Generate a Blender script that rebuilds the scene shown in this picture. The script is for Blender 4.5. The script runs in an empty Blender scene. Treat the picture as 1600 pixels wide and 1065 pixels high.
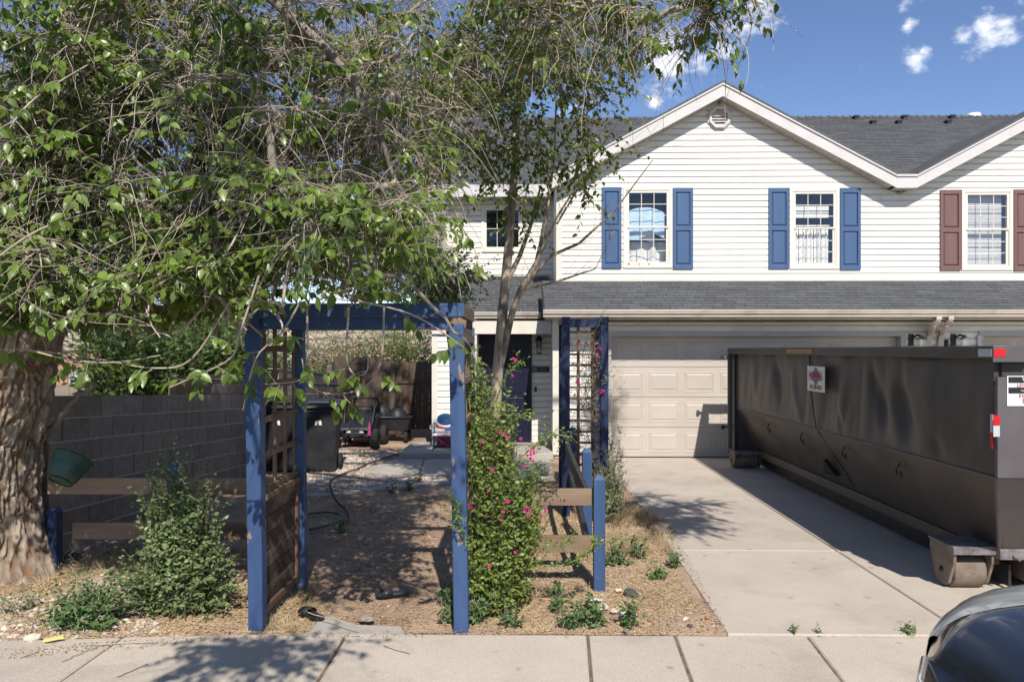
import bpy, math, random
import numpy as np
from mathutils import Vector, Matrix, noise, kdtree

R = random.Random(11)
NR = np.random.default_rng(11)
C = bpy.context.scene.collection
SC = bpy.context.scene

# ------------------------------------------------------------------ camera, sky, sun, exposure
F, HY, EYE = 1200.0, 546.0, 1.85
TH = math.atan(20 / 1200.0)
cam_d = bpy.data.cameras.new('camera'); cam = bpy.data.objects.new('camera', cam_d); C.objects.link(cam)
cam.location = (0, 0, EYE); cam.rotation_euler = (math.radians(90), 0, TH)
cam_d.sensor_width = 36; cam_d.lens = 27.0; cam_d.shift_y = 0.0084
cam_d.clip_end = 3000; cam_d.clip_start = 0.05
SC.camera = cam
SUN_DIR = Vector((-0.18, 1.0, -1.0)).normalized()
sd = bpy.data.lights.new('sun', 'SUN'); so = bpy.data.objects.new('sun', sd); C.objects.link(so)
sd.energy = 4.6; sd.angle = math.radians(0.53); sd.color = (1.0, 0.95, 0.87)
so.rotation_euler = SUN_DIR.to_track_quat('-Z', 'Y').to_euler()
SC.view_settings.view_transform = 'Standard'; SC.view_settings.look = 'None'
SC.view_settings.exposure = 0.38; SC.view_settings.gamma = 1.0
try: SC.view_settings.use_curve_mapping = False
except Exception: pass
SC.cycles.max_bounces = 6; SC.cycles.transparent_max_bounces = 12
SC.cycles.diffuse_bounces = 3; SC.cycles.glossy_bounces = 3

def ray(px, py):
    u = (px - 800) / F; v = -(py - HY) / F; c, s = math.cos(TH), math.sin(TH)
    return (u * c - s, u * s + c, v)
def P(px, py, Y):
    r = ray(px, py); t = Y / r[1]
    return Vector((r[0] * t, Y, EYE + r[2] * t))
def G(px, py, z=0.0):
    r = ray(px, py); t = (z - EYE) / r[2]
    return Vector((r[0] * t, r[1] * t, z))
def proj(x, y, z):
    c, s = math.cos(TH), math.sin(TH)
    cx = x * c + y * s; cy = -x * s + y * c
    return 800 + F * cx / cy, HY - F * (z - EYE) / cy

def make_world():
    w = bpy.data.worlds.new('World'); SC.world = w; w.use_nodes = True
    nt = w.node_tree; N = nt.nodes; L = nt.links; N.clear()
    out = N.new('ShaderNodeOutputWorld'); bg = N.new('ShaderNodeBackground')
    sky = N.new('ShaderNodeTexSky'); sky.sky_type = 'NISHITA'; sky.sun_disc = False
    sky.sun_elevation = math.radians(45); sky.sun_rotation = math.radians(171)
    sky.altitude = 1700; sky.air_density = 1.0; sky.dust_density = 0.4; sky.ozone_density = 2.0
    bg.inputs['Strength'].default_value = 0.135
    tc = N.new('ShaderNodeTexCoord')
    nz = N.new('ShaderNodeTexNoise'); nz.inputs['Scale'].default_value = 26; nz.inputs['Detail'].default_value = 7; nz.inputs['Roughness'].default_value = 0.62
    mp = N.new('ShaderNodeMapping'); mp.inputs['Scale'].default_value = (1, 1, 1.6)
    L.new(tc.outputs['Generated'], mp.inputs[0]); L.new(mp.outputs[0], nz.inputs[0])
    blobs = [(1048, 92, 46), (1020, 70, 26), (1085, 98, 24), (1165, 22, 46), (1185, 5, 40), (1133, 72, 22), (1432, 92, 20), (1442, 80, 12), (1540, 48, 30),
             (1505, 58, 24), (1575, 38, 30), (1410, 12, 20), (1418, 40, 14), (1022, 165, 14), (700, 330, 60), (660, 300, 40), (10, 300, 60), (60, 290, 30),
             (200, 330, 60), (1600, 30, 16), (520, 470, 60), (400, 380, 50), (1250, -120, 70), (900, -200, 90), (1700, 60, 50)]
    cur = None
    for (px, py, r) in blobs:
        d = Vector(ray(px, py)).normalized()
        vd = N.new('ShaderNodeVectorMath'); vd.operation = 'DISTANCE'; vd.inputs[1].default_value = d
        L.new(tc.outputs['Generated'], vd.inputs[0])
        m = N.new('ShaderNodeMapRange'); m.inputs[1].default_value = 0; m.inputs[2].default_value = r * 1.5 / F; m.inputs[3].default_value = 1; m.inputs[4].default_value = 0
        L.new(vd.outputs['Value'], m.inputs[0])
        if cur is None: cur = m.outputs[0]
        else:
            a = N.new('ShaderNodeMath'); a.operation = 'MAXIMUM'; L.new(cur, a.inputs[0]); L.new(m.outputs[0], a.inputs[1]); cur = a.outputs[0]
    # a scatter of the same small clouds over the rest of the sky
    n2 = N.new('ShaderNodeTexNoise'); n2.inputs['Scale'].default_value = 4.5; n2.inputs['Detail'].default_value = 3
    L.new(mp.outputs[0], n2.inputs[0])
    m2 = N.new('ShaderNodeMapRange'); m2.inputs[1].default_value = 0.66; m2.inputs[2].default_value = 0.8; m2.inputs[4].default_value = 0.55
    L.new(n2.outputs[0], m2.inputs[0])
    a = N.new('ShaderNodeMath'); a.operation = 'MAXIMUM'; L.new(cur, a.inputs[0]); L.new(m2.outputs[0], a.inputs[1])
    k = N.new('ShaderNodeMath'); k.operation = 'MULTIPLY_ADD'; k.inputs[1].default_value = 2.6; k.inputs[2].default_value = -1.3
    L.new(nz.outputs[0], k.inputs[0])
    s = N.new('ShaderNodeMath'); s.operation = 'ADD'; L.new(a.outputs[0], s.inputs[0]); L.new(k.outputs[0], s.inputs[1])
    r = N.new('ShaderNodeMapRange'); r.interpolation_type = 'SMOOTHSTEP'; r.inputs[1].default_value = 0.36; r.inputs[2].default_value = 1.25; r.inputs[4].default_value = 0.88
    L.new(s.outputs[0], r.inputs[0])
    hs = N.new('ShaderNodeHueSaturation'); hs.inputs['Saturation'].default_value = 1.06; hs.inputs['Value'].default_value = 0.86; hs.inputs['Hue'].default_value = 0.507
    L.new(sky.outputs[0], hs.inputs['Color'])
    mx = N.new('ShaderNodeMix'); mx.data_type = 'RGBA'; mx.inputs[7].default_value = (7.6, 7.7, 8.1, 1)
    L.new(r.outputs[0], mx.inputs[0]); L.new(hs.outputs[0], mx.inputs[6])
    L.new(mx.outputs[2], bg.inputs[0]); L.new(bg.outputs[0], out.inputs[0])
make_world()

# ------------------------------------------------------------------ helpers
def mat(name, c1, c2=None, scale=4.0, rough=0.75, bump=0.0, bscale=None, metal=0.0, stretch=(1, 1, 1), island=0.0, objrand=0.0,
        lo=0.35, hi=0.65, detail=6, spec=0.35, coat=0.0, transl=0.0, dirt=None, dscale=1.2, dlo=0.5, dhi=0.75, fine=0.0, fscale=120, dstretch=None, spots=0.0, sscale=5.0):
    m = bpy.data.materials.new(name); m.use_nodes = True
    nt = m.node_tree; N = nt.nodes; L = nt.links
    b = N['Principled BSDF']; out = N['Material Output']
    b.inputs['Roughness'].default_value = rough; b.inputs['Metallic'].default_value = metal
    b.inputs['Specular IOR Level'].default_value = spec
    b.inputs['Coat Weight'].default_value = coat; b.inputs['Coat Roughness'].default_value = 0.04
    tc = N.new('ShaderNodeTexCoord'); oi = N.new('ShaderNodeObjectInfo')
    of = N.new('ShaderNodeVectorMath'); of.operation = 'MULTIPLY_ADD'; of.inputs[1].default_value = (37, 23, 51)
    cb = N.new('ShaderNodeCombineXYZ')
    for i in range(3): L.new(oi.outputs['Random'], cb.inputs[i])
    L.new(cb.outputs[0], of.inputs[0]); L.new(tc.outputs['Object'], of.inputs[2])
    mp = N.new('ShaderNodeMapping'); mp.inputs['Scale'].default_value = stretch; L.new(of.outputs[0], mp.inputs[0])
    col = None
    if c2 is not None:
        nz = N.new('ShaderNodeTexNoise'); nz.inputs['Scale'].default_value = scale; nz.inputs['Detail'].default_value = detail
        nz.inputs['Roughness'].default_value = 0.62
        L.new(mp.outputs[0], nz.inputs[0])
        mr = N.new('ShaderNodeMapRange'); mr.inputs[1].default_value = lo; mr.inputs[2].default_value = hi; L.new(nz.outputs[0], mr.inputs[0])
        mx = N.new('ShaderNodeMix'); mx.data_type = 'RGBA'; mx.inputs[6].default_value = (*c1, 1); mx.inputs[7].default_value = (*c2, 1)
        L.new(mr.outputs[0], mx.inputs[0]); col = mx.outputs[2]
    if dirt is not None:
        nz = N.new('ShaderNodeTexNoise'); nz.inputs['Scale'].default_value = dscale; nz.inputs['Detail'].default_value = 8; nz.inputs['Roughness'].default_value = 0.65
        if dstretch:
            mpd = N.new('ShaderNodeMapping'); mpd.inputs['Scale'].default_value = dstretch; L.new(of.outputs[0], mpd.inputs[0]); L.new(mpd.outputs[0], nz.inputs[0])
        else: L.new(of.outputs[0], nz.inputs[0])
        mr = N.new('ShaderNodeMapRange'); mr.inputs[1].default_value = dlo; mr.inputs[2].default_value = dhi; mr.inputs[4].default_value = 0.8; L.new(nz.outputs[0], mr.inputs[0])
        mx = N.new('ShaderNodeMix'); mx.data_type = 'RGBA'; mx.inputs[7].default_value = (*dirt, 1)
        if col is None: mx.inputs[6].default_value = (*c1, 1)
        else: L.new(col, mx.inputs[6])
        L.new(mr.outputs[0], mx.inputs[0]); col = mx.outputs[2]
    if spots > 0:
        vo = N.new('ShaderNodeTexVoronoi'); vo.inputs['Scale'].default_value = sscale; L.new(of.outputs[0], vo.inputs['Vector'])
        n3 = N.new('ShaderNodeTexNoise'); n3.inputs['Scale'].default_value = sscale * 3; L.new(of.outputs[0], n3.inputs[0])
        ad = N.new('ShaderNodeMath'); ad.operation = 'MULTIPLY_ADD'; ad.inputs[1].default_value = 0.25; L.new(n3.outputs[0], ad.inputs[0]); L.new(vo.outputs['Distance'], ad.inputs[2])
        mr = N.new('ShaderNodeMapRange'); mr.inputs[1].default_value = 0.16; mr.inputs[2].default_value = 0.26; mr.inputs[3].default_value = 1 - spots; mr.inputs[4].default_value = 1.0; L.new(ad.outputs[0], mr.inputs[0])
        vm = N.new('ShaderNodeVectorMath'); vm.operation = 'SCALE'; L.new(mr.outputs[0], vm.inputs['Scale']); L.new(col, vm.inputs[0]); col = vm.outputs[0]
    if fine > 0:
        nz = N.new('ShaderNodeTexNoise'); nz.inputs['Scale'].default_value = fscale; nz.inputs['Detail'].default_value = 2; L.new(of.outputs[0], nz.inputs[0])
        mr = N.new('ShaderNodeMapRange'); mr.inputs[1].default_value = 0.3; mr.inputs[2].default_value = 0.7; mr.inputs[3].default_value = 1 - fine; mr.inputs[4].default_value = 1 + fine
        L.new(nz.outputs[0], mr.inputs[0])
        vm = N.new('ShaderNodeVectorMath'); vm.operation = 'SCALE'; L.new(mr.outputs[0], vm.inputs['Scale'])
        if col is None: vm.inputs[0].default_value = c1
        else: L.new(col, vm.inputs[0])
        col = vm.outputs[0]
    for amt, src in ((island, 'isl'), (objrand, 'obj')):
        if amt > 0:
            if src == 'isl': g = N.new('ShaderNodeNewGeometry'); o = g.outputs['Random Per Island']
            else: o = oi.outputs['Random']
            mr = N.new('ShaderNodeMapRange'); mr.inputs[3].default_value = 1 - amt; mr.inputs[4].default_value = 1 + amt; L.new(o, mr.inputs[0])
            vm = N.new('ShaderNodeVectorMath'); vm.operation = 'SCALE'; L.new(mr.outputs[0], vm.inputs['Scale'])
            if col is None: vm.inputs[0].default_value = c1
            else: L.new(col, vm.inputs[0])
            col = vm.outputs[0]
    if col is None: b.inputs['Base Color'].default_value = (*c1, 1)
    else: L.new(col, b.inputs['Base Color'])
    if bump > 0:
        nz = N.new('ShaderNodeTexNoise'); nz.inputs['Scale'].default_value = bscale or scale * 3; nz.inputs['Detail'].default_value = 8
        L.new(mp.outputs[0], nz.inputs[0])
        bp = N.new('ShaderNodeBump'); bp.inputs['Strength'].default_value = 1.0; bp.inputs['Distance'].default_value = bump
        L.new(nz.outputs[0], bp.inputs['Height']); L.new(bp.outputs[0], b.inputs['Normal'])
    if transl > 0:
        t = N.new('ShaderNodeBsdfTranslucent')
        if col is None: t.inputs[0].default_value = (*c1, 1)
        else:
            vm = N.new('ShaderNodeVectorMath'); vm.operation = 'MULTIPLY'; vm.inputs[1].default_value = (1.7, 1.5, 0.6); L.new(col, vm.inputs[0]); L.new(vm.outputs[0], t.inputs[0])
        ms = N.new('ShaderNodeMixShader'); ms.inputs[0].default_value = transl
        L.new(b.outputs[0], ms.inputs[1]); L.new(t.outputs[0], ms.inputs[2]); L.new(ms.outputs[0], out.inputs[0])
    return m

M = {}
M['siding'] = mat('siding_cream', (0.74, 0.715, 0.655), (0.68, 0.655, 0.60), 1.5, 0.5, objrand=0.02, dirt=(0.50, 0.46, 0.39), dscale=1.6, dlo=0.55, dhi=0.85, dstretch=(2.0, 1, .5))
M['sheath'] = mat('wall_core', (0.4, 0.38, 0.34))
M['fascia'] = mat('fascia_white', (0.57, 0.545, 0.53), (0.52, 0.49, 0.475), 3, 0.5, bump=0.002, bscale=20)
M['trim'] = mat('trim_cream', (0.66, 0.62, 0.54), (0.6, 0.56, 0.48), 3, 0.5)
M['frame'] = mat('window_vinyl', (0.76, 0.70, 0.60), (0.70, 0.64, 0.54), 3, 0.45)
M['soffit'] = mat('soffit_beige', (0.52, 0.49, 0.43), (0.46, 0.43, 0.38), 4, 0.6)
M['gutter'] = mat('gutter_tan', (0.50, 0.44, 0.37), (0.42, 0.37, 0.31), 2, 0.4, dirt=(0.25, 0.21, 0.17), dscale=2)
M['shingle'] = mat('asphalt_shingle', (0.068, 0.070, 0.074), (0.108, 0.110, 0.114), 22, 0.9, bump=0.003, bscale=160, island=0.16, objrand=0.16, fine=0.35, fscale=170)
M['garage'] = mat('garage_door_paint', (0.50, 0.445, 0.385), (0.455, 0.40, 0.345), 1.3, 0.55, dirt=(0.42, 0.36, 0.30), dscale=0.9)
M['garage_trim'] = mat('garage_trim_grey', (0.42, 0.41, 0.41), (0.36, 0.35, 0.35), 3, 0.5)
M['shutter_blue'] = mat('shutter_blue', (0.050, 0.098, 0.20), (0.060, 0.112, 0.22), 6, 0.5, bump=0.001, bscale=120, stretch=(1, 1, 0.1))
M['shutter_red'] = mat('shutter_maroon', (0.155, 0.082, 0.078), (0.18, 0.10, 0.092), 6, 0.5, bump=0.001, bscale=120, stretch=(1, 1, 0.1))
M['dark'] = mat('dark_interior', (0.015, 0.016, 0.02))
M['room'] = mat('room_wall', (0.16, 0.17, 0.2))
M['black'] = mat('black_metal', (0.02, 0.02, 0.022), (0.035, 0.034, 0.035), 8, 0.45)
M['blackplastic'] = mat('black_plastic', (0.016, 0.017, 0.02), (0.03, 0.03, 0.034), 5, 0.5)
M['navy'] = mat('navy_door', (0.006, 0.008, 0.024), (0.009, 0.011, 0.03), 4, 0.4)
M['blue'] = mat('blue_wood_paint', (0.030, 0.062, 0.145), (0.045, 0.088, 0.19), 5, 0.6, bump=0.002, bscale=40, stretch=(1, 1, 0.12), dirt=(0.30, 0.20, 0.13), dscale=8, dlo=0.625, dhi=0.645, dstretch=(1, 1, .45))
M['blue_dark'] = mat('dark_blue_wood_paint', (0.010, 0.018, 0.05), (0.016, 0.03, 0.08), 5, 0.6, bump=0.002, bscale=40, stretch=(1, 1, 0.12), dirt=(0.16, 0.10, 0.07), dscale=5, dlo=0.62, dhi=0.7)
M['wood'] = mat('weathered_brown_wood', (0.22, 0.145, 0.095), (0.09, 0.055, 0.035), 5, 0.85, bump=0.004, bscale=30, stretch=(1, 1, 0.12))
M['wood_h'] = mat('weathered_plank', (0.30, 0.215, 0.15), (0.15, 0.10, 0.065), 5, 0.85, bump=0.004, bscale=30, stretch=(0.12, 1, 1), objrand=0.1)
M['wood_y'] = mat('weathered_slat', (0.24, 0.16, 0.105), (0.10, 0.06, 0.04), 5, 0.85, bump=0.004, bscale=30, stretch=(1, 0.12, 1), objrand=0.1)
M['panel_wood'] = mat('peeling_dark_plank', (0.065, 0.045, 0.034), (0.30, 0.22, 0.16), 6, 0.85, bump=0.004, bscale=30, stretch=(1, 0.35, 1), lo=0.5, hi=0.72, objrand=0.15)
M['fencewood'] = mat('fence_board_wood', (0.13, 0.092, 0.066), (0.065, 0.046, 0.034), 4, 0.9, bump=0.004, bscale=25, stretch=(1, 1, 0.1), objrand=0.2)
M['blackwood'] = mat('black_painted_board', (0.022, 0.022, 0.025), (0.05, 0.048, 0.05), 9, 0.55, bump=0.002, bscale=40)
M['block'] = mat('brown_concrete_block', (0.27, 0.225, 0.19), (0.20, 0.165, 0.14), 9, 0.95, bump=0.004, bscale=80, objrand=0.13, fine=0.15)
M['mortar'] = mat('mortar', (0.52, 0.46, 0.40), (0.42, 0.37, 0.32), 15, 0.95, bump=0.003)  # mortar lightened: sun caught on the ledges is in the colour
M['concrete'] = mat('concrete_slab', (0.51, 0.445, 0.37), (0.445, 0.385, 0.32), 1.1, 0.9, bump=0.0022, bscale=70, objrand=0.05, dirt=(0.30, 0.25, 0.20), dscale=1.3, dlo=0.50, dhi=0.80, fine=0.2, fscale=170, spots=0.3, sscale=4.2)
M['concrete2'] = mat('path_concrete', (0.42, 0.385, 0.345), (0.34, 0.31, 0.27), 1.4, 0.9, bump=0.003, bscale=50, objrand=0.05, dirt=(0.26, 0.22, 0.18), dscale=2.2, fine=0.12)
M['asphalt'] = mat('street_asphalt', (0.06, 0.06, 0.06), (0.09, 0.088, 0.085), 6, 0.95, bump=0.004, bscale=120)
M['dirt'] = mat('red_brown_dirt', (0.38, 0.265, 0.185), (0.29, 0.20, 0.14), 1.6, 0.98, bump=0.012, bscale=28, dirt=(0.43, 0.315, 0.205), dscale=2.6, dlo=0.5, dhi=0.62, fine=0.28, fscale=90)
M['terrain'] = mat('dry_terrain', (0.30, 0.235, 0.165), (0.22, 0.17, 0.11), 0.3, 0.98)
M['hill'] = mat('scrub_hill', (0.50, 0.40, 0.29), (0.12, 0.13, 0.095), 0.16, 0.98, lo=0.47, hi=0.56, detail=9, stretch=(1, 1, 1.8), dirt=(0.48, 0.33, 0.24), dscale=0.02)
M['pebble'] = mat('pale_gravel', (0.50, 0.42, 0.35), (0.36, 0.30, 0.25), 8, 0.9, island=0.45)
M['rock'] = mat('rock', (0.42, 0.36, 0.30), (0.26, 0.22, 0.19), 12, 0.9, bump=0.004, objrand=0.25)
M['straw'] = mat('dry_straw', (0.60, 0.475, 0.29), (0.47, 0.35, 0.21), 2.0, 0.8, island=0.3, transl=0.15)
M['litter'] = mat('dead_leaf_litter', (0.30, 0.205, 0.125), (0.42, 0.30, 0.18), 4, 0.9, island=0.5)
M['twig'] = mat('pale_twig_bark', (0.44, 0.37, 0.295), (0.29, 0.235, 0.18), 9, 0.8, island=0.3)
M['limb'] = mat('grey_limb_bark', (0.28, 0.235, 0.195), (0.15, 0.12, 0.095), 6, 0.9, bump=0.006, bscale=40, stretch=(1, 1, 0.4))
M['bark2'] = mat('slender_trunk_bark', (0.46, 0.37, 0.27), (0.17, 0.13, 0.10), 9, 0.85, bump=0.005, bscale=40, stretch=(1, 1, 0.35), lo=0.42, hi=0.58)
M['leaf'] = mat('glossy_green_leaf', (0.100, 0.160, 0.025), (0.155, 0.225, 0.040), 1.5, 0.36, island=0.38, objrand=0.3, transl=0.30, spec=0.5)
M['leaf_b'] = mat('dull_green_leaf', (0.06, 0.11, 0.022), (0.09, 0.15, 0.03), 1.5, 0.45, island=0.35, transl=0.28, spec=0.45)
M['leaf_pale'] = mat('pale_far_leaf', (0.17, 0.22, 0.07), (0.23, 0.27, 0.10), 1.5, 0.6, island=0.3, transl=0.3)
M['shrubleaf'] = mat('grey_green_shrub_leaf', (0.135, 0.19, 0.085), (0.19, 0.25, 0.105), 2, 0.45, island=0.4, transl=0.28)
M['weedleaf'] = mat('weed_leaf', (0.06, 0.13, 0.03), (0.085, 0.165, 0.04), 2, 0.5, island=0.3, transl=0.25)
M['roseleaf'] = mat('rose_leaf', (0.14, 0.205, 0.045), (0.20, 0.255, 0.065), 2, 0.42, island=0.45, transl=0.3)
M['pink'] = mat('magenta_petal', (0.48, 0.015, 0.19), (0.62, 0.05, 0.30), 20, 0.6, island=0.3, transl=0.3)
M['blossom'] = mat('salmon_blossom', (0.62, 0.36, 0.30), (0.52, 0.30, 0.25), 5, 0.7, island=0.3, transl=0.3)
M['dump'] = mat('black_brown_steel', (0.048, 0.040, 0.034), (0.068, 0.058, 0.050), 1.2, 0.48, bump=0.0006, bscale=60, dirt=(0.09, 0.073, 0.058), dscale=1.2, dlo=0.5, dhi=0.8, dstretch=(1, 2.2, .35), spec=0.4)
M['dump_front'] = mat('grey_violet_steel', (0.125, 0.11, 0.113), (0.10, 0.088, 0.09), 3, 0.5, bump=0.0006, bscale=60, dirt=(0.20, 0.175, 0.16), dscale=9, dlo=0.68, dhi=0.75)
M['rust'] = mat('rusty_steel', (0.20, 0.16, 0.13), (0.13, 0.095, 0.075), 6, 0.7, bump=0.002, bscale=40, dirt=(0.33, 0.26, 0.2), dscale=5)
M['steelworn'] = mat('worn_grey_steel', (0.22, 0.20, 0.21), (0.10, 0.09, 0.09), 14, 0.6, bump=0.002, bscale=60)
M['white'] = mat('white_plastic', (0.72, 0.72, 0.70), rough=0.5)
M['red'] = mat('red_plastic', (0.55, 0.015, 0.02), rough=0.4)
M['redtext'] = mat('faded_red_print', (0.50, 0.08, 0.09), rough=0.6)
M['greyprint'] = mat('grey_print', (0.16, 0.18, 0.19), rough=0.6)
M['yellow'] = mat('yellow_label', (0.55, 0.31, 0.03), rough=0.5)
M['astroblue'] = mat('visor_navy', (0.012, 0.05, 0.13), (0.02, 0.07, 0.17), 20, 0.5)
M['bluecloth'] = mat('blue_cloth', (0.03, 0.16, 0.45), rough=0.7)
M['silver'] = mat('silver_reflector', (0.5, 0.52, 0.52), rough=0.35)
M['pot'] = mat('green_plastic_pot', (0.022, 0.065, 0.048), (0.05, 0.09, 0.07), 5, 0.4, dirt=(0.16, 0.15, 0.12), dscale=7, dlo=0.55, dhi=0.8)
M['hose'] = mat('green_hose', (0.03, 0.07, 0.05), (0.06, 0.10, 0.08), 12, 0.5)
M['darkhose'] = mat('dark_hose', (0.03, 0.035, 0.035), rough=0.6)
M['curtain'] = mat('white_curtain', (0.82, 0.80, 0.76), (0.74, 0.72, 0.69), 3, 0.8)
M['bluedrape'] = mat('pale_blue_sheet', (0.42, 0.60, 0.74), (0.55, 0.70, 0.80), 5, 0.8, bump=0.01, bscale=9)
M['cardboard'] = mat('cardboard', (0.52, 0.35, 0.18), (0.45, 0.3, 0.15), 6, 0.9)
M['carpaint'] = mat('black_car_paint', (0.008, 0.009, 0.012), (0.012, 0.012, 0.015), 2, 0.2, coat=0.7, spec=0.5, fine=0.3, fscale=300)
M['chrome'] = mat('chrome', (0.75, 0.75, 0.76), metal=1.0, rough=0.1)
M['rubber'] = mat('tyre_rubber', (0.02, 0.02, 0.02), rough=0.8)
M['orange'] = mat('orange_marker', (0.55, 0.13, 0.03), rough=0.25)
M['stem'] = mat('green_brown_stem', (0.10, 0.12, 0.05), (0.13, 0.10, 0.06), 9, 0.7, island=0.2)
M['yellowwood'] = mat('yellow_stick', (0.6, 0.52, 0.2), rough=0.8)
M['bricks'] = None

def brick_mat():
    m = bpy.data.materials.new('red_brick'); m.use_nodes = True; N = m.node_tree.nodes; L = m.node_tree.links
    b = N['Principled BSDF']; b.inputs['Roughness'].default_value = 0.9
    tc = N.new('ShaderNodeTexCoord'); mp = N.new('ShaderNodeMapping'); mp.inputs['Rotation'].default_value = (math.radians(90), 0, 0)
    br = N.new('ShaderNodeTexBrick'); br.inputs['Scale'].default_value = 1.0; br.inputs['Brick Width'].default_value = 0.4; br.inputs['Row Height'].default_value = 0.2; br.inputs['Mortar Size'].default_value = 0.012
    br.inputs['Color1'].default_value = (0.40, 0.19, 0.135, 1); br.inputs['Color2'].default_value = (0.33, 0.15, 0.11, 1); br.inputs['Mortar'].default_value = (0.42, 0.3, 0.25, 1)
    L.new(tc.outputs['Object'], mp.inputs[0]); L.new(mp.outputs[0], br.inputs[0]); L.new(br.outputs[0], b.inputs['Base Color'])
    return m
M['bricks'] = brick_mat()
def glass_mat(name, tint, gl=0.22, rough=0.02):
    m = bpy.data.materials.new(name); m.use_nodes = True; N = m.node_tree.nodes; L = m.node_tree.links; N.remove(N['Principled BSDF'])
    o = N['Material Output']; t = N.new('ShaderNodeBsdfTransparent'); t.inputs[0].default_value = (*tint, 1)
    g = N.new('ShaderNodeBsdfGlossy'); g.inputs['Roughness'].default_value = rough; g.inputs[0].default_value = (0.9, 0.95, 1, 1)
    f = N.new('ShaderNodeLayerWeight'); f.inputs[0].default_value = 0.25
    a = N.new('ShaderNodeMath'); a.operation = 'MULTIPLY_ADD'; a.inputs[1].default_value = 0.6; a.inputs[2].default_value = gl; L.new(f.outputs['Facing'], a.inputs[0])
    x = N.new('ShaderNodeMixShader'); L.new(a.outputs[0], x.inputs[0]); L.new(t.outputs[0], x.inputs[1]); L.new(g.outputs[0], x.inputs[2]); L.new(x.outputs[0], o.inputs[0])
    return m
M['glass'] = glass_mat('window_glass', (0.92, 0.93, 0.94), 0.05)
M['carglass'] = glass_mat('car_glass', (0.1, 0.11, 0.11), 0.08)
M['lens'] = mat('hazy_headlight_plastic', (0.24, 0.25, 0.25), (0.44, 0.45, 0.42), 5, 0.22, coat=0.6, stretch=(0.6, 2, 1))
def bark_mat():
    m = bpy.data.materials.new('furrowed_bark'); m.use_nodes = True; N = m.node_tree.nodes; L = m.node_tree.links
    b = N['Principled BSDF']; b.inputs['Roughness'].default_value = 0.92; b.inputs['Specular IOR Level'].default_value = 0.2
    at = N.new('ShaderNodeAttribute'); at.attribute_name = 'plate'
    cr = N.new('ShaderNodeValToRGB'); e = cr.color_ramp.elements
    e[0].position = 0.0; e[0].color = (0.055, 0.028, 0.017, 1); e[1].position = 1.0; e[1].color = (0.50, 0.415, 0.33, 1)
    k = e.new(0.16); k.color = (0.24, 0.12, 0.06, 1); k = e.new(0.34); k.color = (0.22, 0.165, 0.12, 1); k = e.new(0.7); k.color = (0.38, 0.305, 0.235, 1)
    L.new(at.outputs['Fac'], cr.inputs[0])
    tc = N.new('ShaderNodeTexCoord'); mp = N.new('ShaderNodeMapping'); mp.inputs['Scale'].default_value = (1, 1, 0.45); L.new(tc.outputs['Object'], mp.inputs[0])
    nz = N.new('ShaderNodeTexNoise'); nz.inputs['Scale'].default_value = 22; nz.inputs['Detail'].default_value = 9; nz.inputs['Roughness'].default_value = 0.7; L.new(mp.outputs[0], nz.inputs[0])
    mr = N.new('ShaderNodeMapRange'); mr.inputs[1].default_value = 0.3; mr.inputs[2].default_value = 0.7; mr.inputs[3].default_value = 0.55; mr.inputs[4].default_value = 1.35; L.new(nz.outputs[0], mr.inputs[0])
    vm = N.new('ShaderNodeVectorMath'); vm.operation = 'SCALE'; L.new(cr.outputs[0], vm.inputs[0]); L.new(mr.outputs[0], vm.inputs['Scale']); L.new(vm.outputs[0], b.inputs['Base Color'])
    bp = N.new('ShaderNodeBump'); bp.inputs['Distance'].default_value = 0.02; L.new(nz.outputs[0], bp.inputs['Height']); L.new(bp.outputs[0], b.inputs['Normal'])
    return m
M['bark'] = bark_mat()

def tag(o, label=None, cat=None, group=None, kind=None):
    if label: o['label'] = label
    if cat: o['category'] = cat
    if group: o['group'] = group
    if kind: o['kind'] = kind
    return o
def thing(name, loc, label, cat, group=None):
    o = bpy.data.objects.new(name, None); C.objects.link(o); o.location = loc; o.empty_display_size = 0.2
    return tag(o, label, cat, group)
def root_loc(p):
    v = Vector((0, 0, 0))
    while p is not None: v += Vector(p.location); p = p.parent
    return v
def link(name, me, m, parent=None, loc=None, kind=None, rot=None, scale=None):
    o = bpy.data.objects.new(name, me); C.objects.link(o)
    if m is not None and len(me.materials) == 0: me.materials.append(m)
    if parent is not None: o.parent = parent
    if loc is not None: o.location = Vector(loc) - root_loc(parent)
    else: o.location = -root_loc(parent) if parent is not None else (0, 0, 0)
    if rot is not None: o.rotation_euler = rot
    if scale is not None: o.scale = scale
    if kind: o['kind'] = kind
    return o
def np_mesh(name, V, Fc, smooth=False):
    V = np.asarray(V, dtype=np.float32).reshape(-1, 3); Fc = np.asarray(Fc, dtype=np.int32); k = Fc.shape[1]
    me = bpy.data.meshes.new(name)
    me.vertices.add(len(V)); me.vertices.foreach_set('co', V.ravel())
    me.loops.add(Fc.size); me.loops.foreach_set('vertex_index', Fc.ravel())
    me.polygons.add(len(Fc)); me.polygons.foreach_set('loop_start', np.arange(0, Fc.size, k, dtype=np.int32))
    me.polygons.foreach_set('loop_total', np.full(len(Fc), k, dtype=np.int32))
    if smooth: me.polygons.foreach_set('use_smooth', np.ones(len(Fc), dtype=bool))
    me.update(calc_edges=True)
    return me

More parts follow.
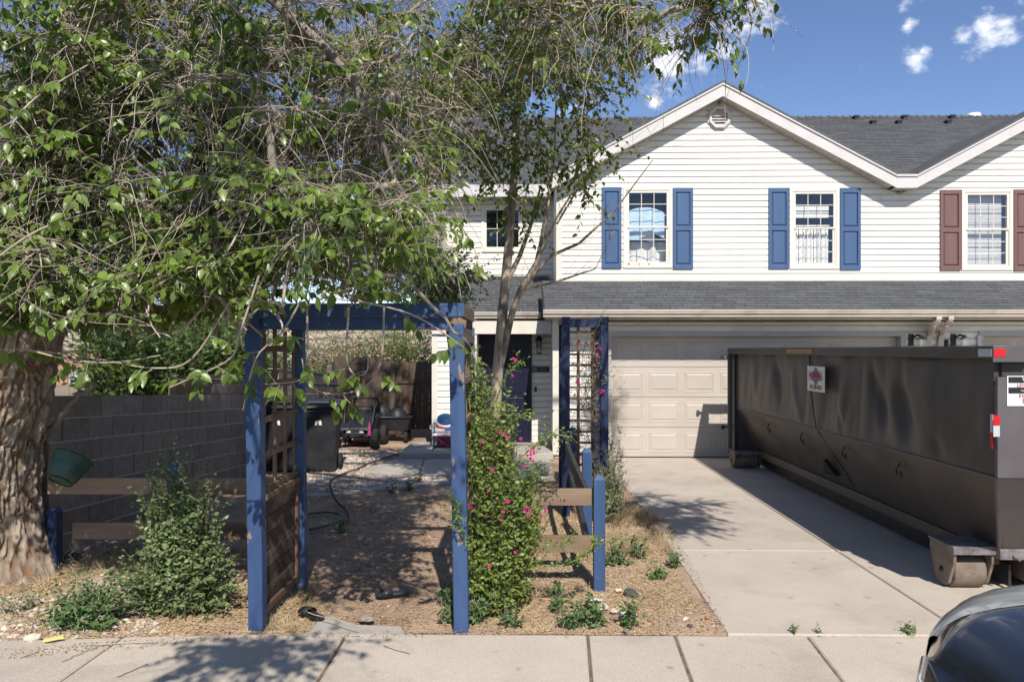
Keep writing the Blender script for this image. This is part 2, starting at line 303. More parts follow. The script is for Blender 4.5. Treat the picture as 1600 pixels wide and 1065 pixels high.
class MB:
    """collects shapes in world coordinates; build() links them as one mesh"""
    def __init__(s): s.v = []; s.f = []; s.sm = []
    def add(s, vs, fs, smooth=False):
        n = len(s.v); s.v += [tuple(v) for v in vs]; s.f += [tuple(i + n for i in f) for f in fs]; s.sm += [smooth] * len(fs); return s
    def box(s, x0, x1, y0, y1, z0, z1):
        vs = [(x0, y0, z0), (x1, y0, z0), (x1, y1, z0), (x0, y1, z0), (x0, y0, z1), (x1, y0, z1), (x1, y1, z1), (x0, y1, z1)]
        return s.add(vs, [(0, 3, 2, 1), (4, 5, 6, 7), (0, 1, 5, 4), (1, 2, 6, 5), (2, 3, 7, 6), (3, 0, 4, 7)])
    def hexa(s, vs): return s.add(vs, [(0, 3, 2, 1), (4, 5, 6, 7), (0, 1, 5, 4), (1, 2, 6, 5), (2, 3, 7, 6), (3, 0, 4, 7)])
    def beam(s, a, b, w, h, up=(0, 0, 1)):
        a = Vector(a); b = Vector(b); d = (b - a).normalized(); u = Vector(up); x = d.cross(u).normalized(); u = x.cross(d).normalized()
        x *= w / 2; u *= h / 2
        return s.hexa([a - x - u, a + x - u, b + x - u, b - x - u, a - x + u, a + x + u, b + x + u, b - x + u])
    def prism(s, poly, dv):
        """poly: list of 3d points; dv: extrusion vector"""
        n = len(poly); dv = Vector(dv); vs = [Vector(p) for p in poly] + [Vector(p) + dv for p in poly]
        return s.add(vs, [tuple(range(n))[::-1], tuple(range(n, 2 * n))] + [(i, (i + 1) % n, n + (i + 1) % n, n + i) for i in range(n)])
    def tube(s, pts, rad, sides=8, caps=True):
        pts = [Vector(p) for p in pts]; n = len(pts)
        if not hasattr(rad, '__len__'): rad = [rad] * n
        vs = []; prev = None
        for i, p in enumerate(pts):
            d = (pts[min(i + 1, n - 1)] - pts[max(i - 1, 0)]).normalized()
            if prev is None:
                a = Vector((0, 0, 1)) if abs(d.z) < 0.9 else Vector((1, 0, 0)); x = d.cross(a).normalized()
            else: x = (prev - d * prev.dot(d)).normalized()
            y = d.cross(x); prev = x
            for k in range(sides):
                t = 2 * math.pi * k / sides; vs.append(p + (x * math.cos(t) + y * math.sin(t)) * rad[i])
        fs = [(i * sides + k, i * sides + (k + 1) % sides, (i + 1) * sides + (k + 1) % sides, (i + 1) * sides + k) for i in range(n - 1) for k in range(sides)]
        s.add(vs, fs, True)
        if caps: s.add([vs[k] for k in range(sides)], [tuple(range(sides))[::-1]]); s.add(vs[-sides:], [tuple(range(sides))])
        return s
    def lathe(s, prof, c, axis='z', sides=24):
        vs = []
        for (r, h) in prof:
            for k in range(sides):
                t = 2 * math.pi * k / sides; a, b = r * math.cos(t), r * math.sin(t)
                vs.append((c[0] + a, c[1] + b, c[2] + h) if axis == 'z' else ((c[0] + a, c[1] + h, c[2] + b) if axis == 'y' else (c[0] + h, c[1] + a, c[2] + b)))
        fs = [(i * sides + k, i * sides + (k + 1) % sides, (i + 1) * sides + (k + 1) % sides, (i + 1) * sides + k) for i in range(len(prof) - 1) for k in range(sides)]
        return s.add(vs, fs, True)
    def build(s, name, m, parent=None, kind=None, bevel=0.0, label=None):
        me = bpy.data.meshes.new(name); off = Vector((0, 0, 0))
        me.from_pydata(s.v, [], s.f); me.polygons.foreach_set('use_smooth', s.sm); me.update()
        o = link(name, me, m, parent, kind=kind)
        if bevel > 0:
            b = o.modifiers.new('edge', 'BEVEL'); b.width = bevel; b.segments = 2; b.limit_method = 'ANGLE'; b.angle_limit = math.radians(40)
        if label: o['label'] = label
        return o

def bx(name, x0, x1, y0, y1, z0, z1, m, parent=None, bevel=0.0, kind=None, label=None):
    return MB().box(x0, x1, y0, y1, z0, z1).build(name, m, parent, kind, bevel, label)

def text(s, size, loc, rot, m, parent, name='lettering', sx=1.0, align='CENTER'):
    cu = bpy.data.curves.new(name, 'FONT'); cu.body = s; cu.size = size; cu.align_x = align; cu.align_y = 'CENTER'; cu.extrude = 0.0008; cu.resolution_u = 2
    cu.materials.append(m)
    o = bpy.data.objects.new(name, cu); C.objects.link(o); o.parent = parent
    o.location = Vector(loc) - root_loc(parent); o.rotation_euler = rot; o.scale = (sx, 1, 1)
    return o

def rock_mesh(name, seed, flat=0.6):
    bpy_me = bpy.data.meshes.new(name)
    import bmesh
    bm = bmesh.new(); bmesh.ops.create_icosphere(bm, subdivisions=2, radius=1)
    for v in bm.verts:
        n = noise.noise(v.co * 1.3 + Vector((seed * 7.1, 0, 0))); v.co *= 1 + 0.45 * n; v.co.z *= flat
    bm.to_mesh(bpy_me); bm.free(); bpy_me.polygons.foreach_set('use_smooth', [False] * len(bpy_me.polygons))
    return bpy_me

# ------------------------------------------------------------------ plant machinery (numpy)
def unit(a): return a / np.maximum(np.linalg.norm(a, axis=-1, keepdims=True), 1e-9)
def tubes_np(Pts, Rad, sides=3):
    """Pts (N,K,3), Rad (N,K)"""
    N_, K, _ = Pts.shape
    D = np.empty_like(Pts); D[:, 1:-1] = Pts[:, 2:] - Pts[:, :-2]; D[:, 0] = Pts[:, 1] - Pts[:, 0]; D[:, -1] = Pts[:, -1] - Pts[:, -2]; D = unit(D)
    ref = np.zeros((N_, 1, 3)); ref[:] = (0.31, 0.87, 0.38); m = np.abs((D * ref).sum(-1, keepdims=True)).max(1, keepdims=True) > 0.93
    ref = np.where(m, np.array((0.9, -0.2, 0.4)), ref)
    X = unit(np.cross(D, ref)); Y = np.cross(D, X)
    t = np.arange(sides) * 2 * math.pi / sides
    V = Pts[:, :, None, :] + Rad[:, :, None, None] * (X[:, :, None, :] * np.cos(t)[None, None, :, None] + Y[:, :, None, :] * np.sin(t)[None, None, :, None])
    base = (np.arange(N_)[:, None, None] * K + np.arange(K - 1)[None, :, None]) * sides
    k = np.arange(sides)[None, None, :]; k2 = (k + 1) % sides
    Fc = np.stack([base + k, base + k2, base + sides + k2, base + sides + k], -1).reshape(-1, 4)
    return V.reshape(-1, 3), Fc
def twig_paths(S, D, L, K, droop, wig, rng):
    N_ = len(S); Pn = np.empty((N_, K, 3)); Pn[:, 0] = S; d = unit(D); step = (L / (K - 1))[:, None]
    bias = rng.normal(size=(N_, 3)) * wig
    for i in range(1, K):
        Pn[:, i] = Pn[:, i - 1] + d * step
        d = unit(d + np.array((0, 0, -1.0)) * (droop if np.ndim(droop) == 0 else droop[:, None]) + bias * 0.5 + rng.normal(size=(N_, 3)) * wig)
    return Pn
LEAF = np.array([(0, 0, 0), (-.27, .28, .05), (0, .30, -.03), (.27, .28, .05), (-.24, .60, .02), (0, .63, -.05), (.24, .60, .02), (0, 1.0, -.16)])
LEAF_F = np.array([(0, 2, 1), (0, 3, 2), (1, 2, 5), (1, 5, 4), (2, 3, 6), (2, 6, 5), (4, 5, 7), (5, 6, 7)])
SM = np.array([(0, 0, 0), (-.26, .45, .03), (0, 1.0, -.08), (.26, .45, .03)]); SM_F = np.array([(0, 3, 1), (1, 3, 2)])
def leaf_frames(pos, axis, nrm, size):
    y = unit(axis); x = unit(np.cross(y, nrm)); z = np.cross(x, y)
    return pos, x * size[:, None], y * size[:, None], z * size[:, None]
def leaves_np(fr, small=False):
    T, FF = (SM, SM_F) if small else (LEAF, LEAF_F)
    p, x, y, z = fr
    V = p[:, None, :] + T[None, :, 0, None] * x[:, None, :] + T[None, :, 1, None] * y[:, None, :] + T[None, :, 2, None] * z[:, None, :]
    Fc = (np.arange(len(p)) * len(T))[:, None, None] + FF[None]
    return V.reshape(-1, 3), Fc.reshape(-1, 3)
def frames_on_twigs(Pn, n_per, size, rng, t0=0.3, hang=0.6, spread=0.9):
    """leaves along twigs; returns frames"""
    N_, K, _ = Pn.shape
    t = t0 + (1 - t0) * (np.arange(n_per)[None, :] + rng.random((N_, n_per)) * 0.8) / n_per
    f = np.clip(t * (K - 1), 0, K - 1.001); i = f.astype(int); fr = (f - i)[..., None]
    idx = np.arange(N_)[:, None]; pos = Pn[idx, i] * (1 - fr) + Pn[idx, i + 1] * fr
    d = unit(Pn[idx, i + 1] - Pn[idx, i])
    side = unit(np.cross(d, np.array((0, 0, 1.0))) + 1e-4); sg = np.where((np.arange(n_per) % 2) == 0, 1.0, -1.0)[None, :, None]
    ax = unit(d * 0.55 + side * sg * spread + np.array((0, 0, -hang)) + rng.normal(size=pos.shape) * 0.33)
    nr = unit(np.array((0.1, -0.55, 0.75)) + rng.normal(size=pos.shape) * 0.42)
    sz = size * (0.6 + 0.55 * rng.random(pos.shape[:2])) * (1.05 - 0.25 * t)
    return leaf_frames(pos.reshape(-1, 3), ax.reshape(-1, 3), nr.reshape(-1, 3), sz.reshape(-1))
def cat_frames(L): return tuple(np.concatenate([a[i] for a in L]) for i in range(4))
def sub_frames(fr, m): return tuple(a[m] for a in fr)

def add_leaf_parts(fr, m, parent, nparts=300, stuffname='leaves', minpx=0):
    """the leaves that show largest as single parts, the rest joined"""
    pos = fr[0]; c, s = math.cos(TH), math.sin(TH)
    cx = pos[:, 0] * c + pos[:, 1] * s; cy = -pos[:, 0] * s + pos[:, 1] * c
    px = 800 + F * cx / np.maximum(cy, .1); py = HY - F * (pos[:, 2] - EYE) / np.maximum(cy, .1)
    vis = (cy > 0.8) & (px > 5) & (px < 1595) & (py > 5) & (py < 1060)
    size = np.linalg.norm(fr[2], axis=1); area = np.where(vis, size / np.maximum(cy, .1), 0)
    order = np.argsort(-area); pick = order[:nparts]; pick = pick[area[pick] * F > minpx]
    mask = np.ones(len(pos), bool); mask[pick] = False
    V, Fc = leaves_np(sub_frames(fr, mask)); base = np.array(root_loc(parent))
    me = np_mesh(stuffname, V - 0, Fc, True); link(stuffname, me, m, parent, kind='stuff')
    lm = np_mesh('leaf', LEAF, LEAF_F, True); lm.materials.append(m)
    for i in pick:
        o = bpy.data.objects.new('leaf', lm); C.objects.link(o); o.parent = parent
        x, y, z, p = fr[1][i], fr[2][i], fr[3][i], fr[0][i] - base
        o.matrix_local = Matrix(((x[0], y[0], z[0], p[0]), (x[1], y[1], z[1], p[1]), (x[2], y[2], z[2], p[2]), (0, 0, 0, 1)))

def grow(limbs, anchors, rng, tip=0.004, power=0.5, wander=0.12, cap=0.06):
    """limbs: list of (points, radii). anchors (N,3). returns edge paths and radii"""
    nodes = []; nrad = []
    for pts, rad in limbs:
        for a, b, ra, rb in zip(pts[:-1], pts[1:], rad[:-1], rad[1:]):
            n = max(2, int((Vector(b) - Vector(a)).length / 0.2))
            for i in range(n):
                t = i / n; nodes.append(np.array(a) * (1 - t) + np.array(b) * t); nrad.append(ra * (1 - t) + rb * t)
    nodes = np.array(nodes); n0 = len(nodes)
    d0 = np.linalg.norm(anchors[:, None] - nodes[None], axis=2).min(1)
    order = np.argsort(d0); A = anchors[order]
    allp = np.vstack([nodes, A]); cost = np.zeros(len(allp)); par = -np.ones(len(allp), int); used = n0
    for j in range(len(A)):
        i = n0 + j; d = np.linalg.norm(allp[:i] - A[j], axis=1); sc = d + 0.22 * cost[:i] + 0.15 * np.maximum(allp[:i, 2] - A[j, 2], 0)
        p = int(np.argmin(sc)); par[i] = p; cost[i] = cost[p] + d[p]
    cnt = np.ones(len(allp))
    for i in range(len(allp) - 1, n0 - 1, -1):
        if par[i] >= n0: cnt[par[i]] += cnt[i]
    rad = np.minimum(tip * cnt ** power, cap)
    idx = np.arange(n0, len(allp)); pi = par[idx]
    a = allp[pi]; b = allp[idx]; d = b - a; ln = np.linalg.norm(d, axis=1, keepdims=True)
    K = 6; t = np.linspace(0, 1, K)[None, :, None]
    sag = rng.normal(size=(len(idx), 1, 3)) * wander * ln[:, None]
    sag2 = rng.normal(size=(len(idx), 1, 3)) * wander * 0.6 * ln[:, None]
    up = np.array((0, 0, 0.16)) * ln[:, None]
    Pn = a[:, None] * (1 - t) + b[:, None] * t + (sag + up) * (4 * t * (1 - t)) + sag2 * np.sin(2 * math.pi * t)
    ra = np.where(pi >= n0, rad[np.maximum(pi, 0)], np.minimum(rad[idx] * 1.5, cap))[:, None]; ra = np.minimum(ra, rad[idx][:, None] * 1.6)
    Rd = ra * (1 - t[..., 0]) + rad[idx][:, None] * t[..., 0]
    return Pn, Rd, A
def ell(c, r, n, rng):
    v = unit(rng.normal(size=(n, 3))) * (rng.random((n, 1)) ** 0.42)
    return np.array(c) + v * np.array(r)
# ------------------------------------------------------------------ the setting: ground, hill, street, slabs
bx_ = bx
g = MB(); g.add([(-900, -60, -0.20), (900, -60, -0.20), (900, 1500, -0.20), (-900, 1500, -0.20)], [(0, 1, 2, 3)]); g.build('ground', M['terrain'], kind='structure')
def height_sheet(name, x0, x1, y0, y1, nx, ny, fn, m):
    X, Y = np.meshgrid(np.linspace(x0, x1, nx), np.linspace(y0, y1, ny)); V = np.zeros((ny, nx, 3)); V[..., 0] = X; V[..., 1] = Y
    Z = np.empty((ny, nx))
    for j in range(ny):
        for i in range(nx): Z[j, i] = fn(X[j, i], Y[j, i])
    V[..., 2] = Z; i = np.arange(nx - 1)[None] + np.arange(ny - 1)[:, None] * nx
    Fc = np.stack([i, i + 1, i + nx + 1, i + nx], -1).reshape(-1, 4)
    o = link(name, np_mesh(name, V, Fc, True), m, kind='structure'); return o
def yard_z(x, y):
    if y < (5.02 if x > -1.2 else 5.02 - 0.20 * min(1.0, ((-1.2 - x) / 2.6)) ** 1.2): return -0.05
    z = -0.012 + 0.022 * noise.noise(Vector((x * 1.6, y * 1.6, 0))) + 0.008 * noise.noise(Vector((x * 7, y * 7, 3)))
    if x < -2.2: z += 0.05 * min(1, max(0, (-2.2 - x) / 1.0)) * min(1, max(0, (y - 5.0) / .6))
    if -1.7 < x < -0.4 and y < 9: z -= 0.02
    return z
height_sheet('yard_dirt', -14, 1.42, 4.55, 22, 220, 250, yard_z, M['dirt'])
bx('street', -60, 60, -8, 3.42, -0.19, -0.155, M['asphalt'], kind='structure')
bx('kerb', -60, 60, 3.42, 3.58, -0.19, -0.006, M['concrete2'], kind='structure')
# hill far behind
def hill_z(x, y):
    r = min(1, max(0, (y - 150) / 170.0)); b = 21 + 8 * noise.noise(Vector((x * .006, 5, 0))) + 3 * noise.noise(Vector((x * .03, y * .02, 0)))
    return -3 + (b + 3) * (r ** 0.8) + 1.4 * noise.noise(Vector((x * .09, y * .09, 1)))
height_sheet('hill', -330, 330, 140, 420, 200, 70, hill_z, M['hill'])

sw = bpy.data.objects.new('sidewalk', None); C.objects.link(sw); sw['kind'] = 'structure'
def slab(parent, poly, top=0.0, th=0.1, name='slab', m='concrete', lean=0.0):
    vs = [(x, y, top - th) for x, y in poly] + [(x, y, top + lean * (x - poly[0][0])) for x, y in poly]; n = len(poly)
    # bevelled top edge
    cx = sum(p[0] for p in poly) / n; cy = sum(p[1] for p in poly) / n
    ins = []
    for x, y in poly:
        d = math.hypot(x - cx, y - cy); k = 1 - 0.012 / d; ins.append((cx + (x - cx) * k, cy + (y - cy) * k, top + lean * (x - poly[0][0])))
    low = [(x, y, top - 0.008) for x, y in poly]; base = [(x, y, top - th) for x, y in poly]
    V = base + low + ins
    Fs = [tuple(range(2 * n, 3 * n))] + [(i, (i + 1) % n, n + (i + 1) % n, n + i) for i in range(n)] + [(n + i, n + (i + 1) % n, 2 * n + (i + 1) % n, 2 * n + i) for i in range(n)]
    return MB().add(V, Fs).build(name, M[m], parent)
# joints measured along the walk (x at the back edge Y=5.0, x at the front edge Y=3.6)
jb = [G(x, y) for x, y in ((180, 1003), (541, 990), (918, 990), (1053, 988), (1258, 988))]
jf = [G(x, y) for x, y in ((92, 1065), (495, 1065), (924, 1065), (1081, 1065), (1318, 1065))]
def at_y(a, b, y):
    t = (y - a.y) / (b.y - a.y); return a.x + (b.x - a.x) * t
backY = lambda x: 4.99 if x > -1.2 else 4.99 - 0.20 * min(1.0, ((-1.2 - x) / 2.6)) ** 1.2
xs = []
for a, b in zip(jb, jf):
    xb = at_y(a, b, 4.97); xf = at_y(a, b, 3.6); xs.append((xb, xf))
xs = [(xs[0][0] - 3.2, xs[0][1] - 3.2), (xs[0][0] - 1.6, xs[0][1] - 1.6)] + xs
for k in range(1, 8): xs.append((xs[6][0] + 1.55 * k, xs[6][1] + 1.55 * k))
gp = 0.009
for i in range(len(xs) - 1):
    (a, af), (b, bf) = xs[i], xs[i + 1]
    n = 3; back = [(b - gp + (a - b + 2 * gp) * k / n, 0) for k in range(n + 1)]
    poly = [(af + gp, 3.6), (bf - gp, 3.6)] + [(x, backY(x)) for x, _ in back]
    slab(sw, poly, top=0.0 + R.uniform(-.003, .004))
dw = bpy.data.objects.new('driveway', None); C.objects.link(dw); dw['kind'] = 'structure'
rows = [(5.015, 7.10), (7.112, 9.57), (9.582, 13.2)]
cols = [(1.36, 2.862), (2.878, 4.45), (4.462, 6.9), (6.91, 9.5), (9.51, 13)]
for (y0, y1) in rows:
    for (x0, x1) in cols:
        xa = 1.32 if (x0 < 1.4 and y0 < 6) else x0
        slab(dw, [(xa, y0), (x1, y0), (x1, y1), (x0, y1)], top=0.002 + R.uniform(-.002, .003))
# garden path: slabs in front of the porch, curved mowing edge
gpth = bpy.data.objects.new('garden_path', None); C.objects.link(gpth); gpth['kind'] = 'structure'
a, b, c, d = G(560, 737), G(655, 742), G(672, 708), G(610, 706)
slab(gpth, [(a.x, a.y), (b.x - .01, b.y), (c.x - .01, 12.85), (d.x + .25, 12.85)], top=0.02, m='concrete2')
slab(gpth, [(b.x + .01, b.y), (0.42, 10.9), (0.42, 12.85), (c.x + .01, 12.85)], top=0.02, m='concrete2')
edge = [G(478, 775), G(520, 774), G(560, 768), (G(600, 764)), G(640, 761), G(675, 757), G(705, 755), G(760, 757), G(830, 762)]
for i in range(len(edge) - 1):
    p, q = edge[i], edge[i + 1]; d = (q - p).normalized(); n = Vector((-d.y, d.x, 0)) * .09; q = q - d * .01
    slab(gpth, [(p.x - n.x, p.y - n.y), (q.x - n.x, q.y - n.y), (q.x + n.x, q.y + n.y), (p.x + n.x, p.y + n.y)], top=0.03, name='edging', m='concrete2')
slab(gpth, [tuple(G(478, 752).xy), tuple(G(518, 748).xy), tuple(G(519, 744).xy), tuple(G(478, 746).xy)], top=0.03, name='edging', m='concrete2')
# worn concrete pad at the arbour's foot
a = [G(478, 990), G(635, 990), G(628, 975), G(560, 972), G(520, 960), G(500, 958)]
slab(gpth, [(p.x, min(p.y, 5.6)) for p in a], top=-0.012, th=.06, name='slab', m='concrete2')
pc = G(640, 985)

# ------------------------------------------------------------------ the townhouse
H = thing('townhouse', (3.5, 14.0, 0), 'two storey cream sided townhouse with grey shingle roofs, gables, shutters and a wide garage', 'townhouse')
EXP = 0.1105
XC, XR = 0.587, 13.2          # left corner of the gabled front, right end built
YG = 14.1; YR = 15.8; XL = -1.66
GS = 0.535                    # gable slope
def roofz(x):                 # underside of the gable soffits
    z = 0
    for gc in (3.54, 10.06): z = max(z, 6.40 - GS * abs(x - gc))
    return z
PX = [XC, 3.54, 6.80, 10.06, XR]
def pxw(pxa, pxb, pya, pyb, Y): a, b = P(pxa, pyb, Y), P(pxb, pya, Y); return a.x, b.x, a.z, b.z
W1, W2, W3, W4 = pxw(973.5, 1050, 293, 419, YG), pxw(1233, 1310, 294.5, 420.5, YG), pxw(1501, 1580.5, 296, 422.5, YG), pxw(752.5, 818, 321, 394, YR)
OPEN = {YG: [(a + .03, b - .03, c + .03, d - .03) for a, b, c, d in (W1, W2, W3)], YR: [(W4[0] + .03, W4[1] - .03, W4[2] + .03, W4[3] - .03)]}
def board(x0, x1, z0, z1, Y, m='siding', x0t=None, x1t=None, par=None, name='siding_board'):
    """lap siding board on a wall facing -Y"""
    x0t = x0 if x0t is None else x0t; x1t = x1 if x1t is None else x1t
    for (a, b, c, d) in OPEN.get(Y, []):
        if z1 > c and z0 < d and x0 < a and x1 > b:
            board(x0, a, z0, z1, Y, m, x0t, a, par, name); board(b, x1, z0, z1, Y, m, b, x1t, par, name)
            if z0 < c - .01: board(a, b, z0, c, Y, m)
            if z1 > d + .01: board(a, b, d, z1, Y, m)
            return
    if x1 - x0 > 3.2 and Y == YG and R.random() < .75:
        xm = R.uniform(x0 + 1.2, x1 - 1.2)
        if max(x0, x0t) + .3 < xm < min(x1, x1t) - .3:
            board(x0, xm - .0015, z0, z1, Y, m, x0t, xm - .0015, par, name); board(xm + .0015, x1, z0, z1, Y, m, xm + .0015, x1t, par, name); return
    yb, yt = Y - 0.030, Y - 0.005; zs = z0 + 0.75 * (z1 - z0)
    fx = lambda t: x0 + (x0t - x0) * t; fr = lambda t: x1 + (x1t - x1) * t
    V = [(x0, Y, z0), (x0, yb, z0), (fx(.72), yb, z0 + .72 * (z1 - z0)), (x0t, yt, z1), (x0t, Y, z1), (x1, Y, z0), (x1, yb, z0), (fr(.72), yb, z0 + .72 * (z1 - z0)), (x1t, yt, z1), (x1t, Y, z1)]
    Fs = [(0, 1, 2, 3, 4), (9, 8, 7, 6, 5), (0, 5, 6, 1), (1, 6, 7, 2), (2, 7, 8, 3), (3, 8, 9, 4)]
    return MB().add(V, Fs).build(name, M[m], par or H)
z = 3.02
while z < 6.4:
    z1 = z + EXP
    if z1 <= 4.75:     # full-width rows
        board(XC, XR, z, z1 - .001, YG)
    else:
        for gc, lo_, hi_ in ((3.54, XC, 6.80), (10.06, 6.80, XR)):
            hb = (6.40 - z) / GS; ht = (6.40 - z1) / GS
            if ht <= 0.02: continue
            xb0, xb1, xt0, xt1 = max(lo_, gc - hb), min(hi_, gc + hb), max(lo_, gc - ht), min(hi_, gc + ht)
            board(xb0, xb1, z, z1 - .001, YG, x0t=xt0, x1t=xt1)
    z = z1
# wall cores
rz = lambda x: max(6.45 - GS * abs(x - 3.54), 6.45 - GS * abs(x - 10.06))
brk = sorted([XC, 3.54, 6.80, 10.06, XR] + [v for o in OPEN[YG] for v in o[:2]]); w = MB()
for a, b in zip(brk[:-1], brk[1:]):
    op = [o for o in OPEN[YG] if a >= o[0] - 1e-6 and b <= o[1] + 1e-6]
    for lo_, (ha, hb) in ([(2.3, (op[0][2], op[0][2])), (op[0][3], (rz(a), rz(b)))] if op else [(2.3, (rz(a), rz(b)))]):
        w.prism([(a, YG + .001, lo_), (b, YG + .001, lo_), (b, YG + .001, hb), (a, YG + .001, ha)], (0, .05, 0))
w.build('wall', M['sheath'], H)
bx('wall', XC, XC + .02, YG + .002, YR + .3, 2.2, 5.2, M['siding'], H)
# recessed upper wall
z = 3.28
while z < 5.0:
    board(XL, XC, z, z + EXP - .001, YR); z += EXP
o4 = OPEN[YR][0]; w = MB(); w.box(XL, o4[0], YR + .001, YR + .06, 2.3, 5.1); w.box(o4[1], XC, YR + .001, YR + .06, 2.3, 5.1); w.box(o4[0], o4[1], YR + .001, YR + .06, 2.3, o4[2]); w.box(o4[0], o4[1], YR + .001, YR + .06, o4[3], 5.1); w.build('wall', M['sheath'], H)
# left lower wall and door recess
z = 0.12
while z < 2.30:
    board(XL, -0.86, z, z + EXP - .001, 13.8); board(.07 + .06, .50, z, z + EXP - .001, 14.4)
    if z > 2.08: board(-0.80, .07, z, z + EXP - .001, 14.4)
    z += EXP
bx('wall', XL, -0.86, 13.801, 14.5, 0.0, 2.5, M['siding'], H)
bx('wall', -0.86, 0.5, 14.401, 14.5, 0.0, 2.5, M['sheath'], H)
bx('corner_trim', XL - .01, XL + .09, 13.765, 13.86, 0.12, 2.5, M['trim'], H)
bx('corner_trim', XL - .01, XL + .09, YR - .035, YR + .06, 3.2, 5.05, M['trim'], H)
bx('corner_trim', XC - .012, XC + .085, YG - .035, YG + .07, 3.05, 4.95, M['trim'], H)
# side wall of the house going back, and of the garage
bx('wall', XL, XL + .05, 13.86, 22, 0.0, 5.0, M['siding'], H)
z = .12
while z < 2.3:
    MB().add([(0.5, 13.13, z), (.481, 13.13, z), (.495, 13.13, z + EXP - .001), (.5, 13.13, z + EXP - .001), (0.5, 14.385, z), (.481, 14.385, z), (.495, 14.385, z + EXP - .001), (.5, 14.385, z + EXP - .001)], [(0, 3, 2, 1), (4, 5, 6, 7), (0, 1, 5, 4), (1, 2, 6, 5), (2, 3, 7, 6)]).build('siding_board', M['siding'], H); z += EXP
# garage front wall boards
YW = 13.12
z = 0.06
while z < 2.37:
    zt = min(z + EXP, 2.372) - .001
    if z > 2.10: board(.50, XR, z, zt, YW)
    else:
        board(.50, 1.40, z, zt, YW); board(6.43, 7.65, z, zt, YW); board(12.7, XR, z, zt, YW)
    z += EXP
bx('corner_trim', .475, .575, YW - .035, YW + .03, .06, 2.37, M['trim'], H)
for x0, x1 in ((.5, 1.40), (6.43, 7.65), (12.7, XR)): bx('wall', x0, x1, YW + .001, YW + .1, 0, 2.37, M['sheath'], H)
bx('wall', .5, XR, YW + .001, YW + .1, 2.10, 2.58, M['sheath'], H)
bx('wall', .501, .53, YW + .1, 14.4, 0, 2.55, M['sheath'], H)
# garage doors
def garage(x0, n=8):
    tr = MB(); x1 = x0 + 4.88
    tr.box(x0 - .09, x0 - .002, YW - .045, 13.30, 0.0, 2.16); tr.box(x1 + .002, x1 + .09, YW - .045, 13.30, 0, 2.16); tr.box(x0 - .002, x1 + .002, YW - .045, 13.30, 2.075, 2.16)
    tr.build('garage_trim', M['garage_trim'], H)
    gd = bpy.data.objects.new('garage_door', None); C.objects.link(gd); gd.parent = H; gd.location = Vector((x0, 13.25, 0)) - root_loc(H)
    if x0 > 5: gd['label'] = 'second garage door, behind the dumpster'
    hs = 2.07 / 4
    for r in range(4):
        s = MB(); z0 = r * hs + .004; z1 = (r + 1) * hs - .004; s.box(x0, x1, 13.25, 13.28, z0, z1)
        s.box(x0, x1, 13.262, 13.28, z1, z1 + .008)
        s.build('door_section', M['garage'], gd)
        for c in range(n):
            pw = 4.88 / n; a = x0 + c * pw + .055; b = a + pw - .11; c0 = z0 + .085; c1 = z1 - .085
            if abs(c1 - c0) < .1: continue
            def ring(i, y): return [(a + i, y, c0 + i), (b - i, y, c0 + i), (b - i, y, c1 - i), (a + i, y, c1 - i)]
            rs = [ring(0, 13.2495), ring(.012, 13.2435), ring(.022, 13.2495), ring(.034, 13.2495), ring(.055, 13.2415)]
            V = sum(rs, []); Fs = [(i * 4 + k, i * 4 + (k + 1) % 4, i * 4 + 4 + (k + 1) % 4, i * 4 + 4 + k) for i in range(4) for k in range(4)] + [(16, 17, 18, 19)]
            MB().add(V, Fs).build('panel', M['garage'], gd)
    MB().box(x0, x1, 13.245, 13.28, -.0, .012).build('weather_strip', M['blackplastic'], gd)
garage(1.47); garage(7.74)

# shingles
tab_mesh = {}
def tabs(name, x0, x1, ye, ze, yt, zt, par, tw=.33, ex=.14, parts=False, seed=3, stuffname='shingles'):
    """rows of asphalt tabs on a roof plane rising from (ye,ze) to (yt,zt)"""
    rr = random.Random(seed); S = Vector((0, yt - ye, zt - ze)); Ls = S.length; S /= Ls; Nn = Vector((0, -S.z, S.y)); nrow = int(Ls / ex)
    ex = Ls / nrow; allb = MB()
    base = bpy.data.meshes.new('shingle')
    for r in range(nrow):
        off = (r * .37 % 1) * tw; x = x0 - off
        while x < x1 - .01:
            a, b = max(x, x0), min(x + tw - .007, x1); x += tw
            if b - a < .02: continue
            l0 = r * ex + rr.uniform(-.006, .004); l1 = (r + 1) * ex + .015
            p = lambda X, l, h: tuple(Vector((X, ye, ze)) + S * l + Nn * h)
            h0 = .014 + rr.uniform(0, .005)
            V = [p(a, l0, .0), p(b, l0, .0), p(b, l1, .0), p(a, l1, .0), p(a, l0, h0), p(b, l0, h0), p(b, l1, .003), p(a, l1, .003)]
            if parts: MB().hexa(V).build('shingle', M['shingle'], par)
            else: allb.hexa(V)
    if not parts: allb.build(stuffname, M['shingle'], par, kind='stuff')
YE, ZE = 12.60, 2.50; ZT = 3.10
def deck(name, x0, x1, ye, ze, yt, zt, th=.06):
    return MB().hexa([(x0, ye, ze - th), (x1, ye, ze - th), (x1, yt, zt - th), (x0, yt, zt - th), (x0, ye, ze), (x1, ye, ze), (x1, yt, zt), (x0, yt, zt)]).build(name, M['sheath'], H)
deck('roof', .33, XR, YE, ZE, YG, ZT)
rf = bpy.data.objects.new('garage_roof', None); C.objects.link(rf); rf.parent = H
rf.location = Vector((4, 13, 2.6)) - root_loc(H)
tabs('s', .325, 8.2, YE - .02, ZE + .001, YG - .02, ZT + .001, rf, parts=True, tw=.345, ex=.146)
tabs('s', 8.2, XR, YE - .02, ZE + .001, YG - .02, ZT + .001, rf)
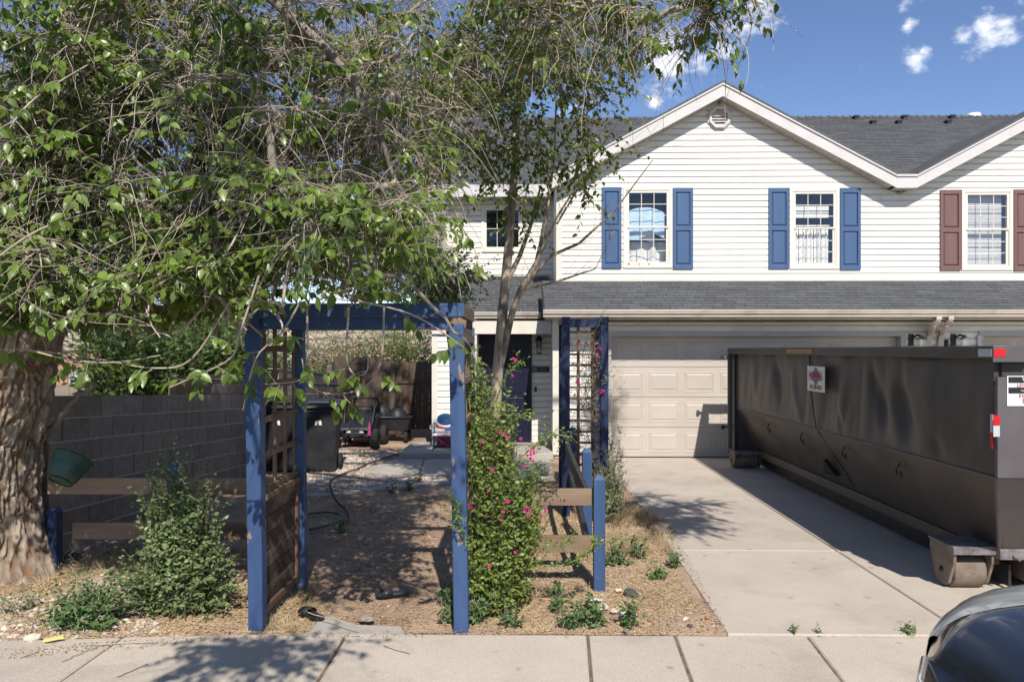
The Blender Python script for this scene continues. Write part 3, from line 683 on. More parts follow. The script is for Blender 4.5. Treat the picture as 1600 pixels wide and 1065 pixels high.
MB().hexa([(.30, YE, ZE - .15), (.33, YE, ZE - .15), (.33, YG, ZT - .1), (.30, YG, ZT - .1), (.30, YE, ZE + .012), (.33, YE, ZE + .012), (.33, YG, ZT + .012), (.30, YG, ZT + .012)]).build('barge_board', M['black'], H)
bx('flashing', XC, XR, YG - .04, YG - .021, ZT - .01, ZT + .05, M['trim'], H)
# gutter of the garage roof (k-profile)
def gutter(x0, x1, y, ztop, par):
    pr = [(0, 0), (-.11, 0), (-.115, -.012), (-.105, -.03), (-.10, -.06), (-.075, -.085), (-.07, -.115), (0, -.115)]
    m = MB(); m.prism([(x0, y + a, ztop + b) for a, b in pr], (x1 - x0, 0, 0)); return m.build('gutter', M['gutter'], par)
gutter(.30, XR, YE + .005, ZE - .005, H)
bx('fascia', .33, XR, YE + .006, YE + .03, ZE - .16, ZE - .06, M['gutter'], H)
bx('soffit', .33, XR, YE + .031, YW, 2.372, 2.385, M['soffit'], H)
bx('frieze', .5, XR, YW - .03, YW - .001, 2.32, 2.371, M['trim'], H)
# porch roof
deck('roof', -2.05, .5, 13.77, 2.53, YR, 3.36)
pf = bpy.data.objects.new('porch_roof', None); C.objects.link(pf); pf.parent = H; pf.location = Vector((-.8, 14, 2.6)) - root_loc(H)
tabs('s', -2.05, .49, 13.75, 2.531, YR - .02, 3.361, pf, seed=8)
gutter(-2.05, .29, 13.77, 2.52, H)
bx('soffit', -2.05, .49, 13.78, 14.4, 2.36, 2.375, M['soffit'], H)
bx('header_beam', XL - .0, .475, 13.72, 13.79, 2.13, 2.36, M['trim'], H)
bx('porch_post', -.06 - .86 - .02, -.86, 13.74, 13.80, .12, 2.13, M['trim'], H)
# main roof
YM, ZM = 15.35, 5.12; YRg, ZRg = 21.1, 8.18
deck('roof', -1.95, XR + 1, YM, ZM, YRg, ZRg, .1)
mrf = bpy.data.objects.new('main_roof', None); C.objects.link(mrf); mrf.parent = H; mrf.location = Vector((4, 18, 6)) - root_loc(H)
tabs('s', -1.95, XR + 1, YM - .02, ZM + .001, YRg, ZRg + .001, mrf, seed=5, ex=.145)
MB().hexa([(-1.95, YRg, ZRg - .1), (XR + 1, YRg, ZRg - .1), (XR + 1, 27, 5.1), (-1.95, 27, 5.1), (-1.95, YRg, ZRg), (XR + 1, YRg, ZRg), (XR + 1, 27, 5.2), (-1.95, 27, 5.2)]).build('roof', M['shingle'], H)
rc = MB(); x = -1.95
while x < XR + 1:
    rc.hexa([(x, YRg - .14, ZRg - .045), (x + .19, YRg - .14, ZRg - .06), (x + .19, YRg + .14, ZRg - .06), (x, YRg + .14, ZRg - .045), (x, YRg - .01, ZRg + .05), (x + .2, YRg - .01, ZRg + .03), (x + .2, YRg + .01, ZRg + .03), (x, YRg + .01, ZRg + .05)]); x += .2
rc.build('ridge_cap', M['shingle'], mrf)
bx('fascia', -1.95, .47, YM - .03, YM, ZM - .22, ZM + .02, M['fascia'], H)
bx('soffit', -1.95, .47, YM, YR, ZM - .20, ZM - .185, M['soffit'], H)
MB().hexa([(-1.98, YM, ZM - .2), (-1.95, YM, ZM - .2), (-1.95, YRg, ZRg - .2), (-1.98, YRg, ZRg - .2), (-1.98, YM, ZM + .02), (-1.95, YM, ZM + .02), (-1.95, YRg, ZRg + .02), (-1.98, YRg, ZRg + .02)]).build('barge_board', M['fascia'], H)
MB().hexa([(-1.95, YM, ZM - .2), (-1.66, YM, ZM - .2), (-1.66, YRg, ZRg - .2), (-1.95, YRg, ZRg - .2), (-1.95, YM, ZM - .18), (-1.66, YM, ZM - .18), (-1.66, YRg, ZRg - .18), (-1.95, YRg, ZRg - .18)]).build('soffit', M['soffit'], H)
w = MB(); w.add([(XL, YR, 5.0), (XL, YRg, ZRg - .2), (XL, 26.6, 5.0)], [(0, 1, 2)]); w.build('wall', M['siding'], H)
# roof vents
for (px, py) in ((1337, 194), (1364, 202), (1404, 202), (1413, 194), (1481, 202), (1487, 194)):
    Y = 20.85 if py < 198 else 20.3; p = P(px, py, Y); zb = ZM + (p.y - YM) * (ZRg - ZM) / (YRg - YM)
    m_ = MB(); m_.box(p.x - .05, p.x + .05, Y - .08, Y + .10, zb - .04, zb + .05); m_.box(p.x - .07, p.x + .07, Y - .10, Y + .1, zb + .0501, zb + .09); m_.build('roof_vent', M['black'], H)
p = P(1523, 190, 21.2); m_ = MB(); m_.lathe([(.0, .22), (.16, .20), (.2, .1), (.2, 0)], (p.x, 21.25, ZRg - .08), sides=16); m_.build('roof_vent', M['white'], H, label='pale round roof vent')

# gables: rakes, soffits, fascia
OV = 0.32; Yf = YG - OV
def rake(gc, sgn, xend, ztop=6.62):
    """one slope of a gable; xend is the distance from the gable's centre to the low end"""
    zt = lambda d: ztop - GS * d
    X = lambda d: gc + sgn * d
    q = lambda d, y, dz: (X(d), y, zt(d) + dz)
    def slab4(name, d0, d1, y0, y1, a, b, m):
        V = [q(d0, y0, a), q(d1, y0, a), q(d1, y1, a), q(d0, y1, a), q(d0, y0, b), q(d1, y0, b), q(d1, y1, b), q(d0, y1, b)]
        if sgn < 0: V = [V[1], V[0], V[3], V[2], V[5], V[4], V[7], V[6]]
        return MB().hexa(V).build(name, M[m], H)
    slab4('fascia', 0, xend, Yf, Yf + .025, -.245, -.045, 'fascia')
    slab4('drip_edge', 0, xend, Yf - .022, Yf + .02, -.043, -.005, 'fascia')
    slab4('soffit', 0, xend - .06, Yf + .026, YG, -.235, -.222, 'soffit')
    slab4('roof', 0, xend, Yf - .03, YG + 5.5, -.004, .028, 'shingle')
    # soffit ribs
    d = .12
    while d < xend - .1:
        V = [q(d, Yf + .03, -.245), q(d + .014, Yf + .03, -.245), q(d + .014, YG - .03, -.245), q(d, YG - .03, -.245), q(d, Yf + .03, -.236), q(d + .014, Yf + .03, -.236), q(d + .014, YG - .03, -.236), q(d, YG - .03, -.236)]
        if sgn < 0: V = [V[1], V[0], V[3], V[2], V[5], V[4], V[7], V[6]]
        MB().hexa(V).build('soffit_rib', M['trim'], H); d += .175
    slab4('frieze', .02, xend - .35, YG - .035, YG - .02, -.275, -.246, 'trim')
rake(3.54, 1, 3.085); rake(3.54, -1, 3.08); rake(10.06, -1, 3.085); rake(10.06, 1, 3.1)
# flat bottom of the valley
zv = 6.62 - GS * 3.085
bx('fascia', 6.625, 6.975, Yf, Yf + .025, zv - .245, zv - .045, M['fascia'], H)
bx('drip_edge', 6.625, 6.975, Yf - .022, Yf + .02, zv - .043, zv - .005, M['fascia'], H)
bx('soffit', 6.62, 6.98, Yf + .026, YG, zv - .235, zv - .222, M['soffit'], H)
bx('valley_flashing', 6.62, 6.98, Yf - .02, YG + 3, zv - .004, zv + .012, M['shingle'], H)
# vent
vx, vz = 3.545, 6.07
vent = bpy.data.objects.new('gable_vent', None); C.objects.link(vent); vent.parent = H; vent.location = Vector((vx, YG, vz)) - root_loc(H)
def octr(r): return [(vx + r * math.cos(math.pi / 8 + k * math.pi / 4), vz + r * math.sin(math.pi / 8 + k * math.pi / 4)) for k in range(8)]
def oring(r0, r1, y0, y1, m, name):
    a, b = octr(r0), octr(r1); V = [(x, y0, z) for x, z in a] + [(x, y0, z) for x, z in b] + [(x, y1, z) for x, z in a] + [(x, y1, z) for x, z in b]
    Fs = []
    for k in range(8):
        n = (k + 1) % 8; Fs += [(k, n, 8 + n, 8 + k), (16 + k, 24 + k, 24 + n, 16 + n), (8 + k, 8 + n, 24 + n, 24 + k), (k, 16 + k, 16 + n, n)]
    return MB().add(V, Fs).build(name, m, vent)
oring(.232, .165, YG - .055, YG - .02, M['fascia'], 'vent_frame'); oring(.205, .155, YG - .085, YG - .056, M['fascia'], 'vent_rim')
MB().prism([(x, YG - .022, z) for x, z in octr(.166)], (0, .01, 0)).build('vent_backing', M['dark'], vent)
for k in range(6):
    z0 = vz - .14 + k * .052; hw = .15 if abs(z0 + .02 - vz) < .075 else .105
    MB().hexa([(vx - hw, YG - .075, z0), (vx + hw, YG - .075, z0), (vx + hw, YG - .03, z0 + .03), (vx - hw, YG - .03, z0 + .03), (vx - hw, YG - .075, z0 + .007), (vx + hw, YG - .075, z0 + .007), (vx + hw, YG - .03, z0 + .037), (vx - hw, YG - .03, z0 + .037)]).build('vent_slat', M['fascia'], vent)

# windows
def window(x0, x1, z0, z1, Y, inside, label, cols=3, rows=3, double=True):
    W = bpy.data.objects.new('window', None); C.objects.link(W); W.parent = H; W.location = Vector((x0, Y, z0)) - root_loc(H); W['label'] = label
    f = .055
    fr = MB()
    def frame(mb, a, b, c, d, t, y0, y1): mb.box(a, a + t, y0, y1, c, d); mb.box(b - t, b, y0, y1, c, d); mb.box(a + t, b - t, y0, y1, c, c + t); mb.box(a + t, b - t, y0, y1, d - t, d)
    frame(fr, x0, x1, z0, z1, f, Y - .05, Y - .018); fr.build('window_frame', M['frame'], W)
    f2 = MB(); frame(f2, x0 + f + .001, x1 - f - .001, z0 + f + .001, z1 - f - .001, .018, Y - .036, Y + .05); f2.build('jamb', M['frame'], W)
    zm = (z0 + z1) / 2; xa, xb = x0 + f + .02, x1 - f - .02
    sashes = [(zm - .005, z1 - f - .02, Y - .030), (z0 + f + .02, zm + .028, Y - .008)] if double else [(z0 + f + .02, z1 - f - .02, Y - .02)]
    for i, (c, d, y) in enumerate(sashes):
        s = MB(); t = .028 if i == 0 else .036; frame(s, xa, xb, c, d, t, y - .012, y + .01); s.build('sash', M['frame'], W)
        a, b, cc, dd = xa + t, xb - t, c + t, d - t
        MB().add([(a, y, cc), (b, y, cc), (b, y, dd), (a, y, dd)], [(0, 1, 2, 3)]).build('pane', M['glass'], W)
        for k in range(1, cols): xx = a + (b - a) * k / cols; MB().box(xx - .007, xx + .007, y + .002, y + .007, cc, dd).build('muntin', M['frame'], W)
        for k in range(1, rows): zz = cc + (dd - cc) * k / rows; MB().box(a, b, y + .0071, y + .0115, zz - .007, zz + .007).build('muntin', M['frame'], W)
    a, b, c, d = x0 + f, x1 - f, z0 + f, z1 - f; y = Y + .10
    MB().add([(a, y + .5, c), (b, y + .5, c), (b, y + .5, d), (a, y + .5, d), (a, Y + .03, c), (b, Y + .03, c), (b, Y + .03, d), (a, Y + .03, d)], [(0, 1, 2, 3), (0, 4, 5, 1), (2, 6, 7, 3), (0, 3, 7, 4), (1, 5, 6, 2)]).build('room_shell', M['room'] if inside != 'dark' else M['dark'], W)
    def cloth(xa_, xb_, top, bot, yy, amp, fr_, m, name, n=40, arch=False):
        V = []; Fs = []
        for i in range(n + 1):
            t = i / n; X = xa_ + (xb_ - xa_) * t; tp = top(t) if callable(top) else top; bt = bot(t) if callable(bot) else bot
            for j in range(9):
                s_ = j / 8; V.append((X, yy + amp * math.sin(t * fr_ + 1.3 * math.sin(t * 9)) + amp * .6 * noise.noise(Vector((t * 5, s_ * 5, 2))), tp + (bt - tp) * s_))
        for i in range(n):
            for j in range(8): k = i * 9 + j; Fs.append((k, k + 9, k + 10, k + 1))
        MB().add(V, Fs, True).build(name, m, W)
    if inside == 'sheet':
        cloth(a + .0, b - .06, lambda t: zm + .22 + .17 * math.sin(math.pi * min(1, max(0, t * .92 + .05))) ** .5, lambda t: zm - .15 - .05 * math.sin(t * 7), y - .02, .012, 9, M['bluedrape'], 'hanging_sheet')
        cloth(a, b, zm - .22, c, y + .2, .03, 16, M['curtain'], 'curtain')
        tz = Y - .034
        for xx, mm in ((x0 + .1, 'red'), (x0 + .22, 'white'), (x0 + .29, 'yellow'), (x0 + .47, 'yellow')): MB().lathe([(.0, 0), (.018, .003), (.022, .014), (.014, .03), (.0, .035)], (xx, tz - .004, c + .002), sides=10).build('sill_ornament', M[mm], W)
    elif inside == 'curtain':
        for k in range(5):
            w_ = (b - a - .1) / 5; cloth(a + .02 + w_ * k, a + .02 + w_ * (k + 1) - .005, zm + .02, c + .02, y, .022, 8, M['curtain'], 'curtain', n=16)
        MB().box(a + .02, b - .08, y, y + .05, zm + .35, zm + .43).build('curtain_rail', M['curtain'], W)
        MB().box(a + .02, b - .08, y + .01, y + .05, zm + .22, zm + .33).build('blind_head', M['curtain'], W)
        MB().box(a, b - .05, y, y + .05, zm + .06, zm + .085).build('shelf', M['curtain'], W)
    elif inside == 'blind':
        zz = c + .01
        while zz < d - .04: MB().hexa([(a, y - .012, zz), (b - .07, y - .012, zz), (b - .07, y + .006, zz + .021), (a, y + .006, zz + .021), (a, y - .012, zz + .002), (b - .07, y - .012, zz + .002), (b - .07, y + .006, zz + .023), (a, y + .006, zz + .023)]).build('blind_slat', M['curtain'], W); zz += .024
    return W
window(*W1, YG, 'sheet', 'upper window with a pale blue sheet behind the panes')
window(*W2, YG, 'curtain', 'upper window with gathered white curtains')
window(*W3, YG, 'blind', 'upper window with white slat blinds between maroon shutters')
window(*W4, YR, 'dark', 'small dark window behind the slender tree', cols=3, rows=2, double=False)
def shutter(x0, x1, z0, z1, m, lab):
    S_ = bpy.data.objects.new('shutter', None); C.objects.link(S_); S_.parent = H; S_.location = Vector((x0, YG, z0)) - root_loc(H); S_['label'] = lab
    y0, y1 = YG - .06, YG - .029; s = MB(); t = .05; zm = (z0 + z1) / 2
    s.box(x0, x0 + t, y0, y1, z0, z1); s.box(x1 - t, x1, y0, y1, z0, z1); s.box(x0 + t, x1 - t, y0, y1, z0, z0 + .075); s.box(x0 + t, x1 - t, y0, y1, z1 - .075, z1); s.box(x0 + t, x1 - t, y0, y1, zm - .04, zm + .04)
    s.build('shutter_frame', M[m], S_)
    for c, d in ((z0 + .075, zm - .04), (zm + .04, z1 - .075)):
        a, b = x0 + t, x1 - t
        def ring(i, y): return [(a + i, y, c + i), (b - i, y, c + i), (b - i, y, d - i), (a + i, y, d - i)]
        rs = [ring(0, y1 - .006), ring(.008, y1 - .004), ring(.034, y0 + .008)]; V = sum(rs, [])
        MB().add(V, [(i * 4 + k, i * 4 + (k + 1) % 4, i * 4 + 4 + (k + 1) % 4, i * 4 + 4 + k) for i in range(2) for k in range(4)] + [(8, 9, 10, 11)]).build('raised_panel', M[m], S_)
for a, b, c, d, m, l in ((940, 970.5, 293.5, 419.5, 'shutter_blue', 'blue shutter crossed by bare twigs'), (1050.8, 1082, 294.5, 420.5, 'shutter_blue', 'blue shutter right of the sheeted window'), (1200, 1231.5, 294.5, 420, 'shutter_blue', 'blue shutter left of the curtained window'),
                         (1311, 1343, 295.5, 421.5, 'shutter_blue', 'blue shutter right of the curtained window'), (1467, 1499.5, 297.5, 422.5, 'shutter_red', 'maroon shutter left of the blind'), (1581.5, 1613, 297, 423, 'shutter_red', 'maroon shutter cut by the frame')):
    shutter(*pxw(a, b, c, d, YG), m, l)
# front door, lantern, number plate, bell
D_ = bpy.data.objects.new('front_door', None); C.objects.link(D_); D_.parent = H; D_.location = Vector((-.8, 14.38, .12)) - root_loc(H)
bx('door_leaf', -.80, .07, 14.35, 14.39, .14, 2.08, M['navy'], D_)
for a, b, c, d in ((-.70, -.42, .3, .95), (-.30, -.02, .3, .95), (-.70, -.42, 1.05, 1.7), (-.30, -.02, 1.05, 1.7), (-.70, -.42, 1.78, 1.98), (-.30, -.02, 1.78, 1.98)): bx('door_panel', a, b, 14.34, 14.349, c, d, M['navy'], D_, bevel=.006)
MB().lathe([(.0, -.075), (.026, -.07), (.03, -.05), (.012, -.03), (.012, 0)], (0.01, 14.35, 1.02), axis='y', sides=14).build('door_knob', M['rust'], D_)
bx('door_casing', .072, .13, 14.33, 14.40, .12, 2.14, M['navy'], H); bx('door_casing', -.86, -.802, 14.33, 14.40, .12, 2.14, M['navy'], H)
bx('door_casing', -.801, .071, 14.33, 14.40, 2.082, 2.14, M['navy'], H)
def porch_lantern(p):
    L_ = bpy.data.objects.new('porch_lantern', None); C.objects.link(L_); L_.parent = H; L_.location = Vector(p) - root_loc(H); x, y, z = p
    bx('back_plate', x - .04, x + .04, y - .02, y, z - .02, z + .16, M['black'], L_)
    MB().lathe([(.0, .21), (.02, .19), (.075, .13), (.075, .115)], (x, y - .1, z), sides=8).build('lamp_cap', M['black'], L_)
    m = MB()
    for k in range(4): a = math.pi / 4 + k * math.pi / 2; m.beam((x + .055 * math.cos(a), y - .1 + .055 * math.sin(a), z - .13), (x + .065 * math.cos(a), y - .1 + .065 * math.sin(a), z + .12), .01, .01, up=(0, 1, 0))
    m.build('cage', M['black'], L_); MB().lathe([(.045, -.12), (.055, .11)], (x, y - .1, z), sides=8).build('lamp_glass', M['glass'], L_)
    MB().lathe([(.0, -.15), (.05, -.135), (.055, -.12), (.0, -.118)], (x, y - .1, z), sides=8).build('lamp_base', M['black'], L_)
porch_lantern(tuple(P(842, 541, 14.37)))
p = P(844, 577, 14.37)
bx('number_plaque', p.x - .15, p.x + .17, 14.35, 14.37, p.z - .045, p.z + .05, M['black'], H)
MB().lathe([(.0, -.012), (.055, -.010), (.06, 0)], (p.x - .11, 14.349, p.z), axis='y', sides=18).build('plaque_medallion', M['steelworn'], H)
for k in range(4): bx('plaque_digit', p.x - .02 + k * .04, p.x + .0 + k * .04, 14.345, 14.349, p.z - .02, p.z + .022, M['steelworn'], H)
p = P(837, 608, 14.37); bx('doorbell', p.x - .02, p.x + .02, 14.35, 14.37, p.z - .05, p.z + .05, M['black'], H, bevel=.006)
p = P(693, 552, 13.77); bx('hook', p.x - .012, p.x + .012, 13.755, 13.78, p.z - .06, p.z + .04, M['black'], H)
# porch slab
bx('porch_step', -2.12, .48, 12.88, 14.4, .0, .115, M['concrete2'], H, bevel=.012)
# wall lights and downspouts beside the garage doors
def wall_light(p):
    L_ = bpy.data.objects.new('wall_light', None); C.objects.link(L_); L_.parent = H; L_.location = Vector(p) - root_loc(H); x, y, z = p
    bx('back_plate', x - .10, x - .02, y - .035, y, z - .13, z + .07, M['black'], L_); MB().tube([(x - .04, y - .04, z), (x, y - .10, z + .05), (x + .05, y - .16, z + .03)], .018).build('arm', M['black'], L_)
    MB().lathe([(.02, .07), (.03, .04), (.085, .0), (.08, -.006)], (x + .05, y - .16, z - .02), sides=16).build('lamp_shade', M['steelworn'], L_)
    MB().box(x + .0, x + .10, y - .21, y - .11, z - .17, z - .03).build('lamp_glass', M['glass'], L_)
wall_light(tuple(P(1428, 528, YW - .02))); wall_light(tuple(P(1494, 528, YW - .02)))
for px in (1466, 1485):
    t = P(px, 493, YE - .04); b = P(px - 17, 524, YW - .05)
    m = MB(); pts = [(t.x, t.y + .0, 2.40), (t.x, t.y + .0, 2.33), (t.x - .02, t.y + .06, 2.27), (b.x + .04, b.y - .03, 2.12), (b.x, b.y - .02, 2.03), (b.x, b.y - .02, .05)]
    for q in range(len(pts) - 1): m.beam(pts[q], pts[q + 1], .085, .065, up=(0, 1, 0) if abs(pts[q][2] - pts[q + 1][2]) > .04 else (0, 0, 1))
    m.build('downspout', M['gutter'], H)
bx('meter_box', P(1475, 500, YW).x - .01, P(1475, 500, YW).x + .035, YW - .08, YW - .02, 1.3, 2.02, M['blackplastic'], H)
bx('vertical_trim', 7.62, 7.68, YW - .075, YW - .046, 0, 2.09, M['fascia'], H)
M['sunlit_rimdust'] = mat('dusty_sunlit_rim', (0.34, 0.29, 0.25), (0.12, 0.10, 0.09), 9, 0.8)
# ------------------------------------------------------------------ block wall
BW = thing('block_wall', (-3.98, 10, 0), 'low brown concrete block wall stepping up beside the yard, streaked with light', 'wall')
bm_ = MB().box(-.10, 0, -.196, .196, -.094, .094); me = bpy.data.meshes.new('block'); me.from_pydata(bm_.v, [], bm_.f); me.materials.append(M['block'])
SL = -0.056; y0 = 6.35; core = MB()
nb = 27
for i in range(nb):
    ya = y0 + i * .4
    ncs = 7 + (1 if ya > 9.2 else 0) + (1 if ya > 12.0 else 0) + (1 if ya > 15.5 else 0)
    for r in range(ncs + 1):
        yc = ya + (.2 if r % 2 else 0) + .2; top = 1.455 + SL * (yc - 6.6)
        zc = top - (7 - r) * .2 + .1
        if zc < -.1: continue
        if r == ncs: continue
        o = link('block', me, None, BW, loc=(-3.98 + R.uniform(-.003, .003), yc, zc)); o.rotation_euler = (math.atan(SL), 0, 0)
for r in range(0, 11):
    # bed joints: a slightly proud ribbon of mortar
    ys = y0 if r <= 7 else (9.3 if r == 8 else (12.1 if r == 9 else 15.6)); ye = y0 + nb * .4
    za = lambda y: 1.455 + SL * (y - 6.6) - (7 - r) * .2 - .2 + .2
    z_ = lambda y: 1.455 + SL * (y - 6.6) - (7 - r) * .2
    if z_(ys) < -.1: ys2 = ys
    if r < 7 or r in (8, 9): MB().hexa([(-4.07, ys, z_(ys) - .005), (-3.970, ys, z_(ys) - .005), (-3.970, ye, z_(ye) - .005), (-4.07, ye, z_(ye) - .005), (-4.07, ys, z_(ys) + .005), (-3.970, ys, z_(ys) + .005), (-3.970, ye, z_(ye) + .005), (-4.07, ye, z_(ye) + .005)]).build('mortar_joint', M['mortar'], BW)
for i in range(nb * 2):
    pass
MB().hexa([(-4.06, y0, -.4), (-3.992, y0, -.4), (-3.992, y0 + nb * .4, -.6), (-4.06, y0 + nb * .4, -.6), (-4.06, y0, 1.44), (-3.992, y0, 1.44), (-3.992, y0 + nb * .4, .83), (-4.06, y0 + nb * .4, .83)]).build('wall_core', M['block'], BW)
# back fence and gate
FN = thing('board_fence', (-3, 16.3, 0), 'shaded brown vertical board fence with a gate closing the side yard', 'fence')
x = -4.05; k = 0
while x < XL - .05:
    w_ = .138; top = 1.60 + R.uniform(-.015, .015) + (.08 if x < -3.3 else 0); gate = x > -2.75
    z0 = .16 if gate else .0
    MB().prism([(x, 16.3, z0), (x + w_, 16.3, z0), (x + w_, 16.3, top - .03), (x + w_ - .03, 16.3, top), (x + .03, 16.3, top), (x, 16.3, top - .03)], (0, .018, 0)).build('fence_board', M['fencewood'], FN); x += w_ + .006; k += 1
bx('fence_rail', -4.05, -2.8, 16.32, 16.36, 1.3, 1.39, M['fencewood'], FN); bx('gate_rail', -2.72, XL - .08, 16.27, 16.298, 1.13, 1.18, M['fencewood'], FN); bx('gate_rail', -2.72, XL - .08, 16.27, 16.298, .26, .34, M['fencewood'], FN)
bx('fence_post', -2.84, -2.75, 16.22, 16.31, 0, 1.6, M['fencewood'], FN)
# short board fence standing above the block wall
F2 = thing('board_fence', (-4.4, 10, 0), 'brown board fence showing just above the block wall behind the arbor post', 'fence')
for k in range(14):
    y = 9.3 + k * .15; MB().box(-4.35, -4.33, y, y + .14, 0, 1.50 + R.uniform(-.01, .01)).build('fence_board', M['fencewood'], F2)

# ------------------------------------------------------------------ arbor
A = thing('arbor', (-1.1, 5.5, 0), 'blue painted timber arbor with brown lattice side over the dirt path', 'arbor')
def post(a, b, wd=.098, m='blue', par=None, name='post', top=0):
    o = MB().beam(a, b, wd, wd, up=(0, 1, 0)); return o.build(name, M[m], par, bevel=.006)
lp = G(396.5, 986); rp = G(721, 984)
LX, RX = lp.x, rp.x; YF = 5.10; YB = 5.98
post((LX + .0, YF, -.1), (LX - .03, YF, 2.06), par=A); post((RX, YF, -.1), (RX - .035, YF, 2.02), par=A)
post((LX + .03, YB, -.1), (LX + .01, YB, 2.06), par=A, wd=.088); post((RX + .0, YB, -.1), (RX - .02, YB, 2.02), par=A, wd=.088)
MB().box(LX - .08, RX + .02, YF - .055, YF - .012, 2.065, 2.155).build('beam', M['blue'], A, bevel=.004)
MB().box(LX + .02, RX - .088, YF - .01, YF + .032, 1.985, 2.063).build('beam', M['blue'], A, bevel=.004)
MB().box(LX - .08, RX + .01, YB - .02, YB + .02, 2.0, 2.13).build('beam', M['wood_h'], A)
for X in (LX - .03, RX + .0): MB().box(X - .02, X + .02, YF - .008, YB + .06, 2.066, 2.15).build('side_beam', M['wood_y'], A)
for X in (RX - .01,): MB().box(X - .018, X + .018, YF + .05, YB - .05, 1.93, 2.0).build('side_beam', M['wood_y'], A)
for k in range(4):
    y = YF + .12 + k * .235; MB().box(LX - .02, LX + .0, y, y + .035, .84, 2.04).build('lattice_slat', M['wood'], A)
for k in range(5):
    z = .855 + .24 * k + .02; MB().box(LX + .001, LX + .02, YF + .05, YB - .046, z, z + .04).build('lattice_slat', M['wood_y'], A)
for k in range(3):
    y = YF + .2 + k * .25; MB().box(RX - .02, RX, y, y + .035, .3, 1.93).build('lattice_slat', M['wood'], A)
for k in range(6):
    z = .5 + .28 * k; MB().box(RX + .001, RX + .02, YF + .05, YB - .046, z, z + .04).build('lattice_slat', M['wood_y'], A)
# boarded lower panel
for k in range(6):
    z = .12 + k * .118; MB().box(LX - .012, LX + .012, YF + .06, YB - .05, z, z + .112).build('panel_board', M['panel_wood'], A)
MB().box(LX - .03, LX + .045, YF + .052, YB - .046, .835, .872).build('panel_rail', M['wood_y'], A); MB().box(LX - .02, LX + .035, YF + .052, YB - .046, .07, .115).build('panel_rail', M['wood_y'], A)
MB().box(LX + .0125, LX + .034, YB - .1, YB - .05, .116, .834).build('panel_stile', M['wood'], A)

# trellis by the garage
T = thing('trellis', (.66, 9.0, 0), 'dark blue trellis with brown lattice and sparse climbing rose beside the garage door', 'trellis')
YT0, YT1 = 8.6, 9.45
tx0, tx1 = P(884, 0, 8.6).x, P(944, 0, 8.6).x
for X in (tx0, tx1):
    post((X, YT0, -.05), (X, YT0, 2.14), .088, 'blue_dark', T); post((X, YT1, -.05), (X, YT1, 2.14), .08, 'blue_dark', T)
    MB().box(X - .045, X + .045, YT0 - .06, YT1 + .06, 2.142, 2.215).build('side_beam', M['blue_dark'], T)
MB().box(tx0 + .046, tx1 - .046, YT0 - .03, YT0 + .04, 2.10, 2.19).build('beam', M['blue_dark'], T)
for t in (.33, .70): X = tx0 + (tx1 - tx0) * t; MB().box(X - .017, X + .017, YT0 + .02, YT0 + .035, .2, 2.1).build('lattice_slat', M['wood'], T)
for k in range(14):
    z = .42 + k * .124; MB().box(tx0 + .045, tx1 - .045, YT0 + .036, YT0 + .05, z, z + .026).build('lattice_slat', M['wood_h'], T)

# rail fences
def peaked(x, y, zt, par, w_=.088, zb=-.05, m='blue'):
    h = w_ / 2; V = [(x - h, y - h, zb), (x + h, y - h, zb), (x + h, y + h, zb), (x - h, y + h, zb), (x - h, y - h, zt - .035), (x + h, y - h, zt - .035), (x + h, y + h, zt - .035), (x - h, y + h, zt - .035)]
    t = h * .45; V += [(x - t, y - t, zt), (x + t, y - t, zt), (x + t, y + t, zt), (x - t, y + t, zt)]
    MB().add(V, [(0, 3, 2, 1), (0, 1, 5, 4), (1, 2, 6, 5), (2, 3, 7, 6), (3, 0, 4, 7), (4, 5, 9, 8), (5, 6, 10, 9), (6, 7, 11, 10), (7, 4, 8, 11), (8, 9, 10, 11)]).build('post', M[m], par, bevel=.003)
RF = thing('rail_fence', (.2, 6, 0), 'blue post and plank rail fence running from the rose bush and back along the driveway', 'fence')
fx = P(936, 0, 5.97).x
peaked(fx, 5.97, .88, RF); peaked(fx + .01, 7.25, .92, RF); peaked(fx + .0, 9.2, .93, RF)
MB().box(-.40, fx - .045, 5.99, 6.028, .635, .765).build('rail', M['wood_h'], RF, bevel=.004)
MB().box(-.40, fx - .045, 5.99, 6.028, .27, .40).build('rail', M['wood_h'], RF, bevel=.004)
for zc, bow in ((.70, .05), (.33, -.02)):
    pts = [(fx - .085 - bow * math.sin(math.pi * t) , 6.04 + 3.1 * t, zc + .14 * t + bow * math.sin(math.pi * t)) for t in [i / 10 for i in range(11)]]
    m = MB()
    for i in range(10):
        a, b = pts[i], pts[i + 1]; V = []
        for (x, y, z) in (a, b): V += [(x - .018, y, z - .055), (x + .018, y, z - .055), (x + .018, y, z + .055), (x - .018, y, z + .055)]
        m.add(V, [(0, 1, 5, 4), (1, 2, 6, 5), (2, 3, 7, 6), (3, 0, 4, 7)] + ([(0, 3, 2, 1)] if i == 0 else []) + ([(4, 5, 6, 7)] if i == 9 else []))
    m.build('rail', M['blackwood'], RF, label='warped black painted rail')
LF = thing('rail_fence', (-2.8, 6, 0), 'low plank rail fence with a blue post between the big trunk and the arbor', 'fence')
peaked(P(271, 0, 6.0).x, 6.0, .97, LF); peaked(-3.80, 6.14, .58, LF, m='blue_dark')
MB().box(-3.80, LX - .02, 6.05, 6.09, .70, .83).build('rail', M['wood_h'], LF, bevel=.004); MB().box(-3.60, LX - .02, 6.05, 6.09, .345, .475).build('rail', M['wood_h'], LF, bevel=.004)

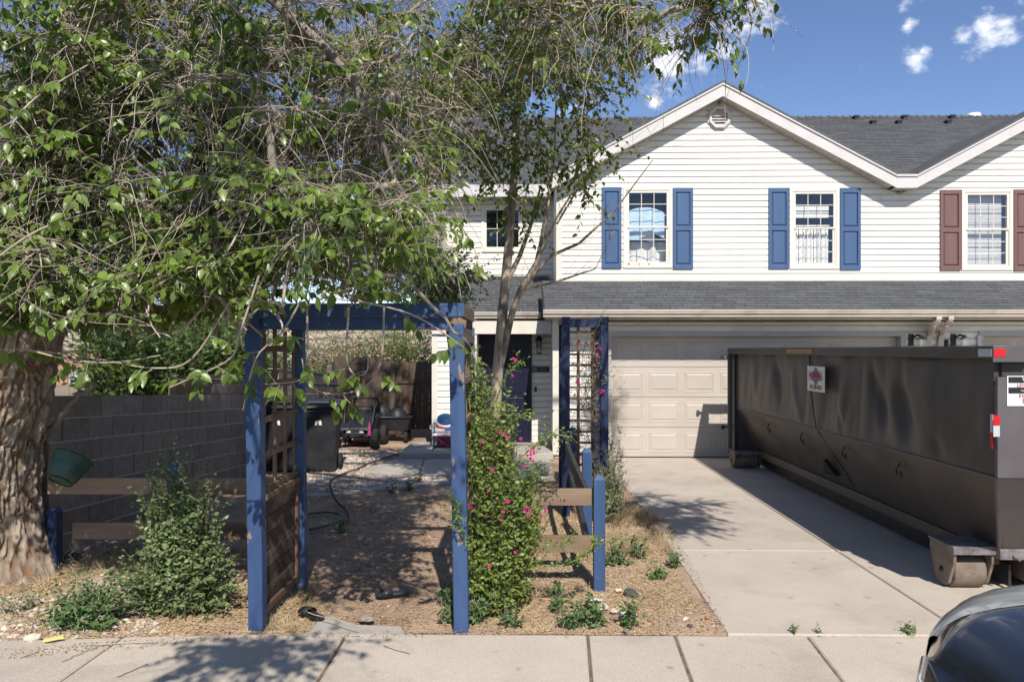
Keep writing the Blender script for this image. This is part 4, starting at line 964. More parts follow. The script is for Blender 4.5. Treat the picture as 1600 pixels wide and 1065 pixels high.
# hanging pot by the trunk
pt = P(106, 731, 5.7)
PT = thing('hanging_pot', tuple(pt), 'dusty green plastic hanging pot tipped beside the big trunk', 'flower pot')
prof = [(.0, -.10), (.085, -.10), (.10, -.085), (.125, .0), (.14, .07), (.15, .075), (.15, .09), (.138, .09), (.115, -.0), (.09, -.07), (0, -.075)]
o = MB().lathe(prof, (0, 0, 0), sides=28).build('pot_bowl', M['pot'], PT); o.location = (0, 0, 0); o.rotation_euler = (math.radians(-32), math.radians(14), 0)
o = MB().lathe([(.086, -.115), (.09, -.112), (.09, -.101), (.03, -.101)], (0, 0, 0), sides=24).build('saucer', M['pot'], PT); o.location = (0, 0, 0); o.rotation_euler = (math.radians(-32), math.radians(14), 0)
MB().tube([pt + Vector((.08, 0, .05)), pt + Vector((.05, .02, .14)), pt + Vector((0, .05, .26))], .003, 5).build('hanger_wire', M['steelworn'], PT)

# ------------------------------------------------------------------ bins, buggy, cart, chair, cooler
def bin_(x, y, rz, label):
    B = thing('wheelie_bin', (x, y, 0), label, 'bin', 'black wheelie bins by the block wall'); B.rotation_euler = (0, 0, rz)
    def bb(mb, name, m, **k): o = mb.build(name, m, None, **k); o.parent = B; o.location = (0, 0, 0); return o
    m = MB(); m.hexa([(-.22, -.25, .05), (.22, -.25, .05), (.22, .2, .05), (-.22, .2, .05), (-.28, -.34, .98), (.28, -.34, .98), (.28, .34, .98), (-.28, .34, .98)]); bb(m, 'bin_body', M['blackplastic'], bevel=.02)
    m = MB(); m.box(-.3, .3, -.36, .34, .93, .985); bb(m, 'bin_rim', M['blackplastic'], bevel=.01)
    m = MB(); m.hexa([(-.31, -.40, .99), (.31, -.40, .99), (.31, .34, .99), (-.31, .34, .99), (-.29, -.38, 1.03), (.29, -.38, 1.03), (.29, .30, 1.09), (-.29, .30, 1.09)])
    m.box(-.16, .16, -.3, .1, 1.05, 1.08); bb(m, 'lid', M['steelworn'] if False else M['blackplastic'], bevel=.012)
    m = MB(); m.tube([(-.26, .38, 1.0), (.26, .38, 1.0)], .018); bb(m, 'handle', M['blackplastic'])
    for s in (-1, 1): m = MB(); m.lathe([(.0, -.025), (.12, -.025), (.13, -.015), (.13, .015), (.12, .025), (.0, .025)], (s * .26, .22, .13), axis='x', sides=18); bb(m, 'wheel', M['rubber'])
    m = MB(); m.add([(-.05, -.3215, .74), (-.02, -.3215, .74), (-.01, -.3235, .80), (-.045, -.3235, .80)], [(0, 1, 2, 3)]); m.add([(.01, -.3215, .74), (.05, -.3215, .74), (.04, -.3235, .81), (.0, -.3235, .80)], [(0, 1, 2, 3)]); bb(m, 'white_mark', M['white'])
p = G(497, 742); bin_(p.x - .03, p.y + .3, .12, 'black wheelie bin with a small white mark, just right of the arbor rear post')
p = G(437, 742); bin_(p.x, p.y + .3, -.1, 'black wheelie bin seen through the arbor lattice')

def buggy():
    p = G(556, 703); B = thing('toy_buggy', (p.x, p.y + .3, 0), 'black ride-on buggy with roll cage parked in the shaded yard corner', 'buggy'); X, Y = p.x, p.y + .3
    for sx in (-1, 1):
        for yy in (-.3, .55): MB().lathe([(.06, -.07), (.15, -.07), (.19, -.05), (.2, 0), (.19, .05), (.15, .07), (.06, .07), (.05, -.05)], (X + sx * .36, Y + yy, .2), axis='x', sides=20).build('wheel', M['rubber'], B)
    m = MB(); m.hexa([(X - .26, Y - .35, .22), (X + .26, Y - .35, .22), (X + .3, Y + .7, .2), (X - .3, Y + .7, .2), (X - .2, Y - .35, .42), (X + .2, Y - .35, .42), (X + .28, Y + .7, .6), (X - .28, Y + .7, .6)]); m.build('body', M['blackplastic'], B, bevel=.03)
    for sx in (-1, 1):
        MB().tube([(X + sx * .26, Y - .15, .4), (X + sx * .28, Y + .05, .78), (X + sx * .17, Y + .2, .93), (X + sx * .22, Y + .62, .9), (X + sx * .28, Y + .7, .5)], .018, 8).build('roll_bar', M['black'], B)
        MB().hexa([(X + sx * .2 - .1, Y - .42, .38), (X + sx * .2 + .1, Y - .42, .38), (X + sx * .2 + .1, Y - .15, .45), (X + sx * .2 - .1, Y - .15, .45), (X + sx * .2 - .09, Y - .4, .42), (X + sx * .2 + .09, Y - .4, .42), (X + sx * .2 + .09, Y - .15, .49), (X + sx * .2 - .09, Y - .15, .49)]).build('mudguard', M['blackplastic'], B)
        MB().lathe([(.0, -.03), (.035, -.025), (.045, 0), (.04, .03)], (X + sx * .12, Y - .37, .33), axis='y', sides=14).build('headlight', M['silver'], B)
        MB().tube([(X + sx * .3, Y - .3, .2), (X + sx * .12, Y - .3, .3)], .02, 6).build('suspension_arm', M['steelworn'], B)
    MB().tube([(X - .17, Y + .2, .93), (X + .17, Y + .2, .93)], .018).build('cross_bar', M['black'], B); MB().tube([(X - .22, Y + .62, .9), (X + .22, Y + .62, .9)], .018).build('cross_bar', M['black'], B)
    MB().tube([(X - .2, Y - .4, .26), (X - .16, Y - .44, .32), (X + .16, Y - .44, .32), (X + .2, Y - .4, .26)], .016).build('bumper', M['black'], B)
    bx('seat', X - .2, X + .2, Y + .3, Y + .6, .5, .75, M['blackplastic'], B, bevel=.04)
    bx('reflector', X - .33, X - .26, Y - .43, Y - .42, .27, .34, M['red'], B)
    MB().add([(X + .24, Y - .42, .28), (X + .29, Y - .42, .28), (X + .30, Y - .41, .40), (X + .27, Y - .40, .55), (X + .25, Y - .41, .42)], [(0, 1, 2, 3, 4)]).build('pink_ribbon', M['pink'], B)
buggy()
def cart():
    p = G(610, 692); B = thing('garden_cart', (p.x, p.y + .2, 0), 'black garden cart heaped with a dark cover in front of the board fence', 'cart'); X, Y = p.x, p.y + .2
    MB().hexa([(X - .34, Y - .25, .25), (X + .34, Y - .25, .25), (X + .34, Y + .3, .25), (X - .34, Y + .3, .25), (X - .42, Y - .32, .52), (X + .42, Y - .32, .52), (X + .42, Y + .36, .52), (X - .42, Y + .36, .52)]).build('tub', M['blackplastic'], B, bevel=.02)
    MB().tube([(X - .43, Y - .33, .52), (X + .43, Y - .33, .52), (X + .43, Y + .37, .52), (X - .43, Y + .37, .52), (X - .43, Y - .33, .52)], .018).build('rim', M['black'], B)
    for sx in (-1, 1):
        for yy in (-.15, .22): MB().lathe([(.0, -.035), (.1, -.035), (.125, -.02), (.125, .02), (.1, .035), (.0, .035)], (X + sx * .3, Y + yy, .125), axis='x', sides=16).build('wheel', M['rubber'], B)
    for cx, h, r in ((-.2, .26, .2), (.1, .17, .2)):
        m = MB(); m.lathe([(r, -.03), (r * .85, h * .5), (r * .45, h * .9), (.0, h)], (X + cx, Y, .53), sides=9); m.build('covered_load', M['blackplastic'], B)
    MB().tube([(X - .4, Y - .3, .4), (X - .62, Y - .4, .62)], .014).build('pull_handle', M['black'], B)
cart()
# child's folding chair printed as a spaceman, with a cooler under it
cb = P(692, 699, 13.3); CX, CY, CZ = cb.x + .02, 13.35, .115
CH = thing('folding_chair', (CX, CY, CZ), 'white camp chair with a spaceman visor print and crossed navy legs on the porch step', 'chair')
def fl(pts, th, m, name): MB().prism(pts, (0, th, 0)).build(name, M[m], CH)
w2 = .19
pts = [(CX - w2, CY + .17, CZ + .28)] + [(CX + w2 * math.cos(a) * 1.0, CY + .17 + .04, CZ + .46 + .21 * math.sin(a)) for a in [math.pi - i * math.pi / 14 for i in range(15)]] + [(CX + w2, CY + .17, CZ + .28)]
fl([(x, CY + .2, z) for x, _, z in pts], .02, 'white', 'backrest')
fl([(CX + .150 * math.cos(i * math.pi / 12), CY + .195, CZ + .505 + .105 * math.sin(i * math.pi / 12)) for i in range(24)], .003, 'astroblue', 'visor_print')
fl([(CX + .155 * math.cos(a), CY + .1945, CZ + .42 + .0 + .05 * math.sin(a)) for a in [math.pi + i * math.pi / 10 for i in range(11)]] + [(CX + .17 * math.cos(a), CY + .1945, CZ + .385 + .05 * math.sin(a)) for a in [2 * math.pi - i * math.pi / 10 for i in range(11)]], .003, 'red', 'collar_print')
fl([(CX - .01, CY + .193, CZ + .31), (CX + .12, CY + .193, CZ + .31), (CX + .12, CY + .193, CZ + .36), (CX - .01, CY + .193, CZ + .36)], .003, 'bluecloth', 'badge_print')
MB().hexa([(CX - .19, CY - .16, CZ + .25), (CX + .19, CY - .16, CZ + .25), (CX + .18, CY + .18, CZ + .24), (CX - .18, CY + .18, CZ + .24), (CX - .19, CY - .16, CZ + .285), (CX + .19, CY - .16, CZ + .285), (CX + .18, CY + .18, CZ + .27), (CX - .18, CY + .18, CZ + .27)]).build('seat', M['white'], CH, bevel=.01)
for s in (-1, 1):
    MB().tube([(CX + s * .19, CY - .19, CZ + .01), (CX - s * .17, CY - .17, CZ + .25)], .010, 6).build('leg', M['astroblue'], CH); MB().tube([(CX + s * .19, CY + .19, CZ + .01), (CX - s * .17, CY + .17, CZ + .25)], .010, 6).build('leg', M['astroblue'], CH)
    MB().tube([(CX + s * .2, CY + .2, CZ + .01), (CX + s * .2, CY + .2, CZ + .45)], .011, 6).build('upright', M['astroblue'], CH)
    MB().tube([(CX + s * .2, CY + .18, CZ + .40), (CX + s * .25, CY, CZ + .41), (CX + s * .22, CY - .16, CZ + .38)], .014, 6).build('arm', M['white'], CH)
CL = thing('cooler', (CX + .02, CY + .55, CZ), 'red cooler box with white lid behind the crossed chair legs', 'cooler')
bx('cooler_body', CX - .16, CX + .22, CY + .27, CY + .52, CZ, CZ + .21, M['red'], CL, bevel=.015); bx('lid', CX - .165, CX + .225, CY + .265, CY + .525, CZ + .212, CZ + .26, M['white'], CL, bevel=.015)

# ------------------------------------------------------------------ dumpster
DP = thing('dumpster', (4.4, 8.8, 0), 'long dented black-brown roll-off dumpster filling the right side of the driveway', 'dumpster')
DX0, DX1, DY0, DY1 = 3.23, 5.66, 5.35, 12.3
CRX, CRZ = 3.31, .95; BTX, BTZ = 3.63, .30
def dent(y, z):
    v = noise.noise(Vector((y * 1.5, z * .55, 0))) * .05 + abs(noise.noise(Vector((y * 3.4 + z * .8, z * .9, 4)))) * -.04
    for (cy, cz, a, sy, sz) in ((7.25, 1.35, .06, .11, .28), (6.75, 1.25, .07, .13, .3), (8.1, 1.1, .03, .06, .12), (9.4, 1.2, -.04, .12, .4), (10.1, 1.5, .04, .1, .25), (11.0, 1.3, -.035, .15, .4), (6.2, 1.05, .03, .1, .1)):
        v += a * math.exp(-((y - cy - .35 * (z - cz)) / sy) ** 2 - ((z - cz) / sz) ** 2)
    return v
def side_sheet(sgn, x_top, name):
    ny, nz = 260, 22; V = []; Fs = []
    for i in range(ny):
        y = DY0 + .03 + (DY1 - .30 - DY0) * i / (ny - 1)
        for j in range(nz):
            t = j / (nz - 1); z = CRZ + (1.79 - CRZ) * t; edge = math.sin(math.pi * t) ** .5 * min(1, (DY1 - .27 - y) * 4 + .0) * min(1, (y - DY0) * 4)
            V.append((x_top + sgn * (dent(y, z) * edge), y, z))
    for i in range(ny - 1):
        for j in range(nz - 1): k = i * nz + j; Fs.append((k, k + nz, k + nz + 1, k + 1))
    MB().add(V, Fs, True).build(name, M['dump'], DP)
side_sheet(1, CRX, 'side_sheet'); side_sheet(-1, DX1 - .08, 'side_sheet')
def low_panel(sgn, xa, xb):
    ny, nz = 120, 12; V = []; Fs = []
    for i in range(ny):
        for j in range(nz):
            t = j / (nz - 1); ya_ = DY0 + .02 + (1 - t) * .53; y = ya_ + (DY1 - .28 - ya_) * i / (ny - 1); n_ = .03 * noise.noise(Vector((y * 1.6, t * 1.5, 9))) * math.sin(math.pi * t)
            V.append((xb + (xa - xb) * t + sgn * n_, y, BTZ + (CRZ - BTZ) * t))
    for i in range(ny - 1):
        for j in range(nz - 1): k = i * nz + j; Fs.append((k, k + nz, k + nz + 1, k + 1))
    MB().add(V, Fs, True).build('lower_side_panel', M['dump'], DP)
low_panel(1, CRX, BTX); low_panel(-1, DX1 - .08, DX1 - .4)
# rim
for x0, x1 in ((DX0, DX0 + .12), (DX1 - .12, DX1)): MB().box(x0, x1, DY0, DY1, 1.785, 1.872).build('rim', M['dump'], DP, bevel=.008)
MB().box(DX0 + .121, DX1 - .121, DY0, DY0 + .12, 1.77, 1.868).build('rim', M['dump_front'], DP, bevel=.008); MB().box(DX0 + .121, DX1 - .121, DY1 - .1, DY1, 1.785, 1.87).build('rim', M['dump'], DP, bevel=.008)
MB().box(DX0 - .008, DX0 + .25, DY0 - .012, DY0 - .002, 1.765, 1.872).build('corner_plate', M['dump_front'], DP); 
MB().box(DX0 + .004, DX0 + .10, DY0 + .01, DY1 - .01, 1.8725, 1.876).build('rim_top', M['sunlit_rimdust'], DP)  # pale dust, its colour also carrying the sunlit line of the rim
# front bulkhead
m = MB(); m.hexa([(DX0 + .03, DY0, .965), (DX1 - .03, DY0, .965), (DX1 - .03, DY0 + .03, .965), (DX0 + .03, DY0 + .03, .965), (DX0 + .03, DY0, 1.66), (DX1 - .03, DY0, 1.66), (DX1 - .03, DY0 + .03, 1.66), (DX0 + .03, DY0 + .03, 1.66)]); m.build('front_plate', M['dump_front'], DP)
MB().box(DX0 + .04, DX1 - .04, DY0 + .06, DY0 + .08, 1.6, 1.79).build('front_plate', M['dump'], DP, label='recessed strip coloured dark for the shadow of the front rim')  # the rim's shadow is put into the darker steel of this strip
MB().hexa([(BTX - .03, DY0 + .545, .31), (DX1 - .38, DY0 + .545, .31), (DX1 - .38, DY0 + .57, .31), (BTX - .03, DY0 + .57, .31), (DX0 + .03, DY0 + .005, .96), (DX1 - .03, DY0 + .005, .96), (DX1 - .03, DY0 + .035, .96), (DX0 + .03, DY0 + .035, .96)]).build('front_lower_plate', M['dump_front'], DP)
MB().box(BTX - .045, DX1 - .3, DY0 + .50, DY0 + .60, .265, .345).build('front_sill', M['steelworn'], DP, bevel=.004)
# rear frame
MB().box(DX0, DX0 + .10, DY1 - .05, DY1, .22, 1.784).build('rear_post', M['dump_front'], DP); MB().box(DX1 - .1, DX1, DY1 - .05, DY1, .22, 1.784).build('rear_post', M['dump'], DP)
MB().box(DX0 + .1, DX1 - .1, DY1 - .28, DY1 - .25, .28, 1.784).build('rear_door', M['dump'], DP)
MB().box(DX0 + .04, DX0 + .10, DY1 - .26, DY1 - .051, .28, 1.784).build('rear_jamb', M['blackplastic'], DP)  # black colour holds the shade behind the post and under the rim
for z in (1.72, .62): MB().tube([(DX0 - .09, DY1 - .02, z), (DX0 + .02, DY1 - .02, z)], .02, 8).build('latch', M['rust'], DP); 
for z in (1.72, .62): MB().box(DX0 - .11, DX0 - .06, DY1 - .05, DY1, z - .03, z + .03).build('latch', M['black'], DP)
MB().tube([(BTX, DY1 - .29, BTZ), (CRX - .0, DY1 - .285, CRZ), ], .012, 6).build('seam', M['dump_front'], DP)
# floor, rails
MB().box(BTX + .01, DX1 - .4, DY0 + .61, DY1 - .1, .27, .31).build('floor', M['dump'], DP)
for X in (3.86, 4.86): MB().box(X, X + .14, DY0 + .62, DY1 - .1, .06, .268).build('skid_rail', M['rust'], DP)
MB().box(3.61, 3.65, DY0 + .62, DY1 - .3, .20, .299).build('side_rail', M['dump'], DP)
MB().box(3.72, 3.74, DY0 + .62, DY1 - .1, .03, .199).build('skid_plate', M['blackplastic'], DP)
ys = DY0 + .75
while ys < DY1 - .3: MB().box(3.66, DX1 - .42, ys, ys + .06, .20, .269).build('cross_member', M['blackplastic'], DP); ys += .45
# seams on the side
m = MB(); m.tube([(CRX - .012, 8.96, 1.78), (CRX - .03, 8.86, 1.35), (CRX - .012, 8.75, .96), (BTX - .0, 8.45, .31)], .006, 6); m.build('seam', M['black'], DP)
MB().tube([(CRX - .004, DY0 + .1, CRZ), (CRX - .004, DY1 - .3, CRZ)], .010, 6).build('seam', M['dump_front'], DP)
for (px, py) in ((1208, 669), (1260, 685), (1327, 708), (1414, 735)):
    k = ray(px, py); t = 3.385 / k[0]; c = Vector((3.37, k[1] * t, EYE + k[2] * t))
    pts = [c + Vector((-.03, -.02 * 0, .07)), c + Vector((-.045, 0, .05))] + [c + Vector((-.045, .042 * math.sin(a), .042 * math.cos(a))) for a in [i * math.pi / 6 for i in range(0, 10)]] + [c + Vector((-.03, -.03, -.06))]
    MB().tube(pts, .009, 6).build('tarp_hook', M['black'], DP)
p = P(1258, 722, 9.0); MB().prism([(3.52, 8.75, .42), (3.46, 8.95, .42), (3.40, 8.82, .60)], (.06, .02, 0)).build('torn_flap', M['black'], DP)
# rollers
def roller(x0, x1, y, r, big):
    MB().lathe([(.0, -(x1 - x0) / 2 + .035), (r * .96, -(x1 - x0) / 2 + .035), (r, -(x1 - x0) / 2 + .045), (r, (x1 - x0) / 2 - .045), (r * .96, (x1 - x0) / 2 - .035), (.0, (x1 - x0) / 2 - .035)], ((x0 + x1) / 2, y, r), axis='x', sides=36).build('roller', M['rust'], DP)
    for xa in (x0, x1 - .022):
        pr = [(xa, y - .17, .335), (xa, y + .17, .335), (xa, y + .18, .28), (xa, y + .10, .07), (xa, y + .05, .02), (xa, y - .04, .02), (xa, y - .09, .05), (xa, y - .165, .22)]
        MB().prism([(X, yy, z * (1 if big else .78)) for X, yy, z in pr], (.022, 0, 0)).build('roller_bracket', M['rust'], DP)
        MB().lathe([(.0, -.012), (.022, -.012), (.022, .0)], (xa, y, r), axis='x', sides=10).build('axle_bolt', M['black'], DP)
    zt = .336 if big else .27
    MB().box(x0 - .01, x1 + .02, y - .185, y + .19, zt, zt + .014).build('bracket_plate', M['steelworn'], DP); MB().box(x0 - .01, x1 + .02, y - .187, y - .172, zt - .045, zt - .001).build('bracket_lip', M['steelworn'], DP)
roller(3.27, 3.58, 6.08, .135, True); roller(5.28, 5.6, 6.08, .135, True); roller(3.25, 3.66, 12.1, .125, False); roller(5.2, 5.6, 12.1, .125, False)
MB().prism([(3.80, DY0 + .51, .264), (4.5, DY0 + .51, .264), (4.5, DY0 + .51, .02), (4.05, DY0 + .51, .02)], (0, .02, 0)).build('front_gusset', M['steelworn'], DP)
MB().tube([(3.68, DY0 + .50, .30), (3.71, DY0 + .46, .27)], .012, 6).build('pin', M['steelworn'], DP)
# labels
def plate(name, y0, y1, z0, z1, x, m): return MB().box(x - .004, x, y0, y1, z0, z1).build(name, m, DP)
SX = DX0 - .001
yl1, yl0 = P(0, 0, 1).x, 0
ya = 3.23 / ray(1230, 550)[0] * ray(1230, 550)[1]; yb = 3.23 / ray(1268, 550)[0] * ray(1268, 550)[1]
plate('yellow_label', yb, ya, 1.81, 1.852, SX, M['yellow'])
for k in range(9):
    y = yb + .05 + k * (ya - yb - .1) / 9; MB().box(SX - .006, SX - .0045, y, y + (ya - yb) / 14, 1.823, 1.838).build('print', M['greyprint'], DP)
# side sign; the sheet stands a little off the dented wall
ry = lambda px: ray(px, 590); sx_ = 3.235
y_a = sx_ / ry(1262)[0] * ry(1262)[1]; y_b = sx_ / ry(1289)[0] * ry(1289)[1]
z_t = 1.85 - (572 - 546) / 1200 * (y_a + y_b) / 2; z_b = 1.85 - (611 - 546) / 1200 * (y_a + y_b) / 2
sg = MB().box(sx_ - .003, sx_, y_b, y_a, z_b, z_t).build('company_sign', M['white'], DP)
ym, zm_ = (y_a + y_b) / 2, (z_t + z_b) / 2 + .03
MB().prism([(sx_ - .0045, ym + .16, zm_), (sx_ - .0045, ym, zm_ - .105), (sx_ - .0045, ym - .16, zm_), (sx_ - .0045, ym, zm_ + .105)], (.001, 0, 0)).build('print_diamond', M['greyprint'], DP)
rotL = (math.radians(90), 0, math.radians(-90))
text('RANSDELL', .10, (sx_ - .007, ym, zm_ + .012), rotL, M['redtext'], DP, sx=.86); MB().box(sx_ - .0065, sx_ - .005, ym - .19, ym + .19, zm_ - .045, zm_ - .03).build('print', M['redtext'], DP)
text('435 580-0823', .072, (sx_ - .006, ym, z_b + .045), rotL, M['redtext'], DP, sx=.86)
# front warning sign
p0, p1 = P(1573, 587, DY0), P(1573, 634, DY0); fx0 = p0.x; fx1 = fx0 + .42; ft, fb = p0.z, p1.z; fy = DY0 - .002
MB().box(fx0, fx1, fy - .003, fy, fb, ft).build('warning_sign', M['white'], DP, label='white warning sign with black and red lettering')
h = ft - fb; rF = (math.radians(90), 0, 0); fc = (fx0 + fx1) / 2
def band(a, b, m): MB().box(fx0 + .008, fx1 - .008, fy - .0042, fy - .0032, ft - h * b, ft - h * a).build('print', M[m], DP)
band(.03, .235, 'blackplastic'); band(.38, .585, 'blackplastic')
text('WARNING', .046, (fc, fy - .006, ft - h * .11), rF, M['white'], DP); text('DO NOT FILL ABOVE TOP', .014, (fc, fy - .006, ft - h * .205), rF, M['white'], DP)
text('LEVEL LOADS ONLY', .032, (fc, fy - .006, ft - h * .31), rF, M['redtext'], DP)
text('When Filling Container', .016, (fc, fy - .006, ft - h * .44), rF, M['white'], DP); text('Take NOT MORE Than a Level Load', .016, (fc, fy - .006, ft - h * .49), rF, M['white'], DP); text('Load Container Evenly', .016, (fc, fy - .006, ft - h * .545), rF, M['white'], DP)
text('EXTRA CHARGES', .034, (fc, fy - .006, ft - h * .665), rF, M['redtext'], DP); text('WILL BE MADE IF OVERLOADED', .015, (fc, fy - .006, ft - h * .76), rF, M['redtext'], DP); text('SAFETY FIRST', .036, (fc, fy - .006, ft - h * .85), rF, M['redtext'], DP)
text('AND THANK YOU', .015, (fc, fy - .006, ft - h * .94), rF, M['redtext'], DP)
# reflective tape
a = P(1519, 551, DY0).x
MB().box(DX0 - .0115, DX0 - .0085, DY0 + .0, DY0 + .16, 1.80, 1.855).build('reflector', M['silver'], DP); MB().box(DX0 - .006, DX0 + .075, DY0 - .0155, DY0 - .0125, 1.80, 1.855).build('reflector', M['red'], DP)
q = P(1538, 0, 0 + 5.45); 
MB().box(DX0 + .02, DX0 + .028, DY0 + .04, DY0 + .07, 1.275, 1.40).build('reflector', M['silver'], DP); MB().box(DX0 + .02, DX0 + .028, DY0 + .04, DY0 + .07, 1.16, 1.274).build('reflector', M['red'], DP)
u0, u1 = P(1547, 0, DY0).x + .02, P(1557, 0, DY0).x + .02
zt_, zm2, zb_ = P(0, 646, DY0).z, P(0, 662, DY0).z, P(0, 679, DY0).z
MB().box(u0, u1, fy - .003, fy, zm2, zt_).build('reflector', M['red'], DP); MB().box(u0, u1, fy - .003, fy, zb_, zm2 - .001).build('reflector', M['silver'], DP)
# load
for cx, cy, w_, l, zz, rz in ((5.1, 7.0, .9, .7, 1.80, .3),):
    CB = thing('cardboard_sheet', (cx, cy, 0), 'tan cardboard sheet showing above the dumpster rim at the right edge', 'cardboard')
    MB().hexa([(cx - .9, cy - .3, 1.5), (cx + .4, cy - .3, 1.5), (cx + .4, cy + .3, 1.5), (cx - .9, cy + .3, 1.5), (cx - .35, cy - .25, 1.92), (cx + .4, cy - .25, 2.0), (cx + .4, cy + .25, 2.0), (cx - .35, cy + .25, 1.92)]).build('flap', M['cardboard'], CB)
MB().box(DX0 + .25, DX1 - .25, DY0 + .3, DY1 - .4, 1.0, 1.5).build('debris_load', M['litter'], DP, label='heaped rubbish inside the container')

# ------------------------------------------------------------------ parked car
CAR = thing('parked_car', (3.7, 2.45, -.155), 'glossy black sedan nosing into the lower right corner with a hazy headlight', 'car')
def build_car():
    nx, cy = 1.375, 2.45; HW = .90; LEN = 4.7
    off = [(0, 0), (.15, .012), (.29, .045), (.44, .135), (.55, .20), (.65, .28), (.78, .42), (.85, .54), (.885, .66), (.9, .80)]
    outl = [(nx + b, a) for a, b in off]
    for x in (1.1, 1.4, 1.8, 2.3, 2.8, 3.3, 3.8, 4.1): outl.append((nx + x, .9))
    outl += [(nx + 4.4, .86), (nx + 4.6, .72), (nx + 4.68, .4), (nx + 4.7, 0)]
    # resample
    pts = []; 
    for i in range(len(outl) - 1):
        n = 4
        for k in range(n): t = k / n; pts.append((outl[i][0] * (1 - t) + outl[i + 1][0] * t, outl[i][1] * (1 - t) + outl[i + 1][1] * t))
    pts.append(outl[-1])
    def ztop(x, d):
        fxx = (x - nx); base = .725 + .19 * (1 - math.exp(-d / .17)) + .07 * min(1, fxx / 1.3)
        if fxx > 3.9: base += 0.0
        return base
    rows = []
    for (x, y) in pts:
        cx = min(max(x, nx + .02), nx + LEN - .02); row = []
        for k in range(15):                      # centre line -> outline
            t = 1 - (1 - k / 14) ** 1.7; X = cx + (x - cx) * t; Yv = y * t
            dist = math.hypot(x - X, y - Yv); dn = (X - nx); dtl = nx + LEN - X; d = min(dist, dn * .9 + .0, dtl) if y > .02 else min(dn, dtl)
            row.append((X, Yv, ztop(X, max(0, min(dist if y > .3 else 9, dn * 1.0, dtl)) if y > .02 else max(0, min(dn, dtl)))))
        for (o_, zz) in ((.02, .66), (.035, .58), (.045, .48), (.045, .36), (.03, .22), (-.02, .08), (-.10, .03)):
            l = math.hypot(0, 1); nxv = -1 if x < nx + .8 else (1 if x > nx + 4.5 else 0); yv = 1 if y > .02 else 0
            dx, dy = (x - (nx + .9)) if x < nx + .9 else ((x - nx - 4.2) if x > nx + 4.2 else 0), y * .6 if (x < nx + .9 or x > nx + 4.2) else 1
            l = math.hypot(dx, dy) or 1; row.append((x + dx / l * o_, y + dy / l * o_, zz))
        rows.append(row)
    n = len(rows[0])
    for sgn, _ in ((1, 0), (-1, 0)): pass
    V = []; Fs = []
    for sgn in (1, -1):
        b0 = len(V)
        for row in rows: V += [(X, cy + sgn * Yv, z) for X, Yv, z in row]
        for i in range(len(rows) - 1):
            for j in range(n - 1):
                k = b0 + i * n + j; f = (k, k + 1, k + n + 1, k + n); Fs.append(f if sgn < 0 else f[::-1])
    o = MB().add(V, Fs, True).build('body', M['carpaint'], CAR)
    # headlights: patch of the rows near the corner, raised 4 mm
    def patch(i0, i1, ja, jb, up, m, name, sgns=(1, -1)):
        for sgn in sgns:
            V = []; Fs = []; cnt = 0; st = []
            for i in range(i0, i1 + 1):
                a, b = ja(i), jb(i); 
                for t in range(9):
                    f = a + (b - a) * t / 8; j = int(min(n - 2, math.floor(f))); u = f - j; p, q = rows[i][j], rows[i][j + 1]
                    X, Yv, z = (p[0] * (1 - u) + q[0] * u, p[1] * (1 - u) + q[1] * u, p[2] * (1 - u) + q[2] * u)
                    s_ = math.sin(math.pi * t / 8) ** .5
                    V.append((X - up * .6 * s_, cy + sgn * (Yv + up * .5 * s_), z + up * s_ + .0015))
            for i in range(i1 - i0):
                for t in range(8): k = i * 9 + t; f = (k, k + 1, k + 10, k + 9); Fs.append(f if sgn < 0 else f[::-1])
            MB().add(V, Fs, True).build(name, m, CAR)
    i0, i1 = 14, 40
    w_ = lambda i: math.sin(math.pi * min(1, max(0, (i - i0 + 1) / (i1 - i0 + 2)))) ** .55
    patch(i0, i1, lambda i: 13.4 - 9.2 * w_(i), lambda i: 14.0 + 3.0 * w_(i), .012, M['lens'], 'headlight')
    patch(37, 42, lambda i: 12.2, lambda i: 14.2, .018, M['orange'], 'turn_signal')
    # grille and hood gap
    for dz, m, r in ((0, M['chrome'], .022), (-.10, M['chrome'], .012), (-.17, M['black'], .02), (-.24, M['chrome'], .010)):
        pp = []
        for k in range(-10, 11):
            a = k / 10 * .50; ax = abs(a); b = np.interp(ax, [q[0] for q in off], [q[1] for q in off]); pp.append((nx + b - .018 + (dz * -.0), cy + a, .665 + dz))
        MB().tube(pp, r, 8).build('grille_bar', m, CAR)
    pp = []
    for k in range(-14, 15):
        a = k / 14 * .62; b = np.interp(abs(a), [q[0] for q in off], [q[1] for q in off]); pp.append((nx + b + .045, cy + a, .765))
    MB().tube(pp, .006, 6).build('bonnet_gap', M['black'], CAR)
    # greenhouse
    st = [(1.25, .72, .93, .0), (1.95, .60, 1.36, 1), (2.4, .60, 1.42, 1), (3.2, .58, 1.40, 1), (3.7, .56, 1.30, 1), (4.25, .66, .98, 0)]
    V = []; Fs = []
    for (x, hw, z, _) in st: V += [(nx + x, cy - .80, .90), (nx + x, cy - hw, z - .03), (nx + x, cy - hw * .6, z), (nx + x, cy + hw * .6, z), (nx + x, cy + hw, z - .03), (nx + x, cy + .80, .90)]
    for i in range(len(st) - 1):
        for j in range(5): k = i * 6 + j; Fs.append((k, k + 6, k + 7, k + 1))
    MB().add(V, Fs, True).build('cabin_glass', M['carglass'], CAR)
    m = MB(); V = []
    for (x, hw, z, _) in st[1:5]: V += [(nx + x, cy - hw - .005, z - .02), (nx + x, cy - hw * .6, z + .012), (nx + x, cy + hw * .6, z + .012), (nx + x, cy + hw + .005, z - .02)]
